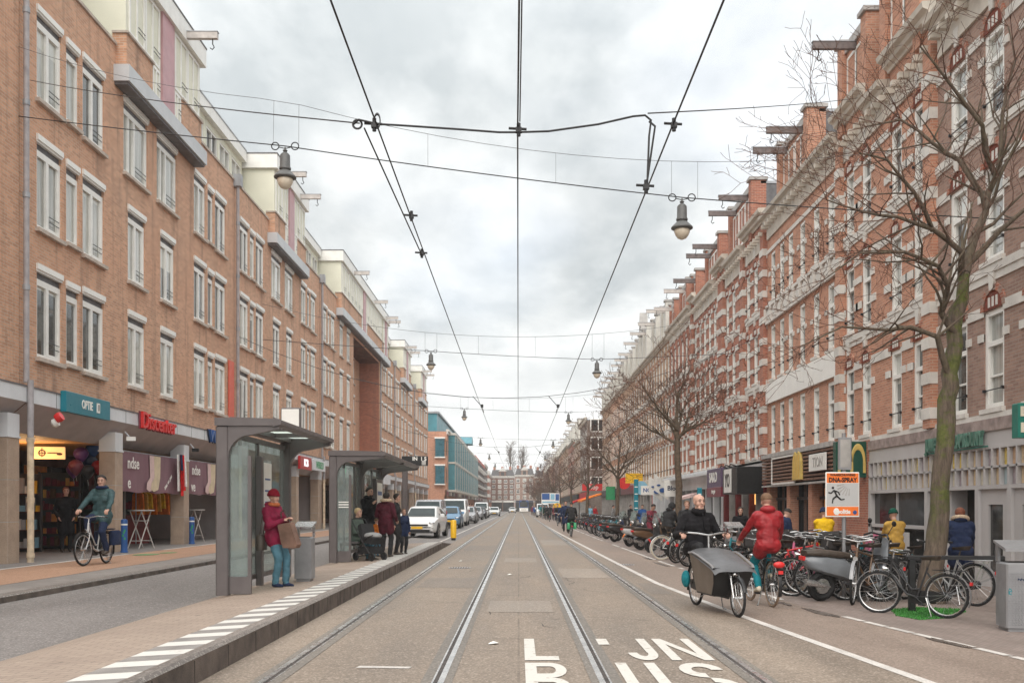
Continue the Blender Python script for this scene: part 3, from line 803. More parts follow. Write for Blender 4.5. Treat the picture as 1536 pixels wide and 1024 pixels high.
# ================================================================ left side: brick apartment blocks over an arcade
FLO = (4.86, 7.76, 10.66)
EAVE = 13.85
def apartment(Y0, L, label, tri, dormers=(), attic=(), pillars=(), recess=None, front_sh=None, pipe=True, det=True):
    root = empty('apartment_building', (XL, Y0, 0), R(90), label, 'apartment building', 'tan brick apartment blocks with arcades on the left')
    ops, wins = [], []
    for k, z in enumerate(FLO):
        for (u, w_, big) in tri:
            ww = w_; uu = u
            if big and k == 2: ww, uu = w_ + .5, u - .3
            h = 2.1 if w_ > .9 else 1.98
            zz = z if w_ > .9 else z + .06
            ops.append((uu, uu + ww, zz, zz + h)); wins.append((uu, zz, ww, h))
    mb = MB()
    if recess:
        ra, rb = recess
        for a, b in ((0, ra), (rb, L)):
            if b - a > .1: wall_open(mb, a, b, 4.1, EAVE, ops)
        wall_open(mb, ra, rb, 12.6, EAVE, [])
        mb.quad((ra, 0, 4.1), (ra, 1.5, 4.1), (ra, 1.5, 12.6), (ra, 0, 12.6), 0)
        mb.quad((rb, 1.5, 4.1), (rb, 0, 4.1), (rb, 0, 12.6), (rb, 1.5, 12.6), 2)
        rw = [(ra + 1.0 + i * 2.4, ra + 2.3 + i * 2.4, z, z + 2.1) for i in range(int((rb - ra - 1) / 2.4)) for z in FLO]
        wall_open(mb, ra, rb, 4.1, 12.6, rw, y=1.5)
        mb.quad((ra, 0, 12.6), (rb, 0, 12.6), (rb, 1.5, 12.6), (ra, 1.5, 12.6), 3)
        mb.quad((ra, 0, 4.1), (ra, 1.5, 4.1), (rb, 1.5, 4.1), (rb, 0, 4.1), 0)
    else: wall_open(mb, 0, L, 4.1, EAVE, ops)
    shell(mb, L, EAVE, 9, 0, 1, 4.1)
    # coping
    ka = 0
    for (a, b) in sorted(dormers) + [(L, L)]:
        if a > ka: mb.box(ka, a, -.05, .3, EAVE, EAVE + .08, 4)
        ka = b
    mb.build('wall', ['brick_tan', 'roof_felt', 'brick_red', 'shop_brown', 'stone_sill'], root)
    for (x, z, w_, h) in wins: window(root, x, z, w_, h)
    if recess:
        for (a, b, z, t) in rw: window(root, a, z, b - a, t - z, 'left', 1.5)
    # attic storey, set back
    for (a, b) in attic:
        m = MB()
        n = max(1, int((b - a) / 1.5)); p = (b - a) / n
        wo = [(a + i * p + .15, a + (i + 1) * p - .15, EAVE + .5, EAVE + 2.2) for i in range(n)]
        wall_open(m, a, b, EAVE, EAVE + 2.45, wo, y=1.1, mi=0)
        m.box(a, b, .9, 7, EAVE + 2.45, EAVE + 2.95, 1)
        m.quad((a, 1.1, EAVE), (a, 7, EAVE), (a, 7, EAVE + 2.45), (a, 1.1, EAVE + 2.45), 0); m.quad((b, 1.1, EAVE), (b, 7, EAVE), (b, 7, EAVE + 2.45), (b, 1.1, EAVE + 2.45), 0)
        m.box(a, b, .88, .9, EAVE + 2.9, EAVE + 2.96, 2)
        at = m.build('attic', ['paint_cream', 'paint_white', 'zinc'], root)
        for (x, x2, z, z2) in wo: window(at, x, z, x2 - x, z2 - z, 'strip', 1.12)
    # dormers with a projecting bay, grey band, coloured panel and hoist beams
    for (a, b) in dormers:
        m = MB()
        za, zb, zc = EAVE, 16.1, 16.7
        yf = -.28
        mid = (a + b) / 2
        m.box(a - .12, b + .1, -.42, 0, 12.86, 13.3, 3)                 # grey metal band
        m.box(a - .06, b + .05, -.36, 0, 12.78, 12.86, 5)
        m.box(a + .05, mid - 1.25, yf, .1, 13.3, 14.2, 0); m.box(mid + 1.25, b - .05, yf, .1, 13.3, 14.2, 0)
        m.box(a, mid - 1.2, yf - .06, .1, 14.2, 14.26, 4); m.box(mid + 1.2, b, yf - .06, .1, 14.2, 14.26, 4)
        m.box(a + .1, b - .1, yf + .04, 5, 13.3, zb, 1)                 # cream body
        m.box(a - .05, b + .1, yf - .12, 5.2, zb, zc, 2)                # fascia
        m.box(a - .07, b + .12, yf - .14, 5.2, zc, zc + .05, 5)
        m.box(mid - .5, mid + .5, yf - .03, yf + .04, 13.3, zb, 6)      # coloured panel
        d = m.build('dormer', ['brick_tan', 'paint_cream', 'paint_white', 'metal_band', 'stone_sill', 'slate', 'paint_pink'], root)
        ws = [(a + .25, mid - .62, 14.3, zb - .06), (mid + .62, b - .25, 14.3, zb - .06)]
        for (x, x2, z, z2) in ws:
            k = max(1, round((x2 - x) / 1.25)); p = (x2 - x) / k
            for i in range(k): window(d, x + i * p + .03, z, p - .06, z2 - z, 'strip', yf)
        for x in (mid - 1.2, mid - .62 + 1.24): window(d, x if x < mid else mid + .62, 13.34, .56, .9, 'strip', yf)
        for x in (a + .22 * (b - a), a + .72 * (b - a)): hoist_beam(root, x, yf - .12, .95, 16.18, 'beam_pale', .2)
    # fascia over the arcade, sloping soffit, pillars
    m = MB()
    m.box(0, L, -.16, .06, 3.77, 4.1, 0)
    m.box(0, L, -.18, .0, 4.1, 4.13, 3)
    m.quad((0, -.16, 3.77), (L, -.16, 3.77), (L, .55, 3.18), (0, .55, 3.18), 1)
    m.quad((0, .55, 3.18), (L, .55, 3.18), (L, 3.7, 3.14), (0, 3.7, 3.14), 2)
    for i in range(int(L / 1.35)): m.box(i * 1.35, i * 1.35 + .012, -.165, -.16, 3.77, 4.1, 3)
    m.build('fascia', ['fascia_white', 'soffit_grey', 'ceil_wood', 'slate'], root)
    for u in pillars:
        m = MB()
        for k, (za, zb) in enumerate(((.3, 1.18), (1.19, 2.08), (2.09, 2.98))): m.bbox(u - .25, u + .25, -.02, .42, za, zb, .012, 0)
        m.box(u - .245, u + .245, -.015, .415, .3, 2.97, 2)
        m.box(u - .25, u + .25, -.02, .42, 3.0, 3.5, 1); m.box(u - .27, u + .27, -.04, .44, 2.98, 3.02, 1)
        m.build('pillar', ['granite', 'fascia_white', 'stone_grey'], root)
    # shopfront at the back of the arcade
    if front_sh:
        m = MB()
        m.box(0, L, 3.7, 3.9, .3, .6, 1); m.box(0, L, 3.7, 3.9, 2.75, 3.2, 1)
        u = 0.0
        kinds = front_sh
        n = 0
        while u < L - .2:
            w_ = min(random.choice((.9, 1.3, 1.8)), L - u)
            m.box(u, u + .07, 3.68, 3.9, .6, 2.75, 3)
            m.box(u + .07, u + w_, 3.82, 3.86, .6, 2.75, kinds[n % len(kinds)])
            u += w_; n += 1
        m.quad((0, 3.9, .3), (L, 3.9, .3), (L, 3.9, 4.1), (0, 3.9, 4.1), 1)
        for x in (0, L): m.box(min(x, x + (.02 if x == 0 else -.02)), max(x, x + (.02 if x == 0 else -.02)), .5, 3.7, .3, 3.16, 6)
        m.build('shopfront', ['glass_shop', 'shop_brown', 'shop_red', 'shop_dark', 'dark_interior', 'shop_orange', 'soffit_grey'], root)
    if pipe:
        m = MB()
        m.tube([(.02, -.13, 4.2), (.02, -.13, EAVE - .1)], .06, 10, 0)
        m.box(-.12, .16, -.28, .0, EAVE - .2, EAVE + .25, 1)
        m.tube([(.02, -.22, 3.0), (.02, -.22, 4.25)], .065, 10, 0); m.tube([(.02, -.22, .3), (.02, -.22, 3.0)], .07, 10, 2)
        for z in (6.2, 8.2, 10.2, 12.2): m.tube([(.02, -.13, z), (.02, -.13, z + .12)], .075, 10, 1)
        for z in (.4, 1.6, 2.9): m.tube([(.02, -.22, z), (.02, -.22, z + .1)], .085, 10, 2)
        m.build('drainpipe', ['pipe_grey', 'zinc', 'pipe_cream'], root, True)
    return root
TRI = [(.75, 1.2, 0), (2.2, .66, 0), (3.1, 1.25, 0), (5.95, 1.25, 1), (8.45, 1.2, 1), (11.55, 1.2, 0), (13.02, .6, 0), (13.85, 1.25, 0)]
PIL = (5.30, 10.75)
apartment(5.3, 16.22, 'tan brick apartment block cut off by the left edge of the photo', [], (), (), (.3, 15.95), front_sh=(4, 1), pipe=False)
apartment(21.56, 16.2, 'nearest whole tan brick block, above the teal sign', TRI, [(5.1, 11.5)], [(0, 5.0), (11.6, 16.2)], PIL + (16.0,), front_sh=(4, 2, 5, 0))
apartment(37.81, 16.2, 'tan brick block behind the near tram shelter roof', TRI, [(5.1, 11.5)], [(0, 5.0), (11.6, 16.2)], PIL + (.15, 16.0), front_sh=(4, 0, 1, 2))
T4 = [(.75, 1.2, 0), (2.2, .66, 0), (3.1, 1.25, 0), (5.95, 1.2, 0), (8.45, 1.2, 0)]
apartment(54.08, 22.9, 'tan brick block with a deep red walled recess bridged by a grey band', T4, [(5.0, 22.8)], [(0, 4.9)], (.15, 5.4, 10.8, 16.2, 22.7), recess=(11, 22.85), front_sh=(0, 4, 1))
apartment(77.1, 8.6, 'narrow tan brick block just past the red walled recess', [(.6, 1.2, 0), (2.1, .66, 0), (3.1, 1.2, 0), (5.2, 1.2, 0), (6.9, 1.2, 0)], [(.2, 3.5)], [(3.6, 8.6)], (2.7, 8.4), front_sh=(0, 4, 1))
apartment(85.8, 16.2, 'second to last tan brick block before the teal building', TRI, [(5.1, 11.5)], [(0, 5.0), (11.6, 16.2)], PIL + (.15, 16.0), front_sh=(0, 4, 1))
apartment(102.1, 16.5, 'last tan brick block before the teal building', TRI, [(5.1, 11.5)], [(0, 5.0), (11.6, 16.4)], PIL + (.15, 16.2), front_sh=(0, 4, 1))
# ---- signs and shop things on the left
def flat_sign(name, label, cat, X, Y, z, rz, w, h, d, mats, draw, group=None):
    o = empty(name, (X, Y, z), rz, label, cat, group)
    m = MB(); m.bbox(-w / 2, w / 2, 0, d, 0, h, .012, 0); m.build('board', mats[:1] + mats[-1:], o)
    t = MB(); draw(t)
    if t.v: t.build('lettering', mats[1:], o, fix=False)
    return o
LR = R(90)
def optie(t):
    add_text(t, 'OPTIE', .29, Tm((-.12, -.006, .24)) @ UP, .012, .006, 0, .78)
    t.box(.42, .58, -.02, 0, .12, .36, 0); add_text(t, '1', .2, Tm((.5, -.024, .24)) @ UP, .012, .01, 1)
flat_sign('shop_sign', 'long teal lightbox sign with small white letters on the white fascia', 'sign', XL + .30, 24.35, 3.72, LR, 2.5, .48, .14, ['sign_teal', 'paint_white', 'slate'], optie)
def chan(name, label, body, X, Y, z, size, front, back, sx=1.0, d=.08):
    o = empty(name, (X, Y, z), LR, label, 'sign')
    t = MB(); add_text(t, body, size, Tm((0, -d / 2, 0)) @ UP, d, .006, 0, sx); add_text(t, body, size * 1.02, Tm((0, d * .3, -.01)) @ UP, d * .5, .02, 1, sx)
    t.build('lettering', [front, back], o, fix=False)
    return o
chan('shop_lettering', 'raised red letters on the white fascia above the purple banner', 'Discenter', XL + .22, 29.2, 3.92, .66, 'enamel_bright_red', 'enamel_maroon', 1.05)
chan('shop_lettering', 'raised dark blue letters on the fascia beside the near shelter', 'Wibra', XL + .22, 34.9, 3.92, .6, 'enamel_blue', 'enamel_navy', 1.2)
def box_sign(label, Y, z, w, h, body, mats, size=.3, X=XL + .3):
    flat_sign('shop_sign', label, 'sign', X, Y, z, LR, w, h, .12, mats, lambda t: add_text(t, body, size, Tm((0, -.006, h / 2)) @ UP, .012, .008, 0))
box_sign('red and white lightbox sign seen under the near shelter roof', 49.2, 3.35, 2.6, .62, 'KCB', ['enamel_red', 'lit_white', 'slate'], .5)
box_sign('green lettered white sign beside the red and white lightbox', 52.6, 3.4, 3.0, .55, 'WERELD', ['fascia_white', 'enamel_green', 'slate'], .5)
box_sign('white sign with blue letters right of the far shelter', 79.5, 3.3, 4.2, .8, ' ', ['fascia_white', 'enamel_blue', 'slate'], .7)
o = flat_sign('pharmacy_sign', 'green lit sign seen through the far shelter', 'sign', XL + .3, 61.5, 3.3, LR, 4.5, .75, .14, ['fascia_white', 'lit_green', 'slate'], lambda t: (t.box(-1.7, -1.3, -.02, 0, .1, .65, 0), t.box(-1.9, -1.1, -.021, 0, .28, .47, 0), add_text(t, ' ', .42, Tm((.5, -.006, .36)) @ UP, .012, .006, 0)))
# red wall panel on the drainpipe line between first two blocks
m = MB(); m.box(-.3, .3, -.05, .0, 0, 2.35, 0)
tag(m.build('wall_panel', 'paint_red', None, loc=(XL + .02, 37.25, 4.6)), 'bright red vertical panel beside the drainpipe above the near shelter', 'panel').rotation_euler = (0, 0, LR)
# alarm lamp
o = empty('alarm_lamp', (XL + .12, 22.75, 3.5), LR, 'small red and white alarm lamp under the fascia', 'alarm lamp')
m = MB(); m.lathe([(.02, 0), (.1, .02), (.12, .1), (.1, .16)], 12, Tm((0, -.1, 0), R(60))); m.build('lamp_cap', 'enamel_bright_red', o, True)
m = MB(); m.lathe([(.05, 0), (.1, .05), (.1, .14)], 12, Tm((0, -.02, -.12), R(60))); m.build('lamp_base', 'paint_white', o, True)
# camera boxes on pillars
for (Y, lb) in ((27.1, 'small white camera on the capital of the pillar left of the banner'), (32.5, 'small dark lamp on the capital of the pillar right of the banner')):
    o = empty('wall_camera', (XL + .2, Y, 3.35), LR, lb, 'camera')
    m = MB(); m.box(-.05, .05, -.16, .06, -.05, .06, 0); m.build('housing', 'paint_white' if 'white' in lb else 'black_paint', o)
    m = MB(); m.tube([(0, .0, .06), (0, .12, .2)], .02, 6); m.build('bracket', 'zinc', o)
# purple banners hung between pillars
def banner(Yc, w, label, left, right):
    o = empty('shop_banner', (XL - .1, Yc, 1.92), LR, label, 'banner', 'purple shop banners in the arcade')
    m = MB(); n = 26
    f_ = lambda i: .03 * math.sin(i * .9) + .02 * math.sin(i * 2.1)
    top = [(-w / 2 + w * i / n, f_(i) * .4, 1.12) for i in range(n + 1)]; bot = [(-w / 2 + w * i / n, f_(i), .02 * math.sin(i * .7)) for i in range(n + 1)]
    m.add(top + bot, [(i, i + 1, n + 2 + i, n + 1 + i) for i in range(n)])
    b2 = [(p[0], p[1] + .012, p[2]) for p in top + bot]
    m.add(b2, [(i + 1, i, n + 1 + i, n + 2 + i) for i in range(n)])
    m.build('cloth', 'awning_purple', o, 60, fix=False)
    t = MB()
    add_text(t, left, .46, Tm((-w / 2 + .72, -.06, .80)) @ UP, .006, .006, 0); add_text(t, right, .46, Tm((-w / 2 + .42, -.06, .25)) @ UP, .006, .006, 0)
    add_text(t, 'kies en pas', .17, Tm((1.25, -.06, .35), ry=R(-35)) @ UP, .006, .003, 0)
    t.build('lettering', 'paint_white', o, fix=False)
    s = MB()
    for dx, mi, fl in ((.0, 0, 1), (.34, 1, 1)):
        s.prism([(dx - .28, 1.09), (dx + .26, 1.09), (dx + .22, .45), (dx + .06, .10), (dx - .30, .03), (dx - .52, .10), (dx - .48, .28), (dx - .24, .45)], -.052 - .006 * mi, -.05 - .006 * mi, 'y', mi)
    s.build('printed_socks', ['sock_pink', 'sock_sand'], o, fix=False)
    r = MB(); r.tube([(-w / 2 - .1, .02, 1.13), (w / 2 + .1, .02, 1.13)], .02, 6); r.build('rod', 'zinc', o)
banner(29.55, 4.5, 'purple banner printed with socks under the red letters', 'ndse', 'e')
banner(35.0, 4.5, 'purple banner printed with socks under the blue letters', 'ndse', 've')
# scarves / flag hanging at the banner end
o = empty('hanging_cloths', (XL + .02, 31.6, 1.9), LR, 'red white and blue cloths hung at the right end of the near purple banner', 'cloths')
for k, (c, dx, zl) in enumerate((('white', -.28, .1), ('bright_red', -.1, -.05), ('bright_red', .04, .12), ('white', .2, .25), ('navy', -.16, .75))):
    m = MB(); n = 8
    vs = [];
    for i in range(n + 1):
        t = i / n
        for q in (-.08, 0, .08): vs.append((dx + q * (1 + t * .6) + .1 * t, -.06 - .02 * k + .03 * math.sin(q * 40 + k), lerp(1.25, zl, t)))
    m.add(vs, [(i * 3 + j, i * 3 + j + 1, i * 3 + j + 4, i * 3 + j + 3) for i in range(n) for j in range(2)])
    m.build('cloth', 'cloth_' + c, o, 60, fix=False)
# folding standing tables
def folding_table(X, Y, label):
    o = empty('folding_table', (X, Y, .3), R(70), label, 'table', 'folding standing tables in the arcade')
    m = MB(); m.lathe([(.36, 1.08), (.37, 1.09), (.37, 1.115), (.36, 1.12)], 20); m.build('tabletop', 'stone_grey', o, True)
    for s in (-1, 1):
        for sgn in (-1, 1):
            m = MB(); m.tube([(sgn * .32, s * .2, .0), (-sgn * .22, s * (.2 if sgn > 0 else .17), 1.08)], .018, 6)
            m.build('leg', 'beam_pale', o)
    for z, y in ((.22, .32), (.8, .1)):
        m = MB(); m.tube([(.3 - z * .5, -.2, z), (.3 - z * .5, .2, z)], .014, 6); m.tube([(-.3 + z * .5, -.2, z), (-.3 + z * .5, .2, z)], .014, 6); m.build('stretcher', 'beam_pale', o)
folding_table(-11.0, 29.0, 'folding high table with thin crossed legs under the near purple banner')
folding_table(-11.2, 34.3, 'folding high table behind the pillar under the far purple banner')
# blue bollards with stickers
def blue_bollard(X, Y, label):
    o = empty('bollard', (X, Y, .3), 0, label, 'bollard', 'blue bollards at the arcade edge')
    m = MB(); m.lathe([(.1, 0), (.1, .04), (.085, .05), (.085, .72)], 16, mi=0); m.lathe([(.086, .72), (.086, .76)], 16, mi=1); m.lathe([(.085, .76), (.085, .84), (.075, .87), (.03, .885)], 16, mi=0)
    m.build('post', ['enamel_blue', 'paint_white'], o, True)
    m = MB(); m.torus(.0865, .0015, 18, 4, Tm((0, 0, .45), R(90)) @ Matrix.Rotation(0, 4, 'Y'), 0, R(200), R(330), .16); m.build('sticker', 'enamel_yellow', o)
    m = MB()
    for a, z in ((-60, .34), (-75, .5), (-90, .42), (-60, .55)):
        m.box(-.022, .022, -.09, -.087, z, z + .06, 0, Matrix.Rotation(R(a + 90), 4, 'Z'))
    m.build('sticker_print', 'enamel_green', o)
blue_bollard(-10.42, 26.3, 'blue bollard with green sticker right of the cyclist')
blue_bollard(-10.62, 32.35, 'blue bollard with green sticker beside the pillar of the far banner')
# balloons, lightbox, goods in the open shop
BAL = [(-11.55, 27.0, 2.75, .16, 'purple'), (-11.45, 27.3, 2.55, .17, 'navy'), (-11.6, 26.8, 2.4, .16, 'maroon'), (-11.35, 26.95, 2.28, .15, 'dark'), (-11.35, 27.3, 2.9, .16, 'blue'), (-11.8, 27.1, 2.32, .15, 'purple'), (-11.2, 27.25, 2.42, .14, 'red')]
for i, (X, Y, z, r, c) in enumerate(BAL):
    r *= 1.25; X -= .32; z += .18; o = empty('balloon', (X, Y, z), 0, ['shiny violet balloon at the top left of the cluster left of the pillar', 'dark navy balloon in the cluster, right of the violet ones', 'wine red balloon in the middle of the cluster left of the pillar', 'black balloon hanging lowest in the cluster by the pillar', 'blue balloon topmost of the cluster beside the pillar', 'violet balloon at the far left of the cluster, above the doorway', 'bright red balloon at the right of the cluster by the pillar'][i], 'balloon', 'balloons hung beside the pillar')
    m = MB(); m.lathe([(.015, -r * 1.2), (.03, -r * 1.12), (r * .55, -r * .75), (r * .92, -r * .2), (r, .15 * r), (r * .8, .65 * r), (r * .35, .95 * r), (.01, r)], 16); m.build('skin', 'enamel_' + c, o, True)
    m = MB(); m.tube([(0, 0, -r * 1.2), (.02, .02, -r * 1.2 - .15)], .004, 4); m.build('string', 'paint_white', o)
def lbox(t):
    t.torus(.075, .016, 18, 6, Tm((-.18, -.012, .15)), 0, 0, 2 * PI, .006); t.box(-.28, -.08, -.016, -.006, .14, .16, 0); t.box(-.19, -.17, -.016, -.006, .04, .28, 0)
    t.box(-.05, .2, -.016, -.006, .14, .165, 0); t.ell((.24, -.01, .13), (.07, .008, .035), 10, 6, mi=0)
flat_sign('lightbox_sign', 'glowing yellow lightbox sign under the arcade ceiling', 'sign', -12.3, 26.1, 2.76, R(18), .74, .32, .12, ['lit_yellow', 'shop_brown', 'slate'], lbox)
def goods_shelf(X, Y, rz, label, cols, w=.9, h=1.9, n=5, group=None):
    o = empty('display_rack', (X, Y, .3), rz, label, 'rack', group)
    m = MB(); m.box(-w / 2, -w / 2 + .04, 0, .35, 0, h, 0); m.box(w / 2 - .04, w / 2, 0, .35, 0, h, 0); m.box(-w / 2, w / 2, .33, .35, 0, h, 0); m.build('frame', 'shop_dark', o)
    for k in range(n):
        z = .1 + k * (h - .15) / n
        m = MB(); m.box(-w / 2 + .04, w / 2 - .04, .0, .33, z - .025, z, 0); m.build('shelf', 'shop_brown', o)
        m = MB(); x = -w / 2 + .06
        while x < w / 2 - .14:
            ww = random.uniform(.07, .15); m.box(x, x + ww, random.uniform(.01, .1), .3, z + .002, z + random.uniform(.12, (h - .2) / n - .06), random.randrange(len(cols))); x += ww + .015
        m.build('goods', cols, o)
goods_shelf(-13.3, 26.6, R(20), 'tall white bright display rack at the left of the open shop', ['paint_white', 'enamel_silver', 'enamel_lightblue', 'enamel_yellow'], 1.0, 2.1, 4)
goods_shelf(-13.2, 28.6, R(20), 'dark red display rack with small lit goods behind the shop doorway', ['shop_red', 'cloth_maroon', 'shop_orange', 'cloth_maroon', 'enamel_gold', 'cloth_brown'], 1.1, 2.2, 6)
goods_shelf(-11.6, 28.2, R(15), 'orange display stand left of the pillar behind the cyclist', ['shop_orange', 'enamel_orange', 'enamel_gold'], .8, 2.1, 3)
goods_shelf(-13.6, 33.5, R(50), 'dark rack of goods behind the near folding table', ['cloth_maroon', 'shop_red', 'cloth_brown'], 2.2, 1.7, 3)
# orange garments on a rail under the banner
o = empty('clothes_rail', (-11.9, 32.6, .3), R(70), 'rail of orange and yellow garments below the near purple banner', 'clothes rail')
m = MB(); m.tube([(-.9, 0, 0), (-.9, 0, 1.75), (.9, 0, 1.75), (.9, 0, 0)], .02, 8); m.build('rail_frame', 'zinc', o)
for i in range(9):
    x = -.8 + i * .2
    m = MB(); m.prism([(-.02, 1.72), (.02, 1.72), (.2, 1.6), (.24, .95 + .1 * (i % 3)), (-.24, .95 + .1 * (i % 3)), (-.2, 1.6)], -.03, .03, 'x', 0, Tm((x, 0, 0)))
    m.build('garment', ['cloth_orange', 'cloth_gold', 'cloth_yellow'][i % 3], o)
o = empty('counter', (-12.6, 32.0, .3), R(75), 'low dark red counter behind the near folding table', 'counter')
m = MB(); m.bbox(-1.2, 1.2, 0, .5, 0, .95, .02, 0); m.build('body', 'shop_red', o)
m = MB(); m.box(-1.25, 1.25, -.03, .53, .95, .99, 0); m.build('top', 'shop_dark', o)
# ================================================================ left, farther: teal building, white balconies
def far_block(name, X, Y0, L, H, rz, label, fl, nwin, wallm, ww=1.3, wh=1.7, side='left', depth=9, st='far', z_first=4.5, zg=3.8, extra=None, group=None, cornice='stone_white', shopm='shop_dark'):
    root = empty(name, (X, Y0, 0), rz, label, 'building', group)
    sp_ = (H - z_first - .3) / fl
    ops = []
    p = L / nwin
    for k in range(fl):
        for i in range(nwin):
            x = p * (i + .5) - ww / 2; z = z_first + k * sp_
            ops.append((x, x + ww, z, z + min(wh, sp_ - .6)))
    mb = MB(); wall_open(mb, 0, L, zg, H, ops, .12); shell(mb, L, H, depth, 0, 1, -.4)
    mb.build('wall', [wallm, 'roof_felt'], root)
    for (a, b, z, t) in ops: window(root, a, z, b - a, t - z, st)
    c = MB(); c.box(-.05, L + .05, -.3, .1, H, H + .28, 0); c.box(-.02, L + .02, -.15, .05, H - .35, H, 0); c.build('cornice', cornice, root)
    s = MB(); zb = -.4
    s.box(0, L, .02, .2, 3.0, zg, 1)
    n = max(2, int(L / 3.2)); q = L / n
    for i in range(n + 1): s.box(min(max(0, i * q - .18), L - .3), min(max(.3, i * q + .18), L), -.04, .3, zb, 3.0, 2)
    for i in range(n):
        s.box(i * q + .18, (i + 1) * q - .18, .25, .3, zb, 3.0, 0)
        s.box(i * q + .3, (i + 1) * q - .3, -.08, .02, 3.1, 3.6, 3 + random.randrange(4))
    s.build('shopfront', ['glass_shop', 'stone_grey', wallm, 'paint_white', 'enamel_navy', 'enamel_maroon', 'shop_grey'], root)
    return root
bl = far_block('teal_building', -9.6, 133, 80, 11.6, LR, 'teal and brick building with glazed teal bays in the distance', 3, 2, 'brick_orange', 1.0, 1.5, depth=12, z_first=4.2)
m = MB()
for k in range(13):
    u = 3 + k * 6.0
    m.box(u, u + 4.6, -.9, .02, 3.7, 11.3, 0); m.box(u - .1, u + 4.7, -1.0, .02, 11.3, 11.6, 1)
    for z in (3.6, 7.4): m.box(u - .1, u + 4.7, -1.0, .02, z, z + .25, 1)
    for q in (0, 1.5, 3.0, 4.5): m.box(u + q, u + q + .1, -.96, -.88, 3.85, 11.3, 1)
m.build('bay', ['teal_paint', 'paint_dull'], bl)
for k in range(13):
    for z in (3.95, 7.75):
        for q in (.15, 1.65, 3.1): window(bl, 3 + k * 6 + q, z, 1.3, 3.3, 'teal', -.95)
m = MB(); m.box(2, 78, 1.5, 9, 11.6, 14.2, 0); m.box(1.8, 78.2, 1.2, 9.2, 14.2, 14.45, 1); m.build('penthouse', ['teal_paint', 'zinc'], bl)
for z in (4.8, 8.4): window(bl, -.0, z, .01 + 1.2, 1.9, 'teal', -.0)
# side bays facing the street gap
m = MB()
for z in (4.6, 8.2): m.box(-.5, .0, .3, 1.5, z, z + 2.4, 0); m.box(-.56, .0, .2, 1.6, z + 2.4, z + 2.6, 1); m.box(-.56, .0, .2, 1.6, z - .15, z, 1)
m.build('side_bay', ['teal_dark', 'paint_white'], bl)
m = MB(); m.prism([(70, 14.4), (77, 14.4), (77, 15.6), (73, 16.0)], 0, 5, 'y', 0); m.build('roof_sail', 'teal_paint', bl)
wb = far_block('balcony_building', -9.6, 215, 62, 12.4, LR, 'dark distant building with white corner bays past the teal building', 4, 16, 'brick_dark', 1.6, 1.8, depth=12, cornice='paint_red')
for k in range(4):
    for i in range(8):
        m = MB(); m.box(i * 7.6 + 1, i * 7.6 + 5, -1.0, .0, 4.2 + k * 2.0, 4.4 + k * 2.0, 0); m.box(i * 7.6 + 1, i * 7.6 + 5, -1.0, -.95, 4.4 + k * 2, 5.2 + k * 2, 1); m.build('balcony', ['paint_white', 'iron'], wb)
cb = far_block('corner_building', -9.6, 279, 26, 13.4, LR, 'pale corner house with stacked white bay windows at the left end', 4, 6, 'brick_dark', 1.4, 1.7, depth=12)
m = MB()
for k in range(4): m.box(3, 7, -1.3, 0, 4.4 + k * 2.2, 5.2 + k * 2.2, 0); m.box(12, 16, -1.3, 0, 4.4 + k * 2.2, 5.2 + k * 2.2, 0)
m.build('bay', 'paint_white', cb)
far_block('end_house', -9.2, 308, 30, 11.5, LR, 'plain brick house at the far left street end', 3, 8, 'brick_red', depth=12)
# block closing the view
def closing(X0, L, H, label, wm, n, seed):
    random.seed(seed)
    r_ = far_block('closing_house', X0, 335, L, H, 0, label, 4, n, wm, 1.1, 1.6, depth=10, z_first=4.2, cornice='stone_white')
    m = MB()
    m.prism([(0, H + .28), (L, H + .28), (L - .6, H + 2.4), (.6, H + 2.4)], .3, 9, 'y', 0)
    m.build('roof', 'slate', r_)
    for k in range(max(1, n // 3)):
        u = L * (k + .5) / max(1, n // 3)
        m = MB(); m.box(u - 1.1, u + 1.1, -.1, 2, H + .1, H + 1.9, 0); m.prism([(u - 1.4, H + 1.9), (u + 1.4, H + 1.9), (u, H + 3.2)], -.2, 3, 'y', 1); m.box(u - .5, u + .5, -.14, -.1, H + .4, H + 1.6, 2)
        m.build('gable', [wm, 'stone_white', 'glass_shop'], r_)
    m = MB()
    for k in range(3): u = L * (k + .3) / 3; m.box(u, u + .8, 3, 3.8, H + 1, H + 3.6, 0)
    m.build('chimney', 'brick_red', r_)
    return r_
closing(-26, 16.5, 11.4, 'brown house at the left of the row that closes the far street end', 'brick_brown', 8, 1)
closing(-9.4, 8, 11.6, 'red brown house in the closing row, left of the tram rails', 'brick_dark', 4, 2)
closing(-1.3, 6.5, 12.0, 'gabled brick house closing the street right above the tram', 'brick_brown', 3, 3)
closing(5.3, 8, 11.5, 'ochre house in the closing row behind the bare street trees', 'brick_ochre', 4, 4)
closing(13.4, 20, 11.5, 'brown house at the right of the row that closes the far street end', 'brick_brown', 9, 5)
random.seed(11)

# warm lamp glowing inside the open shop
pl_ = bpy.data.lights.new('shop_lamp', 'AREA'); pl_.energy = 16; pl_.size = .8; pl_.color = (1, .62, .3)
lo = bpy.data.objects.new('shop_lamp', pl_); COL.objects.link(lo); lo.location = (-12.6, 25.6, 2.5); lo.rotation_euler = (R(180), 0, 0)
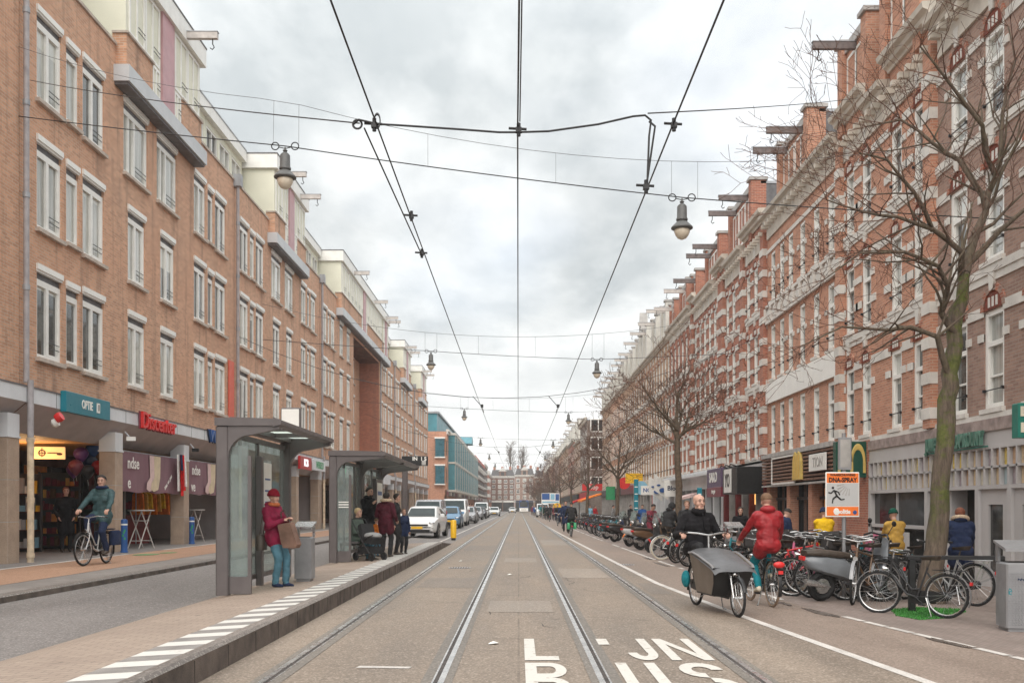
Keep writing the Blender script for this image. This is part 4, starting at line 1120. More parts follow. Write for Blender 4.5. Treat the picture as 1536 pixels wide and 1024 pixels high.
# ================================================================ right side: nineteenth century houses
RR = R(-90)
LEV = [(3.48, 5.45), (6.45, 8.35), (9.28, 11.05)]
def spans(a, b, cuts):
    out, x = [], a
    for (c, d) in sorted(cuts):
        if c > x: out.append((x, min(c, b)))
        x = max(x, d)
    if x < b: out.append((x, b))
    return [(p, q) for p, q in out if q - p > .03]
def dutch(Yf, Yn, label, wm, wins, ww=.82, levels=LEV, bands=(), arches=True, piers=(), cornice=12.1, dormers=(), beams='beam_wood', X=XR,
          sill=True, st='dutch', signband=None, deco=None, frieze=True, mansard=True, zb=3.3, sides=(True, True), dorm_m=None, steps=None, keyst=True, bandh=.2, group='nineteenth century houses on the right', gaps=None):
    L = Yf - Yn
    root = empty('brick_house', (X, Yf, 0), RR, label, 'house', group)
    us = [Yf - y for y in wins]
    ops = [(u - ww / 2, u + ww / 2, a, b) for u in us for (a, b) in levels]
    mb = MB(); wall_open(mb, 0, L, zb, cornice, ops, .16, 0, 0); shell(mb, L, cornice, 10, 0, 1, -.4, sides)
    mb.build('wall', [wm, 'roof_felt', 'paint_white'], root)
    for (a, b, z, t) in ops: window(root, a, z, b - a, t - z, st)
    # white stone bands, sills and blocks
    t = MB()
    for (z, h, ext) in bands:
        cuts = [(o[0] - .0, o[1] + .0) for o in ops if o[2] < z + h and o[3] > z]
        if ext:                                        # short blocks beside the openings only
            for c in cuts: t.box(max(0, c[0] - ext), c[0], -.035, .02, z, z + h, 0); t.box(c[1], min(L, c[1] + ext), -.035, .02, z, z + h, 0)
        else:
            for (p, q) in spans(0, L, cuts): t.box(p, q, -.032, .02, z, z + h * .8, 0)
    if sill:
        for (a, b) in levels: t.box(0, L, -.06, .01, a - .27, a - .105, 0)
    if keyst and arches:
        for (a, b, z, e) in ops:
            c = (a + b) / 2; t.prism([(c - .075, e + .38), (c + .075, e + .38), (c + .12, e + .78), (c - .12, e + .78)], -.07, .0, 'y', 0)
    for (u, w_) in piers:
        for z in [3.5, 4.3, 5.1, 5.9, 6.9, 7.7, 8.5, 9.5, 10.3, 11.1]: t.box(u - w_ / 2 - .02, u + w_ / 2 + .02, -.19, .0, z, z + .26, 0)
    if t.v: t.build('stone_trim', 'stone_white', root)
    if piers:
        for (u, w_) in piers: t = MB(); t.box(u - w_ / 2, u + w_ / 2, -.16, .0, zb, cornice, 0); t.build('pilaster', wm, root)
    if arches:
        for (a, b, z, e) in ops:
            t = MB(); c = (a + b) / 2; r_ = (b - a) / 2 - .02
            pts = [(c + r_ * math.cos(i * PI / 10), e + .02 + r_ * .9 * math.sin(i * PI / 10)) for i in range(11)]
            t.prism(pts, -.018, .0, 'y', 0)
            q0, q1 = r_ * 1.0, r_ * 1.0 + .12
            for i in range(10):
                A, B = i * PI / 10, (i + 1) * PI / 10
                t.prism([(c + q0 * math.cos(A), e + .02 + q0 * .9 * math.sin(A)), (c + q1 * math.cos(A), e + .02 + q1 * .95 * math.sin(A)), (c + q1 * math.cos(B), e + .02 + q1 * .95 * math.sin(B)), (c + q0 * math.cos(B), e + .02 + q0 * .9 * math.sin(B))], -.04, .0, 'y', 1 if i % 2 else 2)
            for k in (-.4, 0, .4): t.box(c + k * r_ - .04, c + k * r_ + .04, -.03, .0, e + .06, e + .06 + r_ * .5, 3)
            t.build('window_arch', ['arch_red', 'brick_red', wm, 'stone_white'], root)
    if signband:
        z0, z1, u0, u1 = signband
        t = MB(); t.box(u0, u1, -.09, .02, z0, z1, 0); t.build('blank_sign_band', 'paint_white', root)
    if deco:
        t = MB(); z0, z1 = deco
        t.box(0, L, -.1, .0, z0, z0 + .12, 0); t.box(0, L, -.1, .0, z1 - .1, z1, 0)
        n = int(L / .75); p = L / n
        for i in range(n):
            c = (i + .5) * p; zm = (z0 + z1) / 2
            t.prism([(c - .3, zm), (c, zm - .2), (c + .3, zm), (c, zm + .2)], -.08, .0, 'y', 0); t.box(c - p / 2 - .06, c - p / 2 + .06, -.14, .0, z0 + .1, z1 - .1, 0)
        t.build('stone_frieze', 'stone_white', root)
    # frieze and moulded cornice
    far_ = dorm_m is not None; cs = .55 if far_ else 1.0
    t = MB()
    if frieze and not far_: t.box(.1, L - .1, -.06, .02, cornice - .52, cornice, 0)
    prof = [(0, 0), (-.12, 0), (-.16, .1), (-.3, .16), (-.34, .3), (-.52, .38), (-.56, .56), (-.5, .6), (0, .62)]
    if not far_: cs = .68
    for (f0, f1, dz) in (steps or ((0, 1, 0),)):
        t.prism([(p[0] * cs, cornice + dz + p[1] * cs) for p in prof], f0 * L, f1 * L, 'x', 0)
        if dz: b_ = MB(); b_.box(f0 * L + .02, f1 * L - .02, -.02, .5, cornice - .02, cornice + dz, 0); b_.build('raised_gable', wm, root)
    n = 0 if far_ else int(L / .45)
    for i in range(n): u = (i + .5) * L / n; t.box(u - .07, u + .07, -.3, -.06, cornice - .12, cornice + .02, 0)
    t.build('cornice', 'stone_pale', root)
    if mansard:
        t = MB(); zc = cornice + .62 * cs
        t.prism([(.05, zc), (1.7, zc + 1.3), (6.2, zc + 1.6), (9.9, zc), ], .02, L - .02, 'x', 0); t.build('roof', 'slate', root)
    for (ya, yb, zt) in dormers:
        a, b = Yf - yb, Yf - ya
        a, b = max(.05, a), min(L - .05, b)
        zc = cornice + .3
        t = MB(); dm = dorm_m or wm
        pw = .42 if b - a > 2 else .25
        for x in (a, b - pw): t.box(x, x + pw, -.12, .5, zc, zt, 0); t.box(x - .06, x + pw + .06, -.2, .56, zt, zt + .12, 1)
        t.box(a + pw, b - pw, .02, .3, zc, zt - .28, 2); t.box(a + pw, b - pw, -.05, .3, zt - .28, zt - .02, 1)
        t.box(a + .03, b - .03, .3, 3.6, zc, zt - .14, 3); t.box(a, b, .28, 3.7, zt - .14, zt - .04, 4)
        d = t.build('dormer', [dm, 'stone_grey', dm, 'slate', 'zinc'], root)
        n = max(1, int((b - a - 2 * pw) / 1.0)); p = (b - a - 2 * pw) / n
        for i in range(n): window(d, a + pw + i * p + .05, zc + .35, p - .1, max(.5, zt - .4 - zc - .4), 'strip', -.0)
        nb = 2 if b - a > 3 else 1
        for i in range(nb): hoist_beam(root, a + (b - a) * (i + .5) / nb, -.05, 1.15, zt - .5, beams, .2, .13)
    return root
BB = [(4.86, .16, .22), (5.36, .26, 0), (7.72, .16, .22), (8.26, .26, 0), (10.5, .16, .22), (10.98, .24, 0), (6.02, .2, 0), (8.95, .16, 0)]
dutch(22.55, 8.6, 'dark brown brick house with white bands behind the big bare tree', 'brick_brown', [21.5, 19.9, 18.2, 16.5, 14.8, 13.1, 11.4], .84, bands=BB, dormers=[(15.5, 19.0, 15.2)], sides=(True, True), steps=((0, .3, .0), (.3, .62, .45), (.62, 1, 0)))
BR = [(4.8, .18, .3), (5.34, .28, 0), (7.0, .2, .4), (7.72, .18, .3), (8.26, .28, 0), (9.8, .2, .4), (10.5, .16, .3), (10.98, .26, 0), (6.05, .18, 0), (8.92, .18, 0)]
dutch(29.4, 22.55, 'orange red gabled brick house right of the white sign band', 'brick_orange', [28.55, 27.2, 25.05, 23.6], .72, bands=BR, piers=[(.22, .4), (6.6, .44)], dormers=[(26.9, 29.3, 14.9), (23.3, 25.9, 15.3)], cornice=12.0, steps=((0, .36, .55), (.36, .58, .0), (.58, 1, .55)))
dutch(38.0, 29.4, 'orange brick house with blank white sign band above slatted fascia', 'brick_orange', [37.2, 35.95, 34.8, 33.35, 31.8, 30.3], .66, levels=[(3.5, 5.3), (6.3, 8.3), (9.22, 11.05)], bands=[(10.2, .16, .2), (11.1, .18, 0), (7.4, .15, .2)],
      arches=False, signband=(5.4, 6.16, .05, 8.5), deco=(8.42, 9.12), dormers=[(32.4, 36.2, 14.5)], sill=False, cornice=12.15)
BR4 = [(3.9, .16, .2), (4.75, .2, .25), (5.34, .3, 0), (6.9, .22, 0), (7.6, .2, .3), (8.3, .3, 0), (9.75, .22, 0), (10.45, .2, .3), (11.0, .28, 0), (6.05, .22, 0), (8.93, .22, 0)]
dutch(46.2, 38.0, 'red brick house with heavy white banding over the black box sign', 'brick_red', [45.3, 44.0, 42.5, 41.2, 39.9, 38.7], .68, bands=BR4, piers=[(.3, .55), (4.4, .5), (7.9, .5)], dormers=[(40.2, 44.6, 14.7)], cornice=12.0, steps=((0, .16, .5), (.16, .55, .05), (.55, 1, .5)))
dutch(54.3, 46.2, 'red brick house with white banding and white frieze past the box sign', 'brick_red', [53.5, 52.1, 50.8, 49.5, 48.2, 46.9], .68, bands=BR4, piers=[(.3, .5), (7.8, .5)], dormers=[(46.6, 50.2, 14.3), (52.6, 54.2, 14.0)], cornice=12.0, steps=((0, .2, .45), (.2, .8, 0), (.8, 1, .45)))
def rng(a, b, n): return [b - (b - a) * (i + .5) / n for i in range(n)]
BO = [(5.36, .2, 0), (8.28, .2, 0), (6.1, .14, 0)]
dutch(62.5, 54.3, 'brown red brick house with arched windows behind the middle street tree', 'brick_red', rng(54.3, 62.5, 6), .7, bands=BR4[:6], dormers=[(55.5, 58.2, 14.2), (60, 62, 14.0)], beams='beam_pale', cornice=12.1)
dutch(72, 62.5, 'ochre brick house with tall shop windows beside the white flags', 'brick_ochre', rng(62.5, 72, 7), .7, bands=BO, dormers=[(63.5, 66, 14.6), (68, 70.5, 14.6)], dorm_m='paint_dull', beams='beam_pale', cornice=12.0)
dutch(81, 72, 'ochre brick house with two white dormers and a small spire', 'brick_ochre', rng(72, 81, 6), .75, bands=BO, dormers=[(73, 75.5, 14.8), (77.5, 80, 14.8)], dorm_m='paint_dull', beams='beam_pale', cornice=12.0)
dutch(91, 81, 'ochre brick house with three white dormers halfway along the row', 'brick_ochre', rng(81, 91, 7), .75, bands=BO[:2], arches=False, dormers=[(82, 84, 14.6), (85.3, 87.3, 14.6), (88.6, 90.6, 14.6)], dorm_m='paint_dull', beams='beam_pale', cornice=11.9, st='far')
dutch(102, 91, 'tan brick house with three white dormers, second from the row end', 'brick_tan', rng(91, 102, 8), .75, bands=BO[:2], arches=False, dormers=[(92, 94.2, 14.4), (95.6, 97.8, 14.4), (99, 101.4, 14.4)], dorm_m='paint_dull', beams='beam_pale', cornice=11.9, st='far')
dutch(113, 102, 'ochre brick corner house at the end of the near row', 'brick_ochre', rng(102, 113, 8), .75, bands=BO[:1], arches=False, dormers=[(103, 105.2, 14.2), (106.6, 108.8, 14.2), (110, 112.4, 14.2)], dorm_m='paint_dull', beams='beam_pale', cornice=11.9, st='far')
# spire on the white dormered house
m = MB(); m.prism([(-.5, 0), (.5, 0), (0, 1.8)], -.3, .3, 'y', 0)
tag(m.build('roof_spire', 'stone_grey', None, loc=(9.6, 76.5, 14.6)), 'small pointed stone spire on the roofline between white dormers', 'spire').rotation_euler = (0, 0, RR)
XF = 8.3
g2 = dutch(134, 121, 'grey brown corner house jutting out beyond the side street', 'brick_grey', rng(121, 134, 8), .95, levels=[(3.6, 5.4), (6.3, 8.1), (9.0, 10.9)], arches=False, X=XF, st='far', cornice=12.0, mansard=False, sill=False, keyst=False, frieze=False)
side = MB()
for z in (3.6, 6.0, 8.4, 10.6): side.box(.4, 2.4, -.08, .05, z, z + 1.6, 0); side.box(.52, 1.32, -.1, -.08, z + .12, z + 1.48, 1); side.box(1.44, 2.28, -.1, -.08, z + .12, z + 1.48, 1)
s_o = side.build('side_window', ['paint_white', 'glass_shop'], g2, loc=(13.0, .0, 0)); s_o.rotation_euler = (0, 0, R(90))
yy = 134.2
far_l = ['first low brown house past the grey corner house', 'red house with a light frieze behind the distant awnings', 'ochre house behind the distant orange awning trees', 'tan house two thirds along the distant right row', 'brown house in the distant right row above the crowd', 'red house in the distant right row near its end', 'ochre house in the distant right row next to the last', 'dark house ending the distant right row', 'brown house closing the right row behind branches']
for i in range(9):
    L = [14, 18, 20, 20, 22, 24, 24, 26, 28][i]
    dutch(yy + L, yy, far_l[i], ['brick_ochre', 'brick_red', 'brick_ochre', 'brick_tan', 'brick_brown', 'brick_red', 'brick_ochre', 'brick_dark', 'brick_brown'][i], rng(yy, yy + L, int(L / 1.8)), .95,
          bands=BO[:1], arches=False, X=XF, st='far', cornice=[10.3, 11.2, 11.6, 11.4, 11.8, 11.3, 11.8, 11.5, 11.9][i], sill=False, keyst=False,
          levels=[(3.6, 5.4), (6.2, 8.0), (8.6, 10.1)], dormers=[(yy + L * .2, yy + L * .35, 13.6), (yy + L * .6, yy + L * .75, 13.6)], dorm_m='paint_dull', beams='beam_pale', sides=(i > 0, True))
    yy += L + .1
# ---------------------------------------------------------------- shops on the right
def ru(Y, Yf): return Yf - Y
# grey shop with glass block bands (under the brown and the orange house)
Yf = 29.3
s = empty('shopfront', (XR, Yf, 0), RR, 'grey painted shop front with two rows of coloured glass blocks', 'shop front')
L = Yf - 8.6
a0 = Yf - 26.75                                # brick pier at the left
m = MB()
m.box(a0, L, -.12, .1, 3.02, 3.26, 0)           # dirty tiled lintel
m.build('tiled_lintel', 'tile_dirty', s)
m = MB()
m.box(a0, L, -.08, .1, 2.72, 3.02, 0); m.box(a0, L, -.10, .1, 1.86, 1.94, 0); m.box(a0, L, -.1, .1, 2.66, 2.72, 0); m.box(a0, L, -.1, .1, 2.28, 2.32, 0)
u = a0
while u < L: m.box(u, u + .06, -.1, .1, 1.94, 2.66, 0); u += .33
for x in (a0, Yf - 23.05, Yf - 22.1, Yf - 20.5, Yf - 19.15, Yf - 17.75, Yf - 16.3, Yf - 14.9): m.box(x, x + .16, -.11, .12, -.15, 1.86, 0)
m.box(a0, Yf - 23.05, -.11, .1, -.15, .22, 0); m.box(a0, Yf - 23.05, -.11, .1, .98, 1.06, 0)
m.build('frame', 'shop_grey', s)
m = MB(); u = a0 + .06
while u < L - .3:
    for z in (1.95, 2.33): m.box(u + .005, u + .265, -.02, .02, z, z + .32, random.choice((0, 0, 1, 1, 2, 3, 4, 4, 5)))
    u += .33
m.build('glass_blocks', ['glass_block_%d' % i for i in range(6)], s)
m = MB(); m.box(a0 + .16, Yf - 23.05, .02, .06, 1.06, 1.86, 0); m.box(a0 + .16, Yf - 23.05, .02, .06, .22, .98, 1); m.box(a0 + 1.75, a0 + 1.82, -.02, .02, 1.06, 1.86, 2)
m.build('shop_window', ['glass_shop', 'glass_shop', 'shop_grey'], s)
m = MB(); m.box(Yf - 21.9, Yf - 20.5, .5, .6, -.15, 1.86, 0); m.box(Yf - 21.95, Yf - 21.85, -.0, .6, -.15, 1.86, 2); m.box(Yf - 20.95, Yf - 20.5, .42, .5, -.15, 1.86, 1); m.box(Yf - 21.6, Yf - 21.1, .46, .5, .9, 1.7, 3)
m.build('entrance', ['shop_grey', 'shop_red', 'shop_grey', 'enamel_cream'], s)
for x0, x1 in ((20.34, 19.15), (18.99, 17.75), (17.59, 16.3), (16.14, 14.9)):
    a, b = Yf - x0, Yf - x1
    m = MB(); m.box(a, a + .3, -.04, .04, -.12, 1.86, 0); m.box(b - .3, b, -.04, .04, -.12, 1.86, 0); m.box(a + .3, b - .3, -.04, .04, 1.55, 1.86, 0); m.box(a + .3, b - .3, -.04, .04, -.12, .2, 0)
    d = m.build('door', 'shop_grey', s)
    g = MB(); g.box(a + .3, b - .3, .0, .02, .2, 1.55, 0); g.build('pane', 'glass_shop', d)
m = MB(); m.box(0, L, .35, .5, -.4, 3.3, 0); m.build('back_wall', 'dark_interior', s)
m = MB(); m.box(0.0, a0, -.1, .4, -.2, 3.3, 0); m.build('pier', 'brick_red', s)
o = empty('shop_lettering', (XR - .12, 21.45, 2.80), RR, 'weathered green raised letters partly hidden by the tree trunk', 'sign')
t = MB(); add_text(t, 'JUWELIER UL & AMROUNY', .40, Tm((0, -.03, .08)) @ UP, .07, .012, 0, .58); t.box(-1.55, 1.55, -.02, .0, -.1, -.07, 1); t.build('lettering', ['letter_green', 'sign_green'], o, fix=False)
o = empty('hanging_sign', (XR, 16.75, 2.66), RR, 'dark green box sign with cream letters cut by the right edge', 'sign')
m = MB(); m.bbox(-.12, .12, -1.15, -.05, 0, .58, .015, 0); m.build('box', 'sign_green', o)
t = MB()
for r_, z in (('EN', .43), ('BA', .16)): add_text(t, r_, .2, Tm((.126, -.99, z), 0, 0, R(90)) @ UP, .012, .015, 0)
t.build('lettering', 'enamel_cream', o, fix=False)
# posters and small freezer in front of the shop window
o = empty('poster_board', (8.95, 24.1, -.09), RR, 'board of small coloured posters under the grey shop window', 'poster board')
m = MB(); m.box(-1.1, 1.1, 0, .08, .25, 1.0, 0); m.build('board', 'shop_grey', o)
m = MB()
for i in range(9): x = -1.0 + (i % 5) * .42; z = .3 + (i // 5) * .34; m.box(x, x + .34, -.012 - .002 * (i % 3), -.002, z, z + .3, i % 5)
m.build('posters', ['enamel_pink', 'enamel_teal', 'enamel_yellow', 'enamel_lightblue', 'paint_white'], o)
for x in (-1, 1): m = MB(); m.box(x - .03, x + .03, .0, .06, 0, .25, 0); m.build('leg', 'iron', o)
# restaurant with slatted timber fascia
Yf = 37.9
s = empty('restaurant_front', (XR, Yf, 0), RR, 'restaurant front with brown timber slats and dark glass', 'restaurant front')
L = 8.5
m = MB(); m.box(0, L, -.28, .1, 3.3, 3.45, 0); m.box(0, L, -.25, .0, 2.24, 2.3, 0); m.build('trim', 'stone_grey', s)
m = MB()
for k in range(8): m.box(0, L, -.24, -.08, 2.36 + k * .12, 2.43 + k * .12, 0)
m.build('slats', 'wood_slat', s)
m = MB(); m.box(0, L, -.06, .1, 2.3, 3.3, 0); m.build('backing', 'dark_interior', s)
m = MB()
for x in (1.5, 4.6): m.box(x, x + .06, -.27, -.24, 2.3, 3.3, 0)
m.box(1.5, 4.66, -.27, -.24, 3.22, 3.28, 0); m.box(1.5, 4.66, -.27, -.24, 2.3, 2.36, 0)
m.build('sign_frame', 'paint_white', s)
m = MB(); m.box(0, L, .3, .34, -.2, 2.3, 0); m.build('window_glass', 'glass_shop', s)
for x in (.2, 3.0, 5.6, 8.2):
    m = MB(); m.box(x - .2, x + .2, -.05, .34, -.2, 2.3, 0); m.build('pillar', 'brick_orange', s)
m = MB()
for k in range(9): m.box(.5 + k * .95, .56 + k * .95, .22, .3, -.2, 2.3, 0)
m.box(0, L, .2, .3, 1.75, 1.85, 0); m.build('mullion', 'iron', s)
m = MB(); m.box(6.3, 6.9, .2, .3, .2, 2.1, 0); m.build('menu_screen', 'shop_orange', s)
o = empty('logo_panel', (XR - .32, 32.95, 2.4), RR, 'tall mustard yellow arched panel on the timber slats', 'sign')
m = MB(); m.prism([(-.5, 0), (.5, 0), (.46, .62), (.36, .84), (.2, .93), (.06, .84), (0, .66), (-.06, .84), (-.2, .93), (-.36, .84), (-.46, .62)], 0, .1, 'y', 0); m.build('panel', 'mustard', o)
m = MB()
for x in (-.3, -.1, .1, .3): m.box(x - .012, x + .012, -.01, 0, .05, .8, 0)
m.build('ribs', 'enamel_gold', o)
flat_sign('letter_panel', 'white letter panel at the right end of the timber slats', 'sign', XR - .34, 30.6, 2.62, RR, 1.7, .52, .05, ['paint_white', 'stone_grey', 'stone_grey'], lambda t: add_text(t, 'TION', .42, Tm((.1, -.006, .25)) @ UP, .012, .006, 0))
o = empty('hanging_sign', (XR, 27.05, 2.3), RR, 'dark green box sign with a golden arch beside the brick pier', 'sign')
m = MB(); m.bbox(-.14, .14, -.92, -.05, 0, .97, .015, 0); m.build('box', 'enamel_darkgreen', o)
t = MB(); T_ = Tm((.15, -.5, .22), 0, 0, R(90))
t.torus(.17, .035, 14, 6, T_ @ Tm((-.17, 0, .2)) @ Matrix.Diagonal((1, 1, 2.4, 1)), 0, 0, PI, .012); t.torus(.17, .035, 14, 6, T_ @ Tm((.17, 0, .2)) @ Matrix.Diagonal((1, 1, 2.4, 1)), 0, 0, PI, .012)
for x in (-.34, 0, .34): t.box(x - .035, x + .035, -.012, .012, -.1, .2, 0, T_)
t.build('arch_logo', 'mustard', o)
m = MB(); m.tube([(0, -.05, .85), (0, .1, .85)], .03, 6); m.build('bracket', 'iron', o)
# black box sign and cafe front
Yf = 46.1
s = empty('shopfront', (XR, Yf, 0), RR, 'dark cafe front below the black box sign', 'shop front')
m = MB(); m.box(0, 8.0, .3, .34, -.2, 3.3, 0); m.build('window_glass', 'glass_shop', s)
m = MB()
for k in range(7): m.box(.1 + k * 1.25, .28 + k * 1.25, -.04, .3, -.2, 2.5, k % 2)
m.box(0, 8.0, -.06, .3, 2.5, 3.3, 2); m.build('frame', ['shop_red', 'stone_grey', 'shop_grey'], s)
m = MB(); m.box(5.6, 6.2, .1, .2, 1.6, 2.3, 0); m.build('warm_lamp', 'lit_warm', s)
o = empty('box_sign', (XR, 39.9, 2.02), RR, 'large black projecting box sign with a white lettered panel', 'sign')
m = MB(); m.bbox(-1.35, 1.35, -1.05, -.02, 0, 1.05, .02, 0); m.build('box', 'black_paint', o)
m = MB(); m.box(-1.0, .35, -1.07, -1.05, .06, 1.0, 0); m.build('panel', 'paint_white', o)
t = MB(); add_text(t, 'YO', .75, Tm((-.32, -1.08, .52)) @ UP, .012, .01, 0, .85); t.build('lettering', 'black_paint', o, fix=False)
m = MB()
for x in (-.9, 0, .9): m.tube([(x, -.9, 1.05), (x, -1.2, 1.16), (x, -1.24, 1.08)], .025, 6)
m.build('spotlight', 'iron', o)
o = empty('hanging_sign', (XR - .12, 44.3, 1.95), RR, 'purple and pink shop sign beside the black box sign', 'sign')
m = MB(); m.bbox(-1.6, 1.6, -.7, -.55, .42, 1.25, .015, 0); m.bbox(-1.6, 1.6, -.71, -.55, 0, .42, .01, 1); m.build('board', ['sign_purple', 'enamel_maroon'], o)
t = MB(); add_text(t, 'SAKO', .62, Tm((-.1, -.715, .84)) @ UP, .012, .01, 0, 1.1); add_text(t, 'to go', .26, Tm((0, -.725, .24)) @ UP, .012, .01, 0, 1.4); t.build('lettering', 'paint_white', o, fix=False)
m = MB(); m.box(-1.5, -1.4, -.55, .1, .5, .6, 0); m.box(1.4, 1.5, -.55, .1, .5, .6, 0); m.build('bracket', 'iron', o)
# white shop front with long pale fascia
Yf = 62.4
s = empty('shopfront', (XR, Yf, 0), RR, 'long white shop front left of the purple sign', 'shop front')
m = MB(); m.box(0, 16.2, -.3, .1, 2.4, 3.3, 0); m.box(0, 16.2, -.8, -.3, 3.0, 3.12, 0)
for k in range(9): m.box(k * 2.0, k * 2.0 + .3, -.06, .3, -.2, 2.4, 0)
m.box(0, 16.2, -.05, .3, -.2, .5, 0); m.build('frame', 'fascia_white', s)
m = MB(); m.box(0, 16.2, .2, .24, .5, 2.4, 0); m.build('window_glass', 'glass_shop', s)
o = empty('awning', (XR - .3, 51.5, 2.0), RR, 'small pale lilac awning beside the purple sign', 'awning')
m = MB(); m.prism([(0, .25), (-.9, 0), (-.9, -.12), (0, .1)], -1.2, 1.2, 'x', 0); m.build('cloth', 'sock_pink', o)
m = MB(); m.tube([(-1.1, 0, .2), (-1.1, -.85, -.02)], .015, 6); m.build('arm', 'iron', o); m = MB(); m.tube([(1.1, 0, .2), (1.1, -.85, -.02)], .015, 6); m.build('arm', 'iron', o)
Yf = 72
s = empty('shopfront', (XR, Yf, 0), RR, 'shop front with tall windows beside the red door', 'shop front')
m = MB(); m.box(0, 9.4, -.1, .1, 2.9, 3.3, 0)
for k in range(6): m.box(k * 1.85, k * 1.85 + .22, -.06, .3, -.2, 2.9, 0)
m.build('frame', 'fascia_white', s)
m = MB(); m.box(0, 9.4, .2, .24, -.2, 2.9, 0); m.build('window_glass', 'glass_shop', s)
m = MB(); m.box(.6, 1.8, .05, .2, -.2, 2.5, 0); m.build('door', 'enamel_red', s)
for (Yf, L, lb) in ((81, 9, 'brown shop front beyond the red door'), (91, 10, 'shop front with a low fascia near the middle of the row'), (102, 11, 'shop front behind the far parked bicycles'), (113, 11, 'corner shop front at the end of the near row')):
    s = empty('shopfront', (XR, Yf, 0), RR, lb, 'shop front')
    m = MB(); m.box(0, L, -.15, .1, 2.6, 3.3, 0)
    for k in range(int(L / 1.8) + 1): m.box(k * 1.8, k * 1.8 + .25, -.06, .3, -.2, 2.6, 1)
    m.build('frame', [random.choice(('enamel_cream', 'shop_dark', 'enamel_maroon')), 'stone_grey'], s)
    m = MB(); m.box(0, L, .2, .24, -.2, 2.6, 0); m.build('window_glass', 'glass_shop', s)
for (Yf, L, lb) in ((134, 13, 'shop front under the grey corner house'), (270, 130, 'distant shop fronts running along the far right row')):
    s = empty('shopfront', (XF, Yf, 0), RR, lb, 'shop front')
    m = MB(); m.box(0, L, -.15, .1, 2.6, 3.3, 0)
    for k in range(int(L / 3) + 1): m.box(k * 3, k * 3 + .25, -.06, .3, -.2, 2.6, 1)
    m.build('frame', ['enamel_red' if L < 20 else 'shop_dark', 'stone_grey'], s)
    m = MB(); m.box(0, L, .2, .24, -.2, 2.6, 0); m.build('window_glass', 'glass_shop', s)
def proj_sign(Y, z, w, h, label, mats, body=None, size=.3, d=.12, rnd=False, xo=.1, post=True):   # sign standing out from the wall, facing along the street
    o = empty('hanging_sign', (XR, Y, z), RR, label, 'sign', None)
    m = MB()
    if rnd: m.lathe([(w / 2, -d / 2), (w / 2, d / 2)], 20, Tm((0, -xo - w / 2, h / 2), 0, R(90)), 0)
    else: m.bbox(-d / 2, d / 2, -xo - w, -xo, 0, h, .012, 0)
    m.build('panel', mats[0], o)
    if body:
        t = MB(); add_text(t, body, size, Tm((d / 2 + .006, -xo - w / 2, h / 2), 0, 0, R(90)) @ UP, .012, .01, 0); t.build('lettering', mats[1], o, fix=False)
    m = MB(); m.tube([(0, -xo, h * .8), (0, .05, h * .8)], .03, 6); m.build('bracket', 'iron', o)
proj_sign(57.5, 2.1, 1.0, .95, 'white square sign with blue lettering behind the middle tree', ['paint_white', 'enamel_navy'], 'Blok', .36)
proj_sign(66.0, 2.3, 1.3, .6, 'white oblong sign with blue letters above the bicycles', ['paint_white', 'enamel_blue'], 'NOVA', .36)
proj_sign(72.5, 2.4, 1.0, 1.0, 'round turquoise sign by the yellow one', ['enamel_lightblue', 'paint_white'], None, rnd=True)
proj_sign(75.5, 3.3, 1.3, .75, 'slanting yellow sign in the row of small shop signs', ['enamel_yellow', 'enamel_red'], None)
proj_sign(84.0, 3.0, 1.0, 1.0, 'round red sign left of the yellow sign', ['enamel_bright_red', 'paint_white'], None, rnd=True)
proj_sign(97.0, 2.2, .9, 1.3, 'narrow green and white sign far along the row', ['enamel_green', 'paint_white'], None)
# white flags
for i, (Y, z, lb) in enumerate(((59.5, 1.75, 'white flag with a blue print hanging from a tilted pole'), (62.0, 1.7, 'second white flag, farther along the tilted flag poles'))):
    o = empty('flag', (XR - .2, Y, z), RR, lb, 'flag', 'white shop flags')
    m = MB(); m.tube([(0, 0, .7), (0, -1.2, 1.75)], .025, 6); m.build('pole', 'paint_white', o)
    m = MB(); n = 8; vs = []
    for k in range(n + 1):
        for q in range(4): vs.append((.07 * math.sin(k * 1.1 + q), -.35 - .85 * k / n, lerp(1.0 + .74 * k / n, .15 + .6 * k / n, q / 3)))
    m.add(vs, [(k * 4 + q, k * 4 + q + 1, k * 4 + q + 5, k * 4 + q + 4) for k in range(n) for q in range(3)]); m.build('cloth', 'paint_white', o, 60, fix=False)
    t = MB(); t.ell((.1, -.72, .75), (.012, .2, .14), 10, 6); t.ell((.1, -.95, 1.05), (.012, .12, .06), 10, 6); t.build('emblem', 'enamel_blue', o, fix=False)
# distant awnings
for (Y, X, w_, z, c, lb) in ((103, XR - 1.2, 7, 2.2, 'orange', 'wide orange awning over a terrace past the near row'), (118, XF, 6, 2.1, 'bright_red', 'red awning left of the orange awning')):
    o = empty('awning', (X, Y, z), RR, lb, 'awning')
    m = MB(); m.prism([(0, .7), (-2.0, 0), (-2.0, -.2), (0, .55)], -w_ / 2, w_ / 2, 'x', 0); m.build('cloth', 'cloth_' + c, o)
    m = MB(); m.tube([(-w_ / 2, 0, .5), (-w_ / 2, -1.95, -.1)], .03, 6); m.build('arm', 'iron', o); m = MB(); m.tube([(w_ / 2, 0, .5), (w_ / 2, -1.95, -.1)], .03, 6); m.build('arm', 'iron', o)
flat_sign('shop_sign', 'red lit sign with white letters above the orange awning', 'sign', XF + .3, 116, 3.4, 0, 2.4, .8, .15, ['enamel_bright_red', 'paint_white', 'slate'], lambda t: add_text(t, 'Shop', .7, Tm((0, -.01, .4)) @ UP, .012, .01, 0))
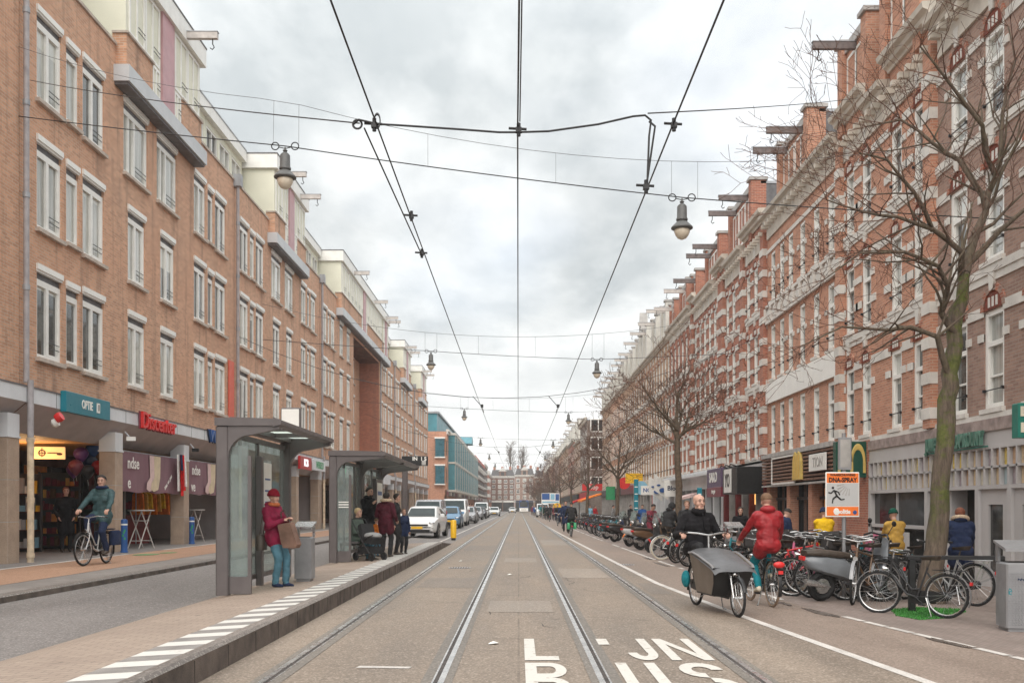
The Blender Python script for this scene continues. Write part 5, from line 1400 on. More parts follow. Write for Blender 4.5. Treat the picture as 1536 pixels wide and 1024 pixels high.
# ================================================================ bicycles
def wheel_parts(root, loc, rad=.345, far=False, tyre='rubber', rim='steel', steer=0.0, w=.02):
    n = 22 if far else 36
    t = MB(); t.torus(rad - w, w, n, 6 if far else 8)
    tr = t.build('wheel', tyre, root, True, loc)
    r = MB(); r.torus(rad - w * 2.4, .012, n, 5, rz=.013)
    if not far:
        for i in range(18):
            a = 2 * PI * i / 18
            s = .02 if i % 2 else -.02
            b = a + (.35 if i % 4 < 2 else -.35)
            r.tube([(.022 * math.cos(b), s, .022 * math.sin(b)), ((rad - w * 2.6) * math.cos(a), 0, (rad - w * 2.6) * math.sin(a))], .0026, 3, cap=False)
    else:
        for i in range(8):
            a = 2 * PI * i / 8; r.tube([(0, 0, 0), ((rad - w * 2.6) * math.cos(a), 0, (rad - w * 2.6) * math.sin(a))], .003, 3, cap=False)
    r.tube([(0, -.05, 0), (0, .05, 0)], .022, 8)
    r.build('rim', rim, tr, True)
    if steer: tr.rotation_euler = (0, 0, steer)
    return tr
def bicycle(kind='step', frame='enamel_dark', steer=0.0, far=False, rack='black_paint', tyre='rubber', rim='steel', crate=None, label='bicycle', guard=None, light=True, bag=None):
    root = empty('bicycle', (0, 0, 0), 0, label, 'bicycle')
    rd = .345
    wf, wr = Vector((1.08, 0, rd)), Vector((0, 0, rd))
    hb, ht = Vector((.90, 0, .70)), Vector((.865, 0, .90)) if kind != 'gents' else Vector((.865, 0, .90))
    bb = Vector((.46, 0, .30)); st = Vector((.27, 0, .86))
    f = MB(); n = 6 if far else 8
    f.tube([bb, bb + (st - bb) * .85], .016, n)
    if kind == 'step':
        f.tube([hb + Vector((0, 0, -.02)), (.78, 0, .50), (.62, 0, .34), bb], .02, n); f.tube([ht + Vector((.008, 0, -.05)), (.72, 0, .62), (.54, 0, .42), (.42, 0, .43)], .015, n)
    elif kind == 'gents':
        f.tube([hb, bb], .018, n); f.tube([ht + Vector((.0, 0, -.05)), bb + (st - bb) * .80], .015, n)
    else:
        f.tube([hb, bb], .021, n); f.tube([ht + Vector((.006, 0, -.06)), bb + (st - bb) * .45], .016, n)
    f.tube([hb, ht], .021, n)
    for s in (-1, 1):
        f.tube([bb + Vector((0, s * .03, 0)), wr + Vector((0, s * .06, 0))], .010, n); f.tube([bb + (st - bb) * .72 + Vector((0, s * .02, 0)), wr + Vector((0, s * .06, 0))], .008, n)
    f.tube([bb + Vector((0, -.045, 0)), bb + Vector((0, .045, 0))], .025, n)
    f.build('frame', frame, root, True)
    wheel_parts(root, wr, rd, far, tyre, rim)
    # steering group: fork, handlebar and front wheel turn about the head tube
    ax = (ht - hb).normalized()
    pv = hb
    Q = Matrix.Translation(pv) @ Matrix.Rotation(steer, 4, ax) @ Matrix.Translation(-pv)
    fk = MB()
    for s in (-1, 1): fk.tube([hb + Vector((.0, s * .05, -.02)), hb + Vector((.05, s * .055, -.14)), wf + Vector((0, s * .055, 0))], .011, n)
    fk.tube([hb + Vector((0, -.05, -.02)), hb + Vector((0, .05, -.02))], .014, n)
    o = fk.build('fork', frame if kind != 'gents' else 'black_paint', root, True); o.matrix_local = Q
    h = MB(); top = ht + ax * .1
    h.tube([ht, top], .013, n)
    h.tube([top + Vector(p) for p in ((-.20, .29, .01), (-.08, .285, .02), (.03, .22, .04), (.055, .1, .02), (.03, 0, 0), (.055, -.1, .02), (.03, -.22, .04), (-.08, -.285, .02), (-.20, -.29, .01))], .011, n)
    hbo = h.build('handlebar', 'steel', root, True); hbo.matrix_local = Q
    g = MB()
    for s in (-1, 1): g.tube([top + Vector((-.1, s * .287, .02)), top + Vector((-.22, s * .29, .008))], .016, n)
    if not far:
        for s in (-1, 1): g.tube([top + Vector((.0, s * .25, .02)), top + Vector((-.1, s * .31, .005))], .006, 5)
    g.build('grip', 'black_paint', hbo, True)
    wo = wheel_parts(root, wf, rd, far, tyre, rim); wo.matrix_local = Q @ Matrix.Translation(wf)
    if light:
        l = MB(); p = hb + Vector((.09, 0, .03)); l.lathe([(.012, -.06), (.035, -.02), (.042, .02), (.038, .03)], 12, Matrix.Translation(p) @ Matrix.Rotation(PI / 2, 4, 'Y')); l.tube([p, hb], .006, 5)
        lo = l.build('headlight', 'chrome', root, True); lo.matrix_local = Q
    # mudguards
    gm = guard or ('black_paint')
    m = MB(); m.torus(rd + .022, .006, 20, 6, Matrix.Translation(wr), 0, R(20), R(205), .032); 
    if not far:
        for s in (-1, 1): m.tube([wr + Vector((0, s * .05, 0)), wr + Vector((-(rd + .02) * .9, s * .03, (rd + .02) * .4))], .004, 4)
    m.build('mudguard', gm, root, True)
    m = MB(); m.torus(rd + .022, .006, 16, 6, Matrix.Translation(wf), 0, R(15), R(165), .03); o = m.build('mudguard', gm, root, True); o.matrix_local = Q
    # saddle
    s_ = MB(); c = st + Vector((-.02, 0, .06))
    s_.tube([bb + (st - bb) * .8, c], .012, n)
    s_.add([c + Vector(p) for p in ((.16, -.018, .01), (.16, .018, .01), (.02, .05, .02), (-.1, .10, .035), (-.14, .07, .04), (-.14, -.07, .04), (-.1, -.10, .035), (.02, -.05, .02), (.15, -.015, -.03), (.15, .015, -.03), (.02, .03, -.03), (-.1, .08, -.03), (-.12, .05, -.03), (-.12, -.05, -.03), (-.1, -.08, -.03), (.02, -.03, -.03))],
           [tuple(range(8)), tuple(range(15, 7, -1))] + [(i, (i + 1) % 8, 8 + (i + 1) % 8, 8 + i) for i in range(8)])
    s_.build('saddle', 'leather', root, 80)
    # carrier
    k = MB()
    for s in (-1, 1): k.tube([(.2, s * .06, .74), (-.26, s * .065, .74)], .007, 5); k.tube([(-.2, s * .065, .74), (0, s * .062, rd)], .006, 5)
    for x in (.16, -.02, -.2): k.tube([(x, -.06, .74), (x, .06, .74)], .006, 5)
    ko = k.build('luggage_rack', rack, root, True)
    if bag:
        m = MB(); 
        for s in (-1, 1): m.bbox(-.26, .12, min(s * .09, s * .23), max(s * .09, s * .23), .40, .72, .03)
        m.box(-.24, .1, -.1, .1, .745, .76); m.build('pannier', bag, root, 60)
    # crank, chain case, pedals, stand, tail light
    m = MB(); m.prism([(bb.x + .11, bb.z + .09), (bb.x + .14, bb.z), (bb.x + .1, bb.z - .1), (bb.x - .02, bb.z - .11), (-.05, rd - .06), (-.07, rd + .02), (-.03, rd + .06), (bb.x, bb.z + .11)], -.055, -.03, 'y'); m.build('chain_case', 'black_paint', root)
    for s, a in ((-1, .7), (1, .7 + PI)):
        m = MB(); e = bb + Vector((math.cos(a) * .17, s * .07, math.sin(a) * .17)); m.tube([bb + Vector((0, s * .06, 0)), e], .009, 5); m.cbox(e + Vector((0, s * .05, 0)), (.09, .08, .025)); m.build('pedal', 'iron', root)
    m = MB(); m.tube([(.3, .05, .30), (.16, .17, .02), (.2, .18, .01)], .009, 5); m.build('kickstand', 'steel', root)
    m = MB(); m.cbox((-.37, 0, .55), (.03, .07, .05)); m.build('tail_light', 'enamel_bright_red', root)
    if crate:
        m = MB(); x, z = 1.02, .82
        for a, b, c_, d_ in ((-.17, -.15, -.2, .2), (.15, .17, -.2, .2), (-.17, .17, -.2, -.18), (-.17, .17, .18, .2)): m.box(x + a, x + b, c_, d_, z, z + .24)
        m.box(x - .17, x + .17, -.2, .2, z, z + .02); o = m.build('front_crate', crate, root); o.matrix_local = Q
    return root
def place(root, X, Y, rz, z=None, lean=0.0, s=1.0):
    root.location = (X, Y, gz(X, Y) if z is None else z)
    root.rotation_mode = 'XYZ'
    root.rotation_euler = (lean, 0, rz)
    root.scale = (s, s, s)
    return root
def aim(p_rear, p_front):        # root transform from rear wheel ground point to front wheel ground point
    d = Vector(p_front) - Vector(p_rear)
    return math.atan2(d.y, d.x), d.length / 1.08
# ================================================================ scooters and motorcycles
def scooter(body, seat='leather', label='', top_case=False, screen=True):
    root = empty('scooter', (0, 0, 0), 0, label, 'scooter')
    r = .24
    for x in (0, 1.25):
        t = MB(); t.torus(r - .06, .06, 24, 8); w = t.build('wheel', 'rubber', root, True, (x, 0, r))
        k = MB(); k.lathe([(.02, -.05), (.12, -.045), (.125, 0), (.12, .045), (.02, .05)], 16, Matrix.Rotation(PI / 2, 4, 'X')); k.build('hub', 'steel', w, True)
    b = MB()                                    # tail body: loft of sections along x
    def loft(secs, n=10):
        vs, fs = [], []
        for (x, zc, hy, hz) in secs:
            for j in range(n):
                a = 2 * PI * j / n
                cx, sx = math.cos(a), math.sin(a)
                vs.append((x, hy * math.copysign(abs(cx) ** .6, cx), zc + hz * math.copysign(abs(sx) ** .6, sx)))
        for i in range(len(secs) - 1):
            for j in range(n): fs.append((i * n + j, i * n + (j + 1) % n, (i + 1) * n + (j + 1) % n, (i + 1) * n + j))
        fs += [tuple(range(n - 1, -1, -1)), tuple(range((len(secs) - 1) * n, len(secs) * n))]
        return vs, fs
    b.add(*loft([(-.34, .66, .07, .04), (-.26, .62, .13, .10), (0, .58, .17, .15), (.3, .52, .18, .17), (.5, .42, .16, .14), (.58, .34, .15, .06)]))
    b.box(.5, .98, -.17, .17, .24, .31); b.build('body', body, root, 50)
    b = MB(); b.add(*loft([(.93, .3, .18, .06), (.99, .55, .2, .25), (1.03, .72, .19, .28), (1.08, .85, .13, .14)])); b.add(*loft([(1.02, .42, .06, .05), (1.2, .5, .09, .05), (1.42, .40, .08, .05), (1.5, .3, .05, .04)])); b.build('front_shield', body, root, 50)
    m = MB(); m.add(*loft([(-.32, .76, .1, .04), (-.1, .76, .15, .06), (.2, .73, .16, .06), (.42, .71, .12, .05)])); m.build('seat', seat, root, 60)
    m = MB(); m.tube([(1.04, 0, .9), (1.0, 0, 1.0)], .03, 8); m.tube([(.93, .33, 1.0), (.98, .2, 1.05), (1.02, 0, 1.03), (.98, -.2, 1.05), (.93, -.33, 1.0)], .016, 8); m.build('handlebar', 'black_paint', root, True)
    for s in (-1, 1):
        m = MB(); m.tube([(1.0, s * .2, 1.05), (1.02, s * .3, 1.2)], .007, 5); m.ell((1.02, s * .32, 1.23), (.015, .06, .045)); m.build('mirror', 'black_paint', root, True)
    m = MB(); m.ell((1.1, 0, .92), (.05, .09, .07)); m.build('headlight', 'chrome', root, True)
    m = MB(); m.cbox((-.35, 0, .68), (.04, .14, .06)); m.build('tail_light', 'enamel_bright_red', root)
    m = MB(); m.tube([(.05, -.17, .25), (-.2, -.2, .3), (-.4, -.2, .34)], [.02, .05, .05], 8); m.build('exhaust', 'steel', root, True)
    m = MB(); m.tube([(1.2, 0, .5), (1.25, .09, .26)], .02, 6); m.tube([(1.2, 0, .5), (1.25, -.09, .26)], .02, 6); m.tube([(.3, .1, .3), (0, .1, r)], .035, 6); m.tube([(.55, -.1, .28), (.5, -.25, .02)], .012, 5); m.build('suspension', 'iron', root)
    if screen:
        m = MB(); m.add([(1.08, -.2, 1.0), (1.08, .2, 1.0), (1.0, .17, 1.35), (1.0, -.17, 1.35)], [(0, 1, 2, 3)]); m.add([(1.086, -.2, 1.0), (1.086, .2, 1.0), (1.006, .17, 1.35), (1.006, -.17, 1.35)], [(0, 1, 2, 3)]); m.build('windscreen', 'pane_clear', root)
    if top_case:
        m = MB(); m.bbox(-.55, -.15, -.2, .2, .8, 1.12, .05); m.build('top_case', 'black_paint', root, 50)
    return root
# ================================================================ cars
def car(kind, paint, label, plate='enamel_yellow', facing=-1, roofbox=None):
    """length along x, front at +x"""
    van = kind == 'van'
    root = empty('van' if van else 'car', (0, 0, 0), 0, label, 'van' if van else 'car', 'vehicles parked along the left side')
    W = .98 if van else .88
    Lh = 2.5 if van else 2.1
    # side profile as stations: x, z bottom, z belt, z roof, half width belt, half width roof
    if van: S = [(-2.5, .35, 1.1, 1.15, .88, .8), (-2.46, .28, 1.15, 1.98, .96, .86), (-1.2, .25, 1.18, 2.04, .98, .88), (.6, .25, 1.16, 2.02, .98, .87), (1.1, .25, 1.14, 1.92, .98, .82), (1.85, .25, 1.1, 1.16, .97, .9), (2.3, .28, .92, .97, .93, .85), (2.5, .34, .72, .75, .8, .72)]
    else: S = [(-2.1, .4, .78, .82, .72, .64), (-2.02, .3, .9, .98, .82, .66), (-1.75, .25, .95, 1.34, .86, .62), (-1.0, .22, .95, 1.45, .88, .62), (0, .22, .93, 1.46, .88, .63), (.35, .22, .92, 1.40, .88, .63), (1.1, .22, .90, .95, .88, .74), (1.75, .25, .78, .82, .84, .68), (2.05, .3, .62, .65, .74, .6), (2.13, .4, .5, .53, .62, .5)]
    def ring(x, zb, zt, zr, hb, hr): return [(x, -hb * .94, zb), (x, -hb, zb + .12), (x, -hb, (zb + zt) / 2), (x, -hb * .97, zt), (x, -hr, zr - .03), (x, -hr * .75, zr), (x, hr * .75, zr), (x, hr, zr - .03), (x, hb * .97, zt), (x, hb, (zb + zt) / 2), (x, hb, zb + .12), (x, hb * .94, zb)]
    b = MB(); n = 12; vs, fs = [], []
    for s in S: vs += ring(*s)
    for i in range(len(S) - 1):
        for j in range(n): fs.append((i * n + j, i * n + (j + 1) % n, (i + 1) * n + (j + 1) % n, (i + 1) * n + j))
    fs += [tuple(range(n - 1, -1, -1)), tuple(range((len(S) - 1) * n, len(S) * n))]
    b.add(vs, fs)
    body = b.build('body', paint, root, 32)
    # glass: windscreen, rear window, side windows set just proud of the body
    def lerp_s(x):
        for a, c in zip(S, S[1:]):
            if a[0] <= x <= c[0]: t = (x - a[0]) / (c[0] - a[0]); return [lerp(p, q, t) for p, q in zip(a, c)]
    def pane(pts, nm):
        g = MB(); g.add(pts, [tuple(range(len(pts)))]); g.build(nm, 'car_glass', root, fix=False)
    if van: xa, xb = 1.14, 1.80
    else: xa, xb = .42, 1.06
    A, B_ = lerp_s(xa), lerp_s(xb)
    o = .012
    pane([(xb + o, -B_[5] * .9, B_[3] + .02), (xb + o, B_[5] * .9, B_[3] + .02), (xa + o, A[5] * .88, A[3] + .005), (xa + o, -A[5] * .88, A[3] + .005)], 'windscreen')
    xr0, xr1 = (-2.475, -2.455) if van else (-2.0, -1.78)
    A, B_ = lerp_s(xr0), lerp_s(xr1)
    zt = (1.25, 1.8) if van else (A[3] + .02, B_[3] - .02)
    pane([(xr0 - .03, -A[5] * .85, zt[0]), (xr0 - .03, A[5] * .85, zt[0]), (xr1 - .03, B_[5] * .85, zt[1]), (xr1 - .03, -B_[5] * .85, zt[1])], 'rear_window')
    for s in (-1, 1):
        for (p, q) in (((-1.62, -.62), (-.54, .5)) if not van else ((-.2, .9), (.95, 1.25))):
            P0, P1 = lerp_s(p), lerp_s(q)
            y0 = lambda st, t: s * (lerp(st[4] * .97, st[5], t) + .012)
            z0 = lambda st, t: lerp(st[2], st[3] - .03, t)
            pane([(p, y0(P0, .1), z0(P0, .1)), (q, y0(P1, .1), z0(P1, .1)), (q, y0(P1, .85), z0(P1, .85)), (p + .08, y0(P0, .85), z0(P0, .85))], 'side_window')
        m = MB(); xm = .82 if not van else 1.3; m.bbox(xm - .08, xm + .08, min(s * W, s * (W + .2)), max(s * W, s * (W + .2)), .95 if not van else 1.2, 1.1 if not van else 1.45, .03); m.build('mirror', paint, root, 50)
        for x in ((-1.3, 1.33) if not van else (-1.5, 1.6)):
            t = MB(); t.lathe([(.20, -.1), (.31, -.09), (.325, 0), (.31, .09), (.20, .1)], 24, Matrix.Rotation(PI / 2, 4, 'X')); w_ = t.build('wheel', 'rubber', root, True, (x, s * (W - .1), .315))
            k = MB(); k.lathe([(.02, -.02), (.2, 0), (.21, .03)], 16, Matrix.Rotation(-s * PI / 2, 4, 'X') @ Matrix.Translation((0, 0, .075)));
            for i in range(5): a = 2 * PI * i / 5; k.cbox((.11, 0, .115), (.15, .04, .02), None, Matrix.Rotation(-s * PI / 2, 4, 'X') @ Matrix.Rotation(a, 4, 'Z'))
            k.build('rim', 'steel', w_, True)
            a = MB(); a.lathe([(.36, -.02), (.36, .004)], 24, Matrix.Translation((x, s * (W + .002), .34)) @ Matrix.Rotation(PI / 2, 4, 'X')); a.build('wheel_arch', 'black_paint', root)
        xh = 1.86 if not van else 2.34; zh = .68 if not van else .86
        m = MB(); m.ell((xh, s * .64, zh), (.22, .15, .07)); m.build('headlight', 'chrome', root, True)
        m = MB(); m.ell((-2.02 if not van else -2.46, s * (.68 if not van else .86), .82 if not van else 1.1), (.08, .12, .1 if not van else .22)); m.build('tail_light', 'enamel_red', root, True)
    xf = 2.13 if not van else 2.5
    m = MB(); m.box(xf - .12, xf + .02, -.5, .5, .56, .63); m.box(xf - .12, xf + .015, -.58, .58, .28, .38); m.build('grille', 'black_paint', root)
    m = MB(); m.box(xf - .02, xf + .03, -.26, .26, .42, .53); m.build('number_plate', plate, root)
    m = MB(); m.box(-xf - .0 - .01, -xf + .05, -.26, .26, .5, .61); m.build('number_plate', plate, root)
    m = MB(); m.box(xf - .16, xf + .0, -.72, .72, .22, .28); m.build('bumper', 'shop_dark', root)
    return root
# ================================================================ bare street trees
def limb(segs, p, d, r, depth, rnd, L, twigs, spread=.55, up=.12):
    """grow one branch; segs collects (points, radii); twigs collects thin ones"""
    n = max(3, int(L / .28))
    pts, rs = [Vector(p)], [r]
    q = Vector(p); d = Vector(d).normalized()
    end = r * (.35 if depth > 0 else .3)
    kids = []
    for i in range(n):
        d = (d + Vector((rnd.gauss(0, .16), rnd.gauss(0, .16), rnd.gauss(0, .13) + up * .35))).normalized()
        q = q + d * (L / n)
        pts.append(q.copy()); rs.append(lerp(r, end, (i + 1) / n))
        if depth > 0 and i >= 1 and rnd.random() < .75: kids.append((q.copy(), d.copy(), lerp(r, end, (i + 1) / n)))
    (segs if r > .014 else twigs).append((pts, rs))
    if depth > 0:
        kids.append((q.copy(), d.copy(), end * 1.3)); 
        for (kp, kd, kr) in kids:
            side = Vector((rnd.gauss(0, 1), rnd.gauss(0, 1), rnd.gauss(0, .55))).normalized()
            nd = (kd + side * rnd.uniform(.6, 1.15) + Vector((0, 0, up))).normalized()
            limb(segs, kp, nd, max(.004, kr * rnd.uniform(.45, .62)), depth - 1, rnd, L * rnd.uniform(.42, .66), twigs, spread, up)
def tree(name, label, base, trunk_pts, trunk_r, limbs, seed, group='bare street trees on the right', moss=False, tw_n=3, tr_n=12):
    rnd = random.Random(seed)
    X, Y = base; z0 = gz(X, Y)
    root = empty(name, (X, Y, z0), 0, label, 'tree', group)
    t = MB()
    def wob(pts, rs, k=3):                      # subdivide a polyline with small wobble
        P_, R_ = [], []
        for i in range(len(pts) - 1):
            for j in range(k):
                f = j / k
                p = Vector(pts[i]).lerp(Vector(pts[i + 1]), f)
                P_.append(p + Vector((rnd.gauss(0, 1), rnd.gauss(0, 1), 0)) * .02); R_.append(lerp(rs[i], rs[i + 1], f) * rnd.uniform(.94, 1.07))
        P_.append(Vector(pts[-1])); R_.append(rs[-1]); return P_, R_
    t.tube(*wob(trunk_pts, trunk_r), n=tr_n)
    t.build('trunk', 'bark_moss' if moss else 'bark', root, 80)
    segs, twigs = [], []
    for (pts, rs, depth, L) in limbs:
        P_, R_ = wob(pts, rs, 2)
        segs.append((P_, R_))
        for i in range(2, len(P_)):
            for _ in range((2 if depth > 2 else 1) if i < len(P_) - 1 else 3):
                d = (P_[i] - P_[i - 1]).normalized()
                sd = Vector((rnd.gauss(0, 1), rnd.gauss(0, .9), rnd.gauss(0, .6))).normalized()
                limb(segs, P_[i], d + sd * .9, max(.007, R_[i] * .55), depth, rnd, L * rnd.uniform(.7, 1.2), twigs)
    m = MB()
    for (p, r) in segs: m.tube(p, r, 7, 0, cap=False)
    m.build('limbs', 'bark_moss2' if moss else 'bark', root, 80, fix=False)
    m = MB()
    tm = .0036 if Y < 20 else .004 + Y * .00007
    for (p, r) in twigs: m.tube(p, [max(tm, q) for q in r], tw_n, 0, cap=False)
    m.build('twigs', 'twig', root, fix=False)
    return root
def bark_moss(name, amt):
    m, nt, b = new_mat(name); co = objco(nt)
    f = noise(nt, co, 3.2, 7, .75); g = noise(nt, co, 12, 6, .75)
    mp = nt.nodes.new('ShaderNodeMapping'); mp.inputs['Scale'].default_value = (22, 22, 3); nt.links.new(co, mp.inputs[0])
    rd = noise(nt, mp.outputs[0], 1.0, 5, .7)
    sp = nt.nodes.new('ShaderNodeSeparateXYZ'); nt.links.new(co, sp.inputs[0])
    low = ramp(nt, sp.outputs[2], .9, 1.6)
    c = mixc(nt, ramp(nt, rd, .3, .7), (.06, .044, .034), (.19, .145, .108))
    k = nt.nodes.new('ShaderNodeMath'); k.operation = 'MULTIPLY'; nt.links.new(ramp(nt, f, .45, .58, 0, amt), k.inputs[0]); nt.links.new(low, k.inputs[1])
    c2 = mixc(nt, ramp(nt, g, .3, .7), (.03, .045, .008), (.15, .175, .035))
    c = mixc(nt, k.outputs[0], c, c2)
    nt.links.new(c, b.inputs['Base Color']); setin(b, Roughness=.95); bump(nt, b, rd, 1.0, .02)
bark_moss('bark_moss', .85); bark_moss('bark_moss2', .12)
# the big near tree: limbs traced at its own depth, spread toward and away from the street
TX, TY = 6.72, 16.3
def tp(px, py, dy=0.0):           # pixel -> local point of the near tree, dy metres nearer(-)/farther(+)
    Y = TY + dy
    x, z = xz(px, py, Y)
    return (x - TX, dy, z - gz(TX, TY))
tree('street_tree', 'big bare tree with a mossy trunk in front of the grey shop', (TX, TY),
     [(0, 0, 0), (.0, 0, .25), tp(1408, 800), tp(1411, 700, .02), tp(1420, 600, .04), tp(1427, 540, .05), tp(1436, 470, .02), tp(1446, 410)], [.27, .19, .165, .148, .138, .132, .115, .09],
     [([tp(1446, 410), tp(1462, 350, .15), tp(1484, 290, .2), tp(1500, 240, .3), tp(1502, 170, .4), tp(1523, 90, .5), tp(1512, 40, .6)], [.085, .068, .052, .04, .03, .02, .012], 3, 1.25),
      ([tp(1444, 415), tp(1440, 380, -.3), tp(1400, 345, -.6), tp(1345, 325, -.9), tp(1290, 318, -1.2), tp(1240, 300, -1.4)], [.062, .05, .036, .026, .018, .01], 3, 1.1),
      ([tp(1432, 500), tp(1412, 470, -.1), tp(1420, 430, -.3), tp(1408, 400, -.5), tp(1350, 378, -.7), tp(1290, 380, -.8), tp(1235, 420, -.9)], [.06, .055, .045, .035, .025, .016, .009], 3, 1.0),
      ([tp(1424, 560), tp(1405, 505, -.2), tp(1370, 490, -.4), tp(1330, 495, -.6), tp(1262, 490, -.8), tp(1200, 520, -.9)], [.055, .045, .034, .025, .016, .008], 3, .85),
      ([tp(1480, 300, .2), tp(1440, 240, .5), tp(1400, 215, .8), tp(1350, 180, 1.0), tp(1300, 190, 1.2)], [.05, .04, .03, .022, .014], 3, 1.1),
      ([tp(1490, 262, .2), tp(1470, 190, -.2), tp(1420, 120, -.5), tp(1380, 70, -.7)], [.045, .035, .024, .013], 3, 1.0),
      ([tp(1448, 400), tp(1500, 345, .4), tp(1545, 310, .8), tp(1590, 250, 1.1)], [.06, .045, .03, .016], 2, 1.0),
      ([tp(1400, 346, -.6), tp(1375, 290, -.9), tp(1330, 240, -1.1), tp(1290, 230, -1.3)], [.04, .03, .02, .012], 3, 1.0)],
     5, moss=True, tr_n=18)
def generic_tree(X, Y, H, fork, r, label, seed, spread=1.0, tw=3, depth=2):
    rnd = random.Random(seed)
    lean = rnd.uniform(-.15, .15)
    limbs = []
    nb = 6
    for k in range(nb):
        a = 2 * PI * k / nb + rnd.uniform(-.4, .4)
        out = rnd.uniform(.8, 1.5) * spread
        h0 = fork + rnd.uniform(-.3, .6)
        up = rnd.uniform(.35, 1.0)
        pts = [(lean * h0 / H, 0, h0)]
        for j in range(1, 5):
            f = j / 4
            pts.append((lean + math.cos(a) * out * f * (1.1 - .1 * f), math.sin(a) * out * f, h0 + (H - h0) * .62 * f * up))
        limbs.append((pts, [r * .42, r * .34, r * .25, r * .17, r * .1], depth, H * .15))
    limbs.append(([(lean * .6, 0, fork), (lean, .05, fork + (H - fork) * .35), (lean + .1, .1, fork + (H - fork) * .62)], [r * .6, r * .45, r * .25], depth, H * .18))
    tree('street_tree', label, (X, Y), [(0, 0, 0), (0, 0, .3), (lean * .3, 0, fork * .6), (lean * .6, 0, fork + .1)], [r * 1.35, r, r * .85, r * .72], limbs, seed, tw_n=tw, tr_n=9)
generic_tree(5.35, 33.2, 6.4, 3.75, .13, 'slender bare tree behind the cargo bike rider', 21, 1.05, depth=3)
generic_tree(5.6, 57, 6.8, 3.0, .13, 'bare tree in front of the small coloured shop signs', 22, 1.4, depth=3)
generic_tree(5.9, 86, 7.4, 3.2, .15, 'bare tree before the orange awning', 23, 1.6)
far_t = ['bare tree just left of the grey corner house', 'bare tree between the grey corner house and the blue board', 'bare tree right of the blue direction board', 'bare tree above the distant cyclists', 'bare tree in the middle of the distant row', 'bare tree in the distant row above the crowd', 'bare tree near the far end of the right pavement', 'bare tree last but one before the closing houses', 'bare tree nearest the closing houses']
for i, (X, Y) in enumerate(((5.9, 112), (5.7, 136), (5.6, 158), (5.6, 180), (5.5, 204), (5.5, 226), (5.6, 250), (5.6, 276), (5.6, 302))):
    generic_tree(X, Y, 8 + (i % 3) * .6, 3.2, .16, far_t[i], 30 + i, 2.2, 3, 2)
# tall poplars behind the closing houses
for i, (X, H, lb) in enumerate(((-2.8, 22, 'tallest bare poplar behind the closing houses'), (1.4, 20.5, 'slim bare poplar right of the tallest one'), (10.5, 18.5, 'low bare tree behind the closing houses at the right'))):
    rnd = random.Random(90 + i)
    lm = []
    for k in range(34):
        h0 = H * rnd.uniform(.3, .96); a = rnd.uniform(0, 2 * PI); o_ = 1.9 * (1 - h0 / H * .75)
        lm.append(([(0, 0, h0), (math.cos(a) * o_ * .6, math.sin(a) * o_ * .6, h0 + 1.2), (math.cos(a) * o_, math.sin(a) * o_, h0 + 2.6)], [.1, .07, .04], 1, 1.6))
    t_ = tree('poplar_tree', lb, (X, 352), [(0, 0, 0), (0, 0, H * .5), (0, 0, H)], [.4, .25, .05], lm, 70 + i, 'poplars behind the closing houses')
# ================================================================ street lamps on span wires, tram overhead wires
def hanging_lamp(X, Y, ztop, label, s=1.0):
    o = empty('hanging_lamp', (X, Y, ztop), 0, label, 'street lamp', 'lamps hung over the street')
    o.scale = (s, s, s)
    m = MB(); m.tube([(0, 0, 0), (0, 0, -.08)], .015, 6); m.lathe([(.015, -.04), (.05, -.07), (.03, -.1), (.07, -.13), (.10, -.17), (.105, -.40), (.12, -.42), (.12, -.45), (.10, -.47)], 16); m.build('canopy', 'lamp_grey', o, True)
    m = MB(); m.lathe([(.10, -.47), (.13, -.5), (.2, -.57), (.225, -.6), (.225, -.62), (.19, -.64)], 18); m.build('shade', 'lamp_grey', o, True)
    m = MB(); m.lathe([(.15, -.63), (.165, -.68), (.14, -.75), (.09, -.82), (.02, -.85)], 16); m.build('bulb_glass', 'lamp_bulb', o, True)
    m = MB()
    for sx in (-1, 1): m.torus(.075, .012, 14, 6, Matrix.Translation((sx * .2, 0, .02))); m.tube([(sx * .13, 0, .0), (0, 0, -.03)], .01, 5)
    m.build('bracket_rings', 'iron', o, True)
def wire(name, pts, r, label, cat='wire', mat='wire', group=None, n=6):
    m = MB(); m.tube(pts, r, n)
    return tag(m.build(name, mat, None, True), label, cat, group)
def sag(a, b, d, n=10): return [Vector(a).lerp(Vector(b), i / n) - Vector((0, 0, d * 4 * (i / n) * (1 - i / n))) for i in range(n + 1)]
LP = [(18.5, -4.34, 8.18, 3.1, 7.35), (42, -3.7, 8.05, 3.3, 7.7), (66, -3.6, 8.0, 3.3, 7.75), (94, -3.6, 8.0, 3.25, 7.8), (122, -3.6, 8.0, 3.25, 7.9), (152, -3.6, 8.2, 3.3, 8.1)]
ord_ = ['nearest', 'second', 'third', 'fourth', 'fifth', 'farthest']
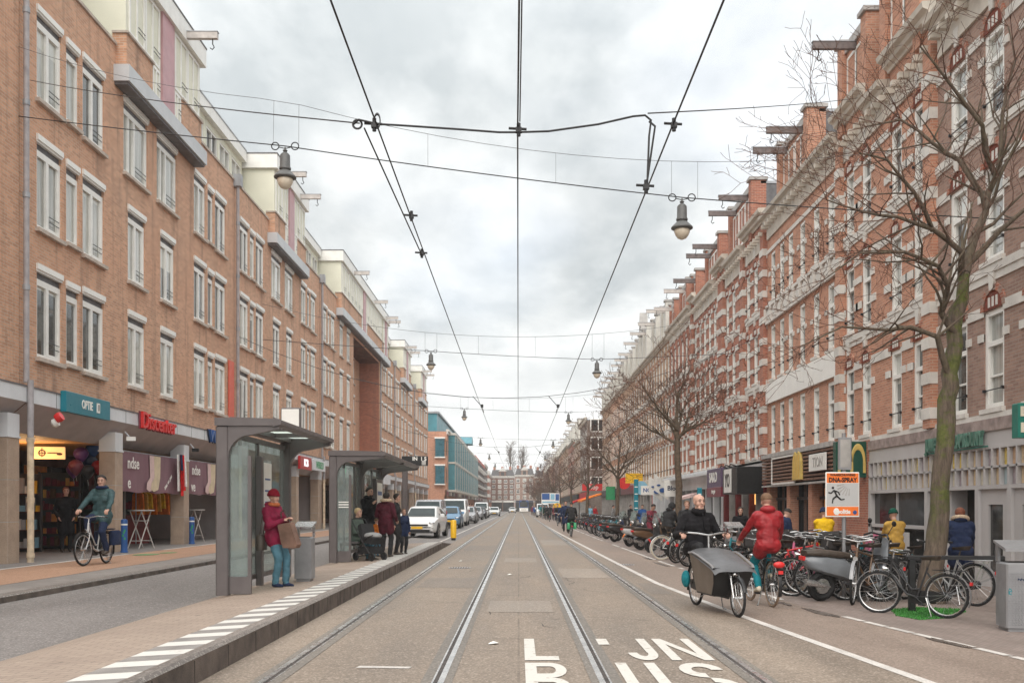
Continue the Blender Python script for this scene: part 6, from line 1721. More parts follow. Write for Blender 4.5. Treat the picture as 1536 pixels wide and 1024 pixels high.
for i, (Y, xl, zl, xr, zr) in enumerate(LP):
    hanging_lamp(xl, Y, zl, ['large grey hanging lamp against the cream dormer on the left', 'grey hanging lamp left of the wires, second nearest', 'third hanging lamp on the left, above the teal building', 'fourth hanging lamp on the left side of the wires', 'small fifth hanging lamp on the left', 'tiny farthest hanging lamp on the left'][i], .92)
    hanging_lamp(xr, Y + (.4 if i == 0 else 0), zr, ['large grey hanging lamp right of the wires, nearest the camera', 'grey hanging lamp at right, second nearest the camera', 'third hanging lamp on the right, above the corner house', 'fourth hanging lamp on the right side of the wires', 'small fifth hanging lamp on the right', 'tiny farthest hanging lamp on the right'][i], .92)
    L_ = (XL, Y + (3 if i == 0 else 0), zl + 1.75 if i == 0 else zl + .5); R_ = (XR, Y + (.6 if i == 0 else 0), zr - .35 if i == 0 else zr + .3)
    A, B_ = Vector((xl, Y, zl + .02)), Vector((xr, Y + (.4 if i == 0 else 0), zr + .02))
    pts = sag(L_, A, .02, 5) + sag(A, B_, .04, 8)[1:] + sag(B_, R_, .02, 5)[1:]
    wire('span_wire', pts, .010 + .001 * (Y > 40), ['thin wire carrying the nearest pair of lamps', 'thin wire carrying the second pair of lamps', 'thin wire carrying the third pair of lamps', 'thin wire carrying the fourth pair of lamps', 'thin wire carrying the fifth pair of lamps', 'thin wire carrying the farthest pair of lamps'][i], group='lamp span wires')
    if i < 3:                                  # light catenary with droppers above it
        ca = Vector((XL, Y + (3 if i == 0 else 0), L_[2] + 1.5)); cb2 = Vector((XR, R_[1], R_[2] + 1.7))
        low = lambda x: next(Vector(p).lerp(Vector(q), (x - p[0]) / (q[0] - p[0])) for p, q in zip(pts, pts[1:]) if p[0] <= x <= q[0])
        m = MB(); cp = [Vector((p.x, low(min(max(p.x, XL + .01), XR - .01)).y, p.z)) for p in sag(ca, cb2, 1.75 if i == 0 else 1.2, 24)]; m.tube(cp, .005 + .003 * (i > 0), 5)
        for x in (xl - .25, xl + .25, -1.7, .7, xr - .2, xr + .3):
            up = next(Vector(p).lerp(Vector(q), (x - p[0]) / (q[0] - p[0])) for p, q in zip(cp, cp[1:]) if p[0] <= x <= q[0])
            m.tube([low(x), up], .004 + .003 * (i > 0), 4)
        tag(m.build('catenary_wire', 'wire_thin'), ['fine wire with droppers above the nearest lamp pair', 'fine wire with droppers above the second lamp pair', 'fine wire with droppers above the third lamp pair'][i], 'wire')
# contact wires and the cross span at Y=10
ZC = 5.32
wire('contact_wire', [(-1.42, -3, ZC + .02), (-1.42, 10, ZC), (-1.40, 36, ZC - .1), (-1.38, 90, ZC), (-1.35, 300, ZC)], .009, 'left overhead contact wire of the tram', group='tram contact wires')
wire('contact_wire', [(1.62, -3, ZC + .12), (1.55, 10, ZC + .02), (1.50, 36, ZC - .1), (1.45, 90, ZC), (1.4, 300, ZC)], .009, 'right overhead contact wire of the tram', group='tram contact wires')
wire('feeder_cable', [(.062, -3, ZC + .02), (-.01, 10, ZC), (-.02, 36, ZC), (0, 90, ZC), (0, 300, ZC + .05)], .0085, 'thick straight cable over the middle of the tracks', 'cable')
wire('feeder_cable', [(.078, -3, ZC + .05), (.012, 9.9, ZC + .01)], .006, 'second cable tight beside the middle one, ending at the crossing', 'cable')
# second branch of the left wire meeting it beyond the span
wire('branch_wire', [(-1.55, 10.0, ZC - .02), (-1.42, 14.6, ZC - .13)], .009, 'short wire branching off the left contact wire', 'wire')
sy = 10.0
wire('cross_span_wire', sag((-10.6, 21.6, 9.95 + .8), (-1.6, sy, ZC + .03), .06) , .007, 'span wire rising left from the tram crossing to the brick block', 'wire', group='wires of the tram crossing')
wire('cross_span_wire', sag((1.3, sy, ZC + .13), (9.6, 28, 13.0), .04), .007, 'span wire rising right from the tram crossing to the roofs', 'wire', group='wires of the tram crossing')
tk = MB()
tk.tube([(-1.66, sy, ZC + .02), (-1.60, sy - .03, ZC + .055), (-1.48, sy - .02, ZC + .03), (-1.38, sy, ZC + .02), (-1.2, sy, ZC + .01), (-.6, sy, ZC - .03), (-.2, sy, ZC - .06), (0, sy, ZC - .06), (.3, sy, ZC - .05), (.8, sy, ZC + .02), (1.15, sy, ZC + .10), (1.27, sy, ZC + .11), (1.33, sy, ZC + .06), (1.31, sy, ZC - .1), (1.29, sy, ZC - .62)], .011, 8)
tk.torus(.045, .011, 14, 6, Tm((-1.62, sy, ZC + .02))); tk.torus(.05, .011, 14, 6, Tm((-1.42, sy - .01, ZC + .05)) @ Matrix.Diagonal((.6, 1, 1.4, 1)))
tk.tube([(1.31, sy, ZC + .05), (1.37, sy, ZC - .0), (1.28, sy, ZC - .62)], .011, 6)
tag(tk.build('jumper_cable', 'wire', None, True), 'thick sagging cable joining the tram wires across the crossing', 'cable')
for (X, Y, Z, lb) in ((0, sy, ZC - .03, 'insulator clamp where the middle cable meets the crossing'), (-1.45, sy, ZC + .02, 'clamp joining the left contact wire to the crossing'), (1.56, sy, ZC + .02, 'clamp joining the right contact wire to the crossing'), (-1.42, 14.6, ZC - .1, 'clamp where the branch wire meets the left contact wire'), (1.28, sy, ZC - .6, 'clamp at the lower end of the hanging jumper cable'), (-1.40, 13, ZC - .02, 'small clamp on the left contact wire beyond the crossing')):
    o = empty('wire_clamp', (X, Y, Z), 0, lb, 'clamp', 'clamps on the tram wires')
    m = MB(); m.tube([(0, 0, -.07), (0, 0, .06)], .02, 8); m.build('bolt', 'iron', o, True)
    m = MB(); m.tube([(-.1, 0, .01), (.08, 0, .0)], .014, 8); m.cbox((0, 0, -.01), (.06, .05, .05)); m.build('jaw', 'iron', o, True)
for (Y, nm) in ((38, 'second tram span wire, between the far pairs of lamps'), (70, 'third tram span wire near the teal building')):
    wire('cross_span_wire', sag((-10.7, Y, 8.0), (XR, Y + 1, 8.2), 2.4, 14), .010, nm, 'wire', group='wires of the tram crossing')
    m = MB()
    for x in (-1.4, 1.5): m.tube([(x - .35, Y, ZC + .4), (x, Y, ZC), (x, Y + 2, ZC - .02)], .014, 5); m.cbox((x, Y, ZC + .03), (.1, .1, .12))
    tag(m.build('wire_clamp', 'iron'), 'pair of pull offs on the %s tram span' % ('second' if Y < 50 else 'third'), 'clamp')
# ================================================================ tram shelters and platform furniture
def shelter(Yn, Yf, xb, xf, label, seats=True, ad=True):
    """xb = back wall X, xf = roof front edge X"""
    zb = gz(xb, 20); H = 2.56
    root = empty('tram_shelter', (xb, Yn, zb), 0, label, 'shelter', 'grey tram shelters on the platform')
    L = Yf - Yn; D = xf - xb
    def frame_at(y, nm='post'):
        m = MB()
        m.bbox(-.02, .17, y, y + .17, 0, H - .0, .02, 0)
        # curved gusset under the roof
        pts = [(.17, H)] + [(.17 + .32 * (1 - math.cos(R(a))), H - .14 - .34 * (1 - math.sin(R(a)))) for a in range(0, 91, 15)] + [(D - .02, H - .05), (D, H + .0), (.17, H + .08)]
        m.prism(pts, y + .01, y + .16, 'y', 0)
        m.build(nm, 'shelter_grey', root)
    frame_at(0); frame_at(L - .17)
    if L > 6: frame_at(L / 2 - .08)
    m = MB()
    # roof: edge beams, cross ribs and glass between
    m.box(-.03, .2, -.02, L + .02, H + .0, H + .12); m.prism([(D - .1, H - .02), (D + .03, H + .02), (D + .03, H + .08), (D - .1, H + .13)], -.03, L + .03, 'y')
    m.prism([(.2, H + .0), (D, H + .0), (D, H + .1), (.2, H + .13)], -.02, .1, 'y'); m.prism([(.2, H + .0), (D, H + .0), (D, H + .1), (.2, H + .13)], L - .1, L + .02, 'y')
    n = max(3, int(L / 1.1))
    for k in range(1, n): y = L * k / n; m.prism([(.2, H + .02), (D, H + .02), (D, H + .1), (.2, H + .12)], y - .05, y + .05, 'y')
    rf = m.build('roof_frame', 'shelter_grey', root)
    g = MB(); g.box(.2, D - .1, .1, L - .1, H + .085, H + .1); g.build('roof_glass', 'roof_pane', rf)
    # back wall panes with posts
    m = MB()
    m.box(.03, .09, .17, L - .17, .12, .2); m.box(.03, .09, .17, L - .17, H - .14, H - .06)
    k = max(2, int(L / 1.5))
    for i in range(1, k): y = L * i / k; m.box(.03, .09, y - .03, y + .03, .2, H - .14)
    m.build('back_frame', 'shelter_grey', root)
    g = MB(); g.box(.055, .065, .17, L - .17, .2, H - .14); g.build('back_pane', 'pane_clear', root)
    # end screen at the near side
    m = MB(); x1 = .5
    m.box(.17, x1, .06, .12, .02, .28); m.box(x1 - .05, x1, .06, .12, .28, H - .45); m.build('end_frame', 'shelter_grey', root)
    g = MB(); g.box(.17, x1 - .05, .085, .095, .28, H - .3); g.build('end_pane', 'pane_clear', root)
    if ad:
        st = MB()
        for z in (1.32, 1.38, 1.44): st.box(.2, x1 - .06, .078, .084, z, z + .025)
        st.build('pane_stripes', 'paint_white', root)
    if ad:
        m = MB(); m.bbox(.02, .2, L - 1.5, L - .17, .25, 2.2, .015); pb = m.build('poster_case', 'shelter_grey', root)
        m = MB(); m.box(.2, .204, L - 1.4, L - .27, .4, 2.08, 0)
        for z in (.6, 1.0, 1.3, 1.7): m.box(.2045, .207, L - 1.3, L - .4, z, z + .12, 1)
        m.build('poster', ['paint_white', 'enamel_blue'], pb)
    if seats:
        m = MB(); m.bbox(.28, .62, .5, L - (1.7 if ad else .5), .44, .49, .015); m.build('bench_seat', 'shelter_grey', root)
        for y in (.8, L - 2.1 if ad else L - .9): m = MB(); m.box(.1, .5, y, y + .06, .38, .44); m.box(.1, .16, y, y + .06, .2, .44); m.build('bench_bracket', 'shelter_grey', root)
    return root
m_, nt_, b_ = new_mat('roof_pane'); tl_ = nt_.nodes.new('ShaderNodeBsdfTranslucent'); tl_.inputs[0].default_value = (.82, .88, .84, 1); mx_ = nt_.nodes.new('ShaderNodeMixShader'); mx_.inputs[0].default_value = .85
b_.inputs['Base Color'].default_value = (.5, .54, .52, 1); nt_.links.new(b_.outputs[0], mx_.inputs[1]); nt_.links.new(tl_.outputs[0], mx_.inputs[2]); nt_.links.new(mx_.outputs[0], nt_.nodes['Material Output'].inputs[0])
shelter(15.0, 19.2, -4.55, -3.6, 'near grey tram shelter with the woman in the red hat', seats=False, ad=False)
shelter(23.8, 31.8, -4.52, -3.2, 'far grey tram shelter with people waiting inside', ad=True)
# advert wall seen through the near shelter
o = empty('line_map_board', (-4.42, 17.0, gz(-4.42, 17)), R(90), 'tall dark map board behind the woman in the near shelter', 'map board')
m = MB(); m.bbox(-.08, .08, -.05, .05, .0, 2.2, .015); m.build('post', 'shelter_grey', o)
m = MB(); m.bbox(.1, .62, -.05, -.02, .9, 2.1, .01); m.build('board', 'paint_white', o)
m = MB()
for z in (1.1, 1.25, 1.4, 1.6, 1.8): m.box(.16, .5, -.056, -.05, z, z + .03)
m.build('print', 'enamel_blue', o)
# stop sign lightbox over the near shelter
o = empty('stop_sign', (-4.62, 19.55, gz(-4.6, 19)), 0, 'white stop sign box with blue emblem above the near shelter roof', 'sign')
m = MB(); m.tube([(0, 0, 0), (0, 0, 2.75)], .045, 10); m.build('pole', 'shelter_grey', o, True)
m = MB(); m.bbox(-.04, .34, -.06, .06, 2.72, 3.28, .02, 0); m.box(-.02, .32, -.066, -.06, 2.75, 3.25, 1); m.build('box', ['shelter_grey', 'paint_white'], o)
m = MB(); m.prism([(.03, 2.76), (.27, 2.76), (.27, 2.84), (.22, 2.9), (.08, 2.9), (.03, 2.84)], -.072, -.067, 'y'); m.build('emblem', 'enamel_blue', o)
# litter bin beside the near shelter
def street_bin(X, Y, w_, d_, h, label, dots=True, rz=0):
    o = empty('litter_bin', (X, Y, gz(X, Y)), rz, label, 'bin')
    m = MB(); m.bbox(-w_ / 2, w_ / 2, -d_ / 2, d_ / 2, .05, h, .02); m.box(-w_ / 2 + .03, w_ / 2 - .03, -d_ / 2 + .03, d_ / 2 - .03, 0, .05); m.build('body', 'bin_grey', o)
    m = MB(); m.prism([(-d_ / 2 - .02, h + .14), (d_ / 2 + .02, h + .24), (d_ / 2 + .02, h + .27), (-d_ / 2 - .02, h + .18)], -w_ / 2 - .02, w_ / 2 + .02, 'x'); m.box(-w_ / 2, -w_ / 2 + .03, d_ / 2 - .1, d_ / 2, h, h + .24); m.box(w_ / 2 - .03, w_ / 2, d_ / 2 - .1, d_ / 2, h, h + .24); m.build('hood', 'steel' if not dots else 'bin_grey', o)
    m = MB(); m.box(-w_ / 2 + .04, w_ / 2 - .04, -d_ / 2 + .04, d_ / 2 - .04, h, h + .004); m.build('opening', 'dark_interior', o)
    if dots:
        m = MB()
        for i in range(9):
            for j in range(22): m.cbox((-w_ / 2 + w_ * (i + 1 + .25 * (j % 2)) / 10.5, -d_ / 2 - .003, .1 + j * (h - .2) / 22), (.018, .012, .018))
        m.build('studs', 'bin_grey', o)
        m = MB(); m.box(-.06, .06, -d_ / 2 - .008, -d_ / 2, h - .22, h - .19); m.build('sticker', 'enamel_navy', o)
        m = MB(); m.ell((-w_ / 2 + .04, -d_ / 2 - .003, .5), (.02, .006, .05)); m.build('lock', 'enamel_teal', o)
    return o
street_bin(-3.78, 17.6, .30, .34, .78, 'grey litter bin with a steel hood beside the near shelter', False)
street_bin(6.28, 12.55, .38, .42, .86, 'perforated grey litter bin cut by the right edge', True, R(-8))
street_bin(5.05, 23.4, .34, .4, .92, 'narrow grey litter bin between the two riders', False)
# departure display
o = empty('departure_display', (-3.88, 34, gz(-3.9, 34)), 0, 'dark departure display on a grey post past the far shelter', 'display')
m = MB(); m.bbox(-.09, .09, -.1, .1, 0, 2.72, .02); m.build('post', 'shelter_grey', o)
m = MB(); m.bbox(-.1, .78, -.09, .09, 2.72, 3.05, .015); m.build('housing', 'black_paint', o)
t = MB(); add_text(t, 'IN  1 S', .17, Tm((.5, -.096, 2.95)) @ UP, .006, .006, 0)
for k in range(4): t.box(.58, .72, -.1, -.094, 2.75 + k * .04, 2.77 + k * .04, 0)
t.build('lettering', 'paint_white', o, fix=False)
# yellow bollard at the platform end
o = empty('bollard', (-2.92, 44.6, 0.02), 0, 'yellow bollard with a black foot beyond the platform end', 'bollard')
m = MB(); m.lathe([(.1, 0), (.1, .09), (.085, .1)], 14, mi=0); m.build('foot', 'black_paint', o, True)
m = MB(); m.lathe([(.13, .1), (.13, .86), (.1, .9), (.02, .91)], 14); m.build('post', 'enamel_yellow', o, True)
# ================================================================ signs standing on the right pavement
PX, PY = 5.52, 16.9
o = empty('warning_sign', (PX, PY, gz(PX, PY)), R(4), 'orange and grey warning sign with a running figure on a grey pole', 'sign')
zg = gz(PX, PY)
m = MB(); m.tube([(0, 0, 0), (0, 0, 2.8)], .034, 12); m.build('pole', 'bin_grey', o, True)
m = MB(); m.bbox(-.345, .245, -.07, -.045, 1.335 - zg, 2.09 - zg, .012); m.build('plate', 'paint_white', o)
z0, z1 = 1.335 - zg, 2.09 - zg; H_ = z1 - z0
m = MB(); m.box(-.325, .225, -.0735, -.07, z0 + H_ * .76, z1 - .02, 0); m.box(-.325, .225, -.0735, -.07, z0 + .02, z0 + H_ * .225, 0); m.box(-.325, .225, -.0735, -.07, z0 + H_ * .24, z0 + H_ * .75, 1); m.build('fields', ['sign_orange', 'sign_grey'], o)
t = MB()
add_text(t, 'DNA-SPRAY', .105, Tm((-.05, -.076, z0 + H_ * .82)) @ UP, .004, .004, 0, .86); add_text(t, 'WAARSCHUWING', .052, Tm((-.05, -.076, z0 + H_ * .935)) @ UP, .004, .002, 0, 1.0)
fy = -.0765
def st(p, q, w_=.011): t.tube([(p[0] - .05, fy, z0 + p[1]), (q[0] - .05, fy, z0 + q[1])], w_, 5)
t.ell((-.17 - .05, fy, z0 + .49), (.022, .004, .022), 10, 6)
st((-.15, .45), (-.10, .35), .017); st((-.15, .45), (-.20, .40)); st((-.20, .40), (-.25, .41)); st((-.14, .44), (-.08, .42)); st((-.08, .42), (-.05, .37)); st((-.10, .35), (-.03, .29), .014); st((-.03, .29), (.03, .30), .012); st((-.11, .35), (-.17, .30), .014); st((-.17, .30), (-.18, .23), .012)
t.build('figure', 'black_paint', o, fix=False)
t = MB()
for k in range(6):
    a = R(-12 - k * 15); c = Vector((.12 - .05, 0, .575)); d0, d1 = .13, .3 - .01 * abs(k - 2)
    d = Vector((-math.cos(a) * 1.0, 0, math.sin(a)))
    t.tube([(c.x + d.x * .1, fy, z0 + c.z + d.z * .1), (c.x + d.x * d1 * .8, fy, z0 + c.z + d.z * d1 * .8)], [.004, .009], 5)
t.build('spray_rays', 'stone_grey', o, fix=False)
t = MB(); add_text(t, 'politie', .105, Tm((-.03, -.076, z0 + .085)) @ UP, .004, .004, 0, .85); t.ell((-.16, fy, z0 + .09), (.05, .004, .06), 12, 6); t.build('lettering', 'paint_white', o, fix=False)
m = MB(); m.ell((.16, fy, z0 + .075), (.035, .004, .035), 12, 6); m.build('crest', 'enamel_blue', o, fix=False)
m = MB(); m.bbox(-.11, .12, -.05, .0, 2.13 - zg, 2.68 - zg, .012); m.box(-.08, .09, -.054, -.05, 2.17 - zg, 2.64 - zg, 1); m.build('upper_plate', ['bin_grey', 'stone_grey'], o)
def post_sign(X, Y, label, z0, h, col, w_=.2):
    o = empty('street_sign', (X, Y, gz(X, Y)), 0, label, 'sign')
    m = MB(); m.tube([(0, 0, 0), (0, 0, z0 + h)], .04, 8); m.build('pole', 'bin_grey', o, True)
    m = MB(); m.bbox(-w_ / 2, w_ / 2, -.09, -.04, z0, z0 + h, .012); m.build('board', col, o)
    m = MB()
    for k in range(4): m.box(-w_ / 2 + .03, w_ / 2 - .03, -.095, -.09, z0 + .08 + k * h / 4.4, z0 + .12 + k * h / 4.4)
    m.build('print', 'paint_white', o)
post_sign(5.62, 31.0, 'narrow teal sign on a pole left of the cargo bike rider', 1.2, .95, 'sign_teal', .15)
post_sign(5.3, 45.0, 'narrow teal sign on a pole behind the parked scooters', 1.4, 1.4, 'sign_teal', .2)
o = empty('direction_board', (3.9, 122, 0), 0, 'blue and white direction board over the distant cyclists', 'sign')
m = MB(); m.tube([(-1.0, 0, 0), (-1.0, 0, 3.2)], .06, 8); m.tube([(1.0, 0, 0), (1.0, 0, 3.2)], .06, 8); m.build('pole', 'bin_grey', o, True)
m = MB(); m.box(-1.1, 1.1, -.1, -.04, 1.9, 3.2, 0); m.box(-1.05, -.1, -.11, -.1, 2.4, 3.15, 1); m.box(.0, .5, -.11, -.1, 2.4, 3.1, 2); m.box(.6, 1.05, -.11, -.1, 2.3, 3.1, 1); m.box(-1.0, 1.0, -.11, -.1, 2.0, 2.2, 2); m.build('board', ['paint_white', 'enamel_blue', 'enamel_lightblue'], o)
m = MB(); m.lathe([(.5, -.03), (.5, .03)], 16, Tm((.8, -.15, 1.5), R(90))); m.build('round_sign', 'enamel_yellow', o)
# turf and the black rail round the near tree
rnd = random.Random(3)
mb = MB()
xs = [gp(px, py, -.05) for px, py in ((1336, 914), (1380, 910), (1440, 912), (1448, 916), (1430, 926), (1380, 930), (1345, 924))]
cx_ = sum(p[0] for p in xs) / 7; cy_ = sum(p[1] for p in xs) / 7
mb.add([(p[0], p[1], gz(p[0], p[1]) + .006) for p in xs], [tuple(range(7))])
for i in range(1800):
    a, b = rnd.randrange(7), math.sqrt(rnd.random())
    t_ = rnd.random(); q = [lerp(xs[a][k], xs[(a + 1) % 7][k], t_) for k in (0, 1)]
    x, y = lerp(cx_, q[0], b * 1.03), lerp(cy_, q[1], b * 1.03); z = gz(x, y)
    an = rnd.uniform(0, PI); dx, dy = math.cos(an) * .008, math.sin(an) * .008; hh = rnd.uniform(.015, .04)
    mb.add([(x - dx, y - dy, z), (x + dx, y + dy, z), (x + rnd.gauss(0, .015), y + rnd.gauss(0, .015), z + hh)], [(0, 1, 2)])
mb.build('turf', 'turf', fix=False)['kind'] = 'stuff'
o = empty('tree_guard', (6.55, 14.75, gz(6.55, 14.75)), R(-6), 'black steel rail on posts in front of the big tree', 'rail')
m = MB(); m.bbox(-.78, .62, -.04, .04, .78, .84, .012); m.build('top_rail', 'black_paint', o)
for x in (-.7, .58): m = MB(); m.bbox(x - .05, x + .05, -.04, .04, 0, .78, .012); m.build('post', 'black_paint', o)
# ================================================================ people: one continuous voxel-fused body each
from mathutils import noise as mnoise
def V(*a): return Vector(a)
def ik(a, b, l1, l2, pole):
    d = b - a; L = min(max(d.length, 1e-4), (l1 + l2) * .995)
    u = d.normalized(); b = a + u * L
    x = (l1 * l1 - l2 * l2 + L * L) / (2 * L); h = math.sqrt(max(l1 * l1 - x * x, 0))
    p = pole - u * pole.dot(u)
    p = p.normalized() if p.length > 1e-5 else u.orthogonal().normalized()
    return a + u * x + p * h, b
def person(label, H=1.72, pose=None, cols=None, loc=(0, 0, 0), rz=0.0, vox=.012, hair='hair_dark', hair_len=0, hat=None, hood=None, coat=.12, thick=1.0, group=None, skin='skin', beard=None, bald=False, scarf=None, glasses=False, collar=False):
    """local frame: facing +x, z up, left = +y"""
    po = dict(pelvis=(0, 0, .95), lean=.03, twist=0, roll=0, head=(0, 0), hl=(.02, .27, .78), hr=(.02, -.27, .78), fl=(-.02, .10, .085), fr=(.05, -.10, .085), grip=False, toe=0.0, elb=(-.6, 0, -.5), knee=(1, 0, .1))
    po.update(pose or {})
    c = dict(top='cloth_dark', leg='denim', shoe='leather', hand=skin); c.update(cols or {})
    k = H / 1.75
    root = empty('person', loc, rz, label, 'person', group)
    mats = [c['top'], c['leg'], c['shoe'], skin, 'hair_dark', 'lip', c['hand']]
    prims = []                                   # (p0, p1, r0, r1, mat, aspect)
    def cap(p, q, r0, r1, m): prims.append((Vector(p) * k, Vector(q) * k, r0 * k, r1 * k, m))
    pel = V(*po['pelvis'])
    Rt = Matrix.Rotation(po['twist'], 3, 'Z') @ Matrix.Rotation(po['lean'], 3, 'Y') @ Matrix.Rotation(po['roll'], 3, 'X')
    T = lambda x, y, z: pel + Rt @ V(x, y, z)
    t = thick
    sh = .185
    # torso
    cap(T(0, .055, .0), T(0, -.055, .0), .135 * t, .135 * t, 0 if coat > .02 else 1)
    cap(T(-.005, .05, .14), T(-.005, -.05, .14), .125 * t, .125 * t, 0)
    cap(T(.01, .075, .32), T(.01, -.075, .32), .125 * t, .125 * t, 0)
    cap(T(0, .0, .02), T(.0, 0, .36), .14 * t, .13 * t, 0)
    cap(T(-.01, sh - .02, .455), T(-.01, -sh + .02, .455), .075 * t, .075 * t, 0)
    cap(T(0, .07, .38), T(0, -.07, .38), .115 * t, .115 * t, 0)
    cap(T(-.01, 0, .46), T(.0, 0, .53), .078 * t, .06, 0)
    nb = T(.0, 0, .50); hp, hy = po['head']
    Rh = Matrix.Rotation(hy, 3, 'Z') @ Matrix.Rotation(hp, 3, 'Y')
    hc = nb + (Rt @ V(.02, 0, .07)) + Rh @ V(.015, 0, .115)
    Hh = lambda x, y, z: hc + Rh @ V(x, y, z)
    cap(T(-.005, 0, .49), Hh(-.02, 0, -.07), .054, .052, 3)
    # head: skull, face, jaw, nose, brow, ears
    cap(Hh(-.028, 0, .035), Hh(.018, 0, .03), .083, .076, 3); cap(Hh(.025, 0, -.01), Hh(.03, 0, -.055), .066, .05, 3)
    cap(Hh(.055, .018, -.085), Hh(.055, -.018, -.085), .030, .030, 3); cap(Hh(.085, 0, .02), Hh(.103, 0, -.022), .010, .015, 3)
    cap(Hh(.07, .03, .035), Hh(.07, -.03, .035), .020, .020, 3); cap(Hh(.055, .04, -.02), Hh(.05, .045, -.03), .028, .026, 3); cap(Hh(.055, -.04, -.02), Hh(.05, -.045, -.03), .028, .026, 3)
    for s in (-1, 1): cap(Hh(-.014, s * .074, .0), Hh(-.01, s * .071, -.03), .013, .010, 3)
    # arms and hands
    for s, hand in ((1, V(*po['hl'])), (-1, V(*po['hr']))):
        S = T(-.01, s * sh, .445)
        pole = V(po['elb'][0], s * (.45 + po['elb'][1]), po['elb'][2])
        E, Wr = ik(S, hand, .285, .25, pole)
        cap(S, E, .066 * t, .052 * t, 0); cap(E, Wr, .052 * t, .040 * t, 0)
        d = (Wr - E).normalized()
        side = d.cross(V(0, 0, 1)) if abs(d.z) < .9 else V(0, 1, 0) * 1.0
        side = side.normalized()
        fwd = d
        if po['grip']: fwd = (d * .5 + V(.5, 0, -.25)).normalized(); side = V(0, 1, 0) * 1.0
        dn = fwd.cross(side).normalized()
        if dn.z > 0: dn = -dn
        if not po['grip'] and abs(d.z) > .7: side = V(1, 0, 0); dn = V(0, -s, 0)
        P0 = Wr + d * .02; P1 = Wr + d * .02 + fwd * .075
        cap(Wr - d * .01, P0, .028, .028, 6)
        for q in (-1, 0, 1): cap(P0 + side * q * .020, P1 + side * q * .024, .020, .017, 6)
        for i, (q, L) in enumerate(((-1.5, .062), (-.5, .074), (.5, .07), (1.5, .054))):
            b = P1 + side * q * .021
            cl = .9 if po['grip'] else .35
            m1 = b + (fwd * (1 - cl * .3) + dn * cl * .6).normalized() * L * .5
            m2 = m1 + (fwd * (.8 - cl) + dn * cl * 1.2).normalized() * L * .5
            cap(b, m1, .0105, .0098, 6); cap(m1, m2, .0098, .0085, 6)
        tb = P0 + side * .028 * (1 if s > 0 else -1) * (-1)
        cap(tb, tb + (fwd * .6 - side * s * .6 + dn * .4).normalized() * .045, .014, .011, 6)
        cap(tb + (fwd * .6 - side * s * .6 + dn * .4).normalized() * .045, tb + (fwd * .9 - side * s * .2 + dn * .6).normalized() * .075, .011, .009, 6)
    # legs, shoes
    for s, ft in ((1, V(*po['fl'])), (-1, V(*po['fr']))):
        hp_ = pel + Matrix.Rotation(po['twist'], 3, 'Z') @ V(0, s * .085, -.03)
        pole = V(po['knee'][0], s * po['knee'][1] if po['knee'][1] else s * .15, po['knee'][2])
        K, A = ik(hp_, ft, .43, .43, pole)
        lt = .35 + .65 * t; cap(hp_, K, .092 * lt, .066 * lt, 1); cap(K, A + (K - A).normalized() * .02, .064 * lt, .054 * lt, 1); cap(hp_ + V(-.03, 0, .0), hp_.lerp(K, .35), .095 * lt, .084 * lt, 0 if coat > .02 else 1)
        kd = (K - hp_).normalized() if coat > .02 else None
        if coat > .02: cap(hp_ + V(0, 0, .02), hp_.lerp(K, min(.95, coat * 3.2)), .118 * t, .108 * t, 0)
        yaw = po['toe'] * s
        fd = Matrix.Rotation(yaw, 3, 'Z') @ V(1, 0, po.get('pitch', 0))
        cap(A + V(-.035, 0, -.042), A + fd * .09 + V(0, 0, -.048), .040, .037, 2); cap(A + fd * .09 + V(0, 0, -.05), A + fd * .16 + V(0, 0, -.055), .037, .028, 2); cap(A, A + V(.01, 0, -.03), .046, .042, 2)
    if scarf: cap(T(.03, .04, .5), T(.03, -.04, .5), .075, .075, 0)
    # fuse
    src = MB()
    for (p, q, r0, r1, m) in prims:
        d = q - p; L = d.length
        u = d.normalized() if L > 1e-6 else V(0, 0, 1)
        pts, rs = [], []
        for a in (90, 60, 30, 0): pts.append(p - u * r0 * math.sin(R(a))); rs.append(max(1e-4, r0 * math.cos(R(a))))
        for a in (0, 30, 60, 90): pts.append(q + u * r1 * math.sin(R(a))); rs.append(max(1e-4, r1 * math.cos(R(a))))
        src.tube(pts, rs, 12)
    me = bpy.data.meshes.new('tmp'); me.from_pydata(src.v, [], src.f)
    ob = bpy.data.objects.new('tmp', me); COL.objects.link(ob)
    md = ob.modifiers.new('r', 'REMESH'); md.mode = 'VOXEL'; md.voxel_size = vox
    m2 = ob.modifiers.new('s', 'SMOOTH'); m2.factor = .5; m2.iterations = 2 if vox < .016 else 1
    ev = ob.evaluated_get(bpy.context.evaluated_depsgraph_get())
    bme = bpy.data.meshes.new_from_object(ev)
    bpy.data.objects.remove(ob); bpy.data.meshes.remove(me)
    nv = len(bme.vertices); co = np.empty(nv * 3, np.float32); bme.vertices.foreach_get('co', co); co = co.reshape(-1, 3)
    no = np.empty(nv * 3, np.float32); bme.vertices.foreach_get('normal', no); no = no.reshape(-1, 3)
    best = np.full(nv, 9.0, np.float32); vm = np.zeros(nv, np.int32)
    for (p, q, r0, r1, m) in prims:
        a = np.array(p, np.float32); d = np.array(q - p, np.float32); dd = float(d @ d) + 1e-9
        tt = np.clip(((co - a) @ d) / dd, 0, 1)
        ds = np.linalg.norm(co - (a + tt[:, None] * d), axis=1) - (r0 + (r1 - r0) * tt)
        w_ = ds < best; best[w_] = ds[w_]; vm[w_] = m
    if vox < .016:                                # folds in the cloth
        for i in range(nv):
            if vm[i] < 2:
                p = co[i]; f = mnoise.noise((p[0] * 9, p[1] * 9, p[2] * 14)) * .009 + mnoise.noise((p[0] * 26, p[1] * 26, p[2] * 34)) * .003
                co[i] += no[i] * f
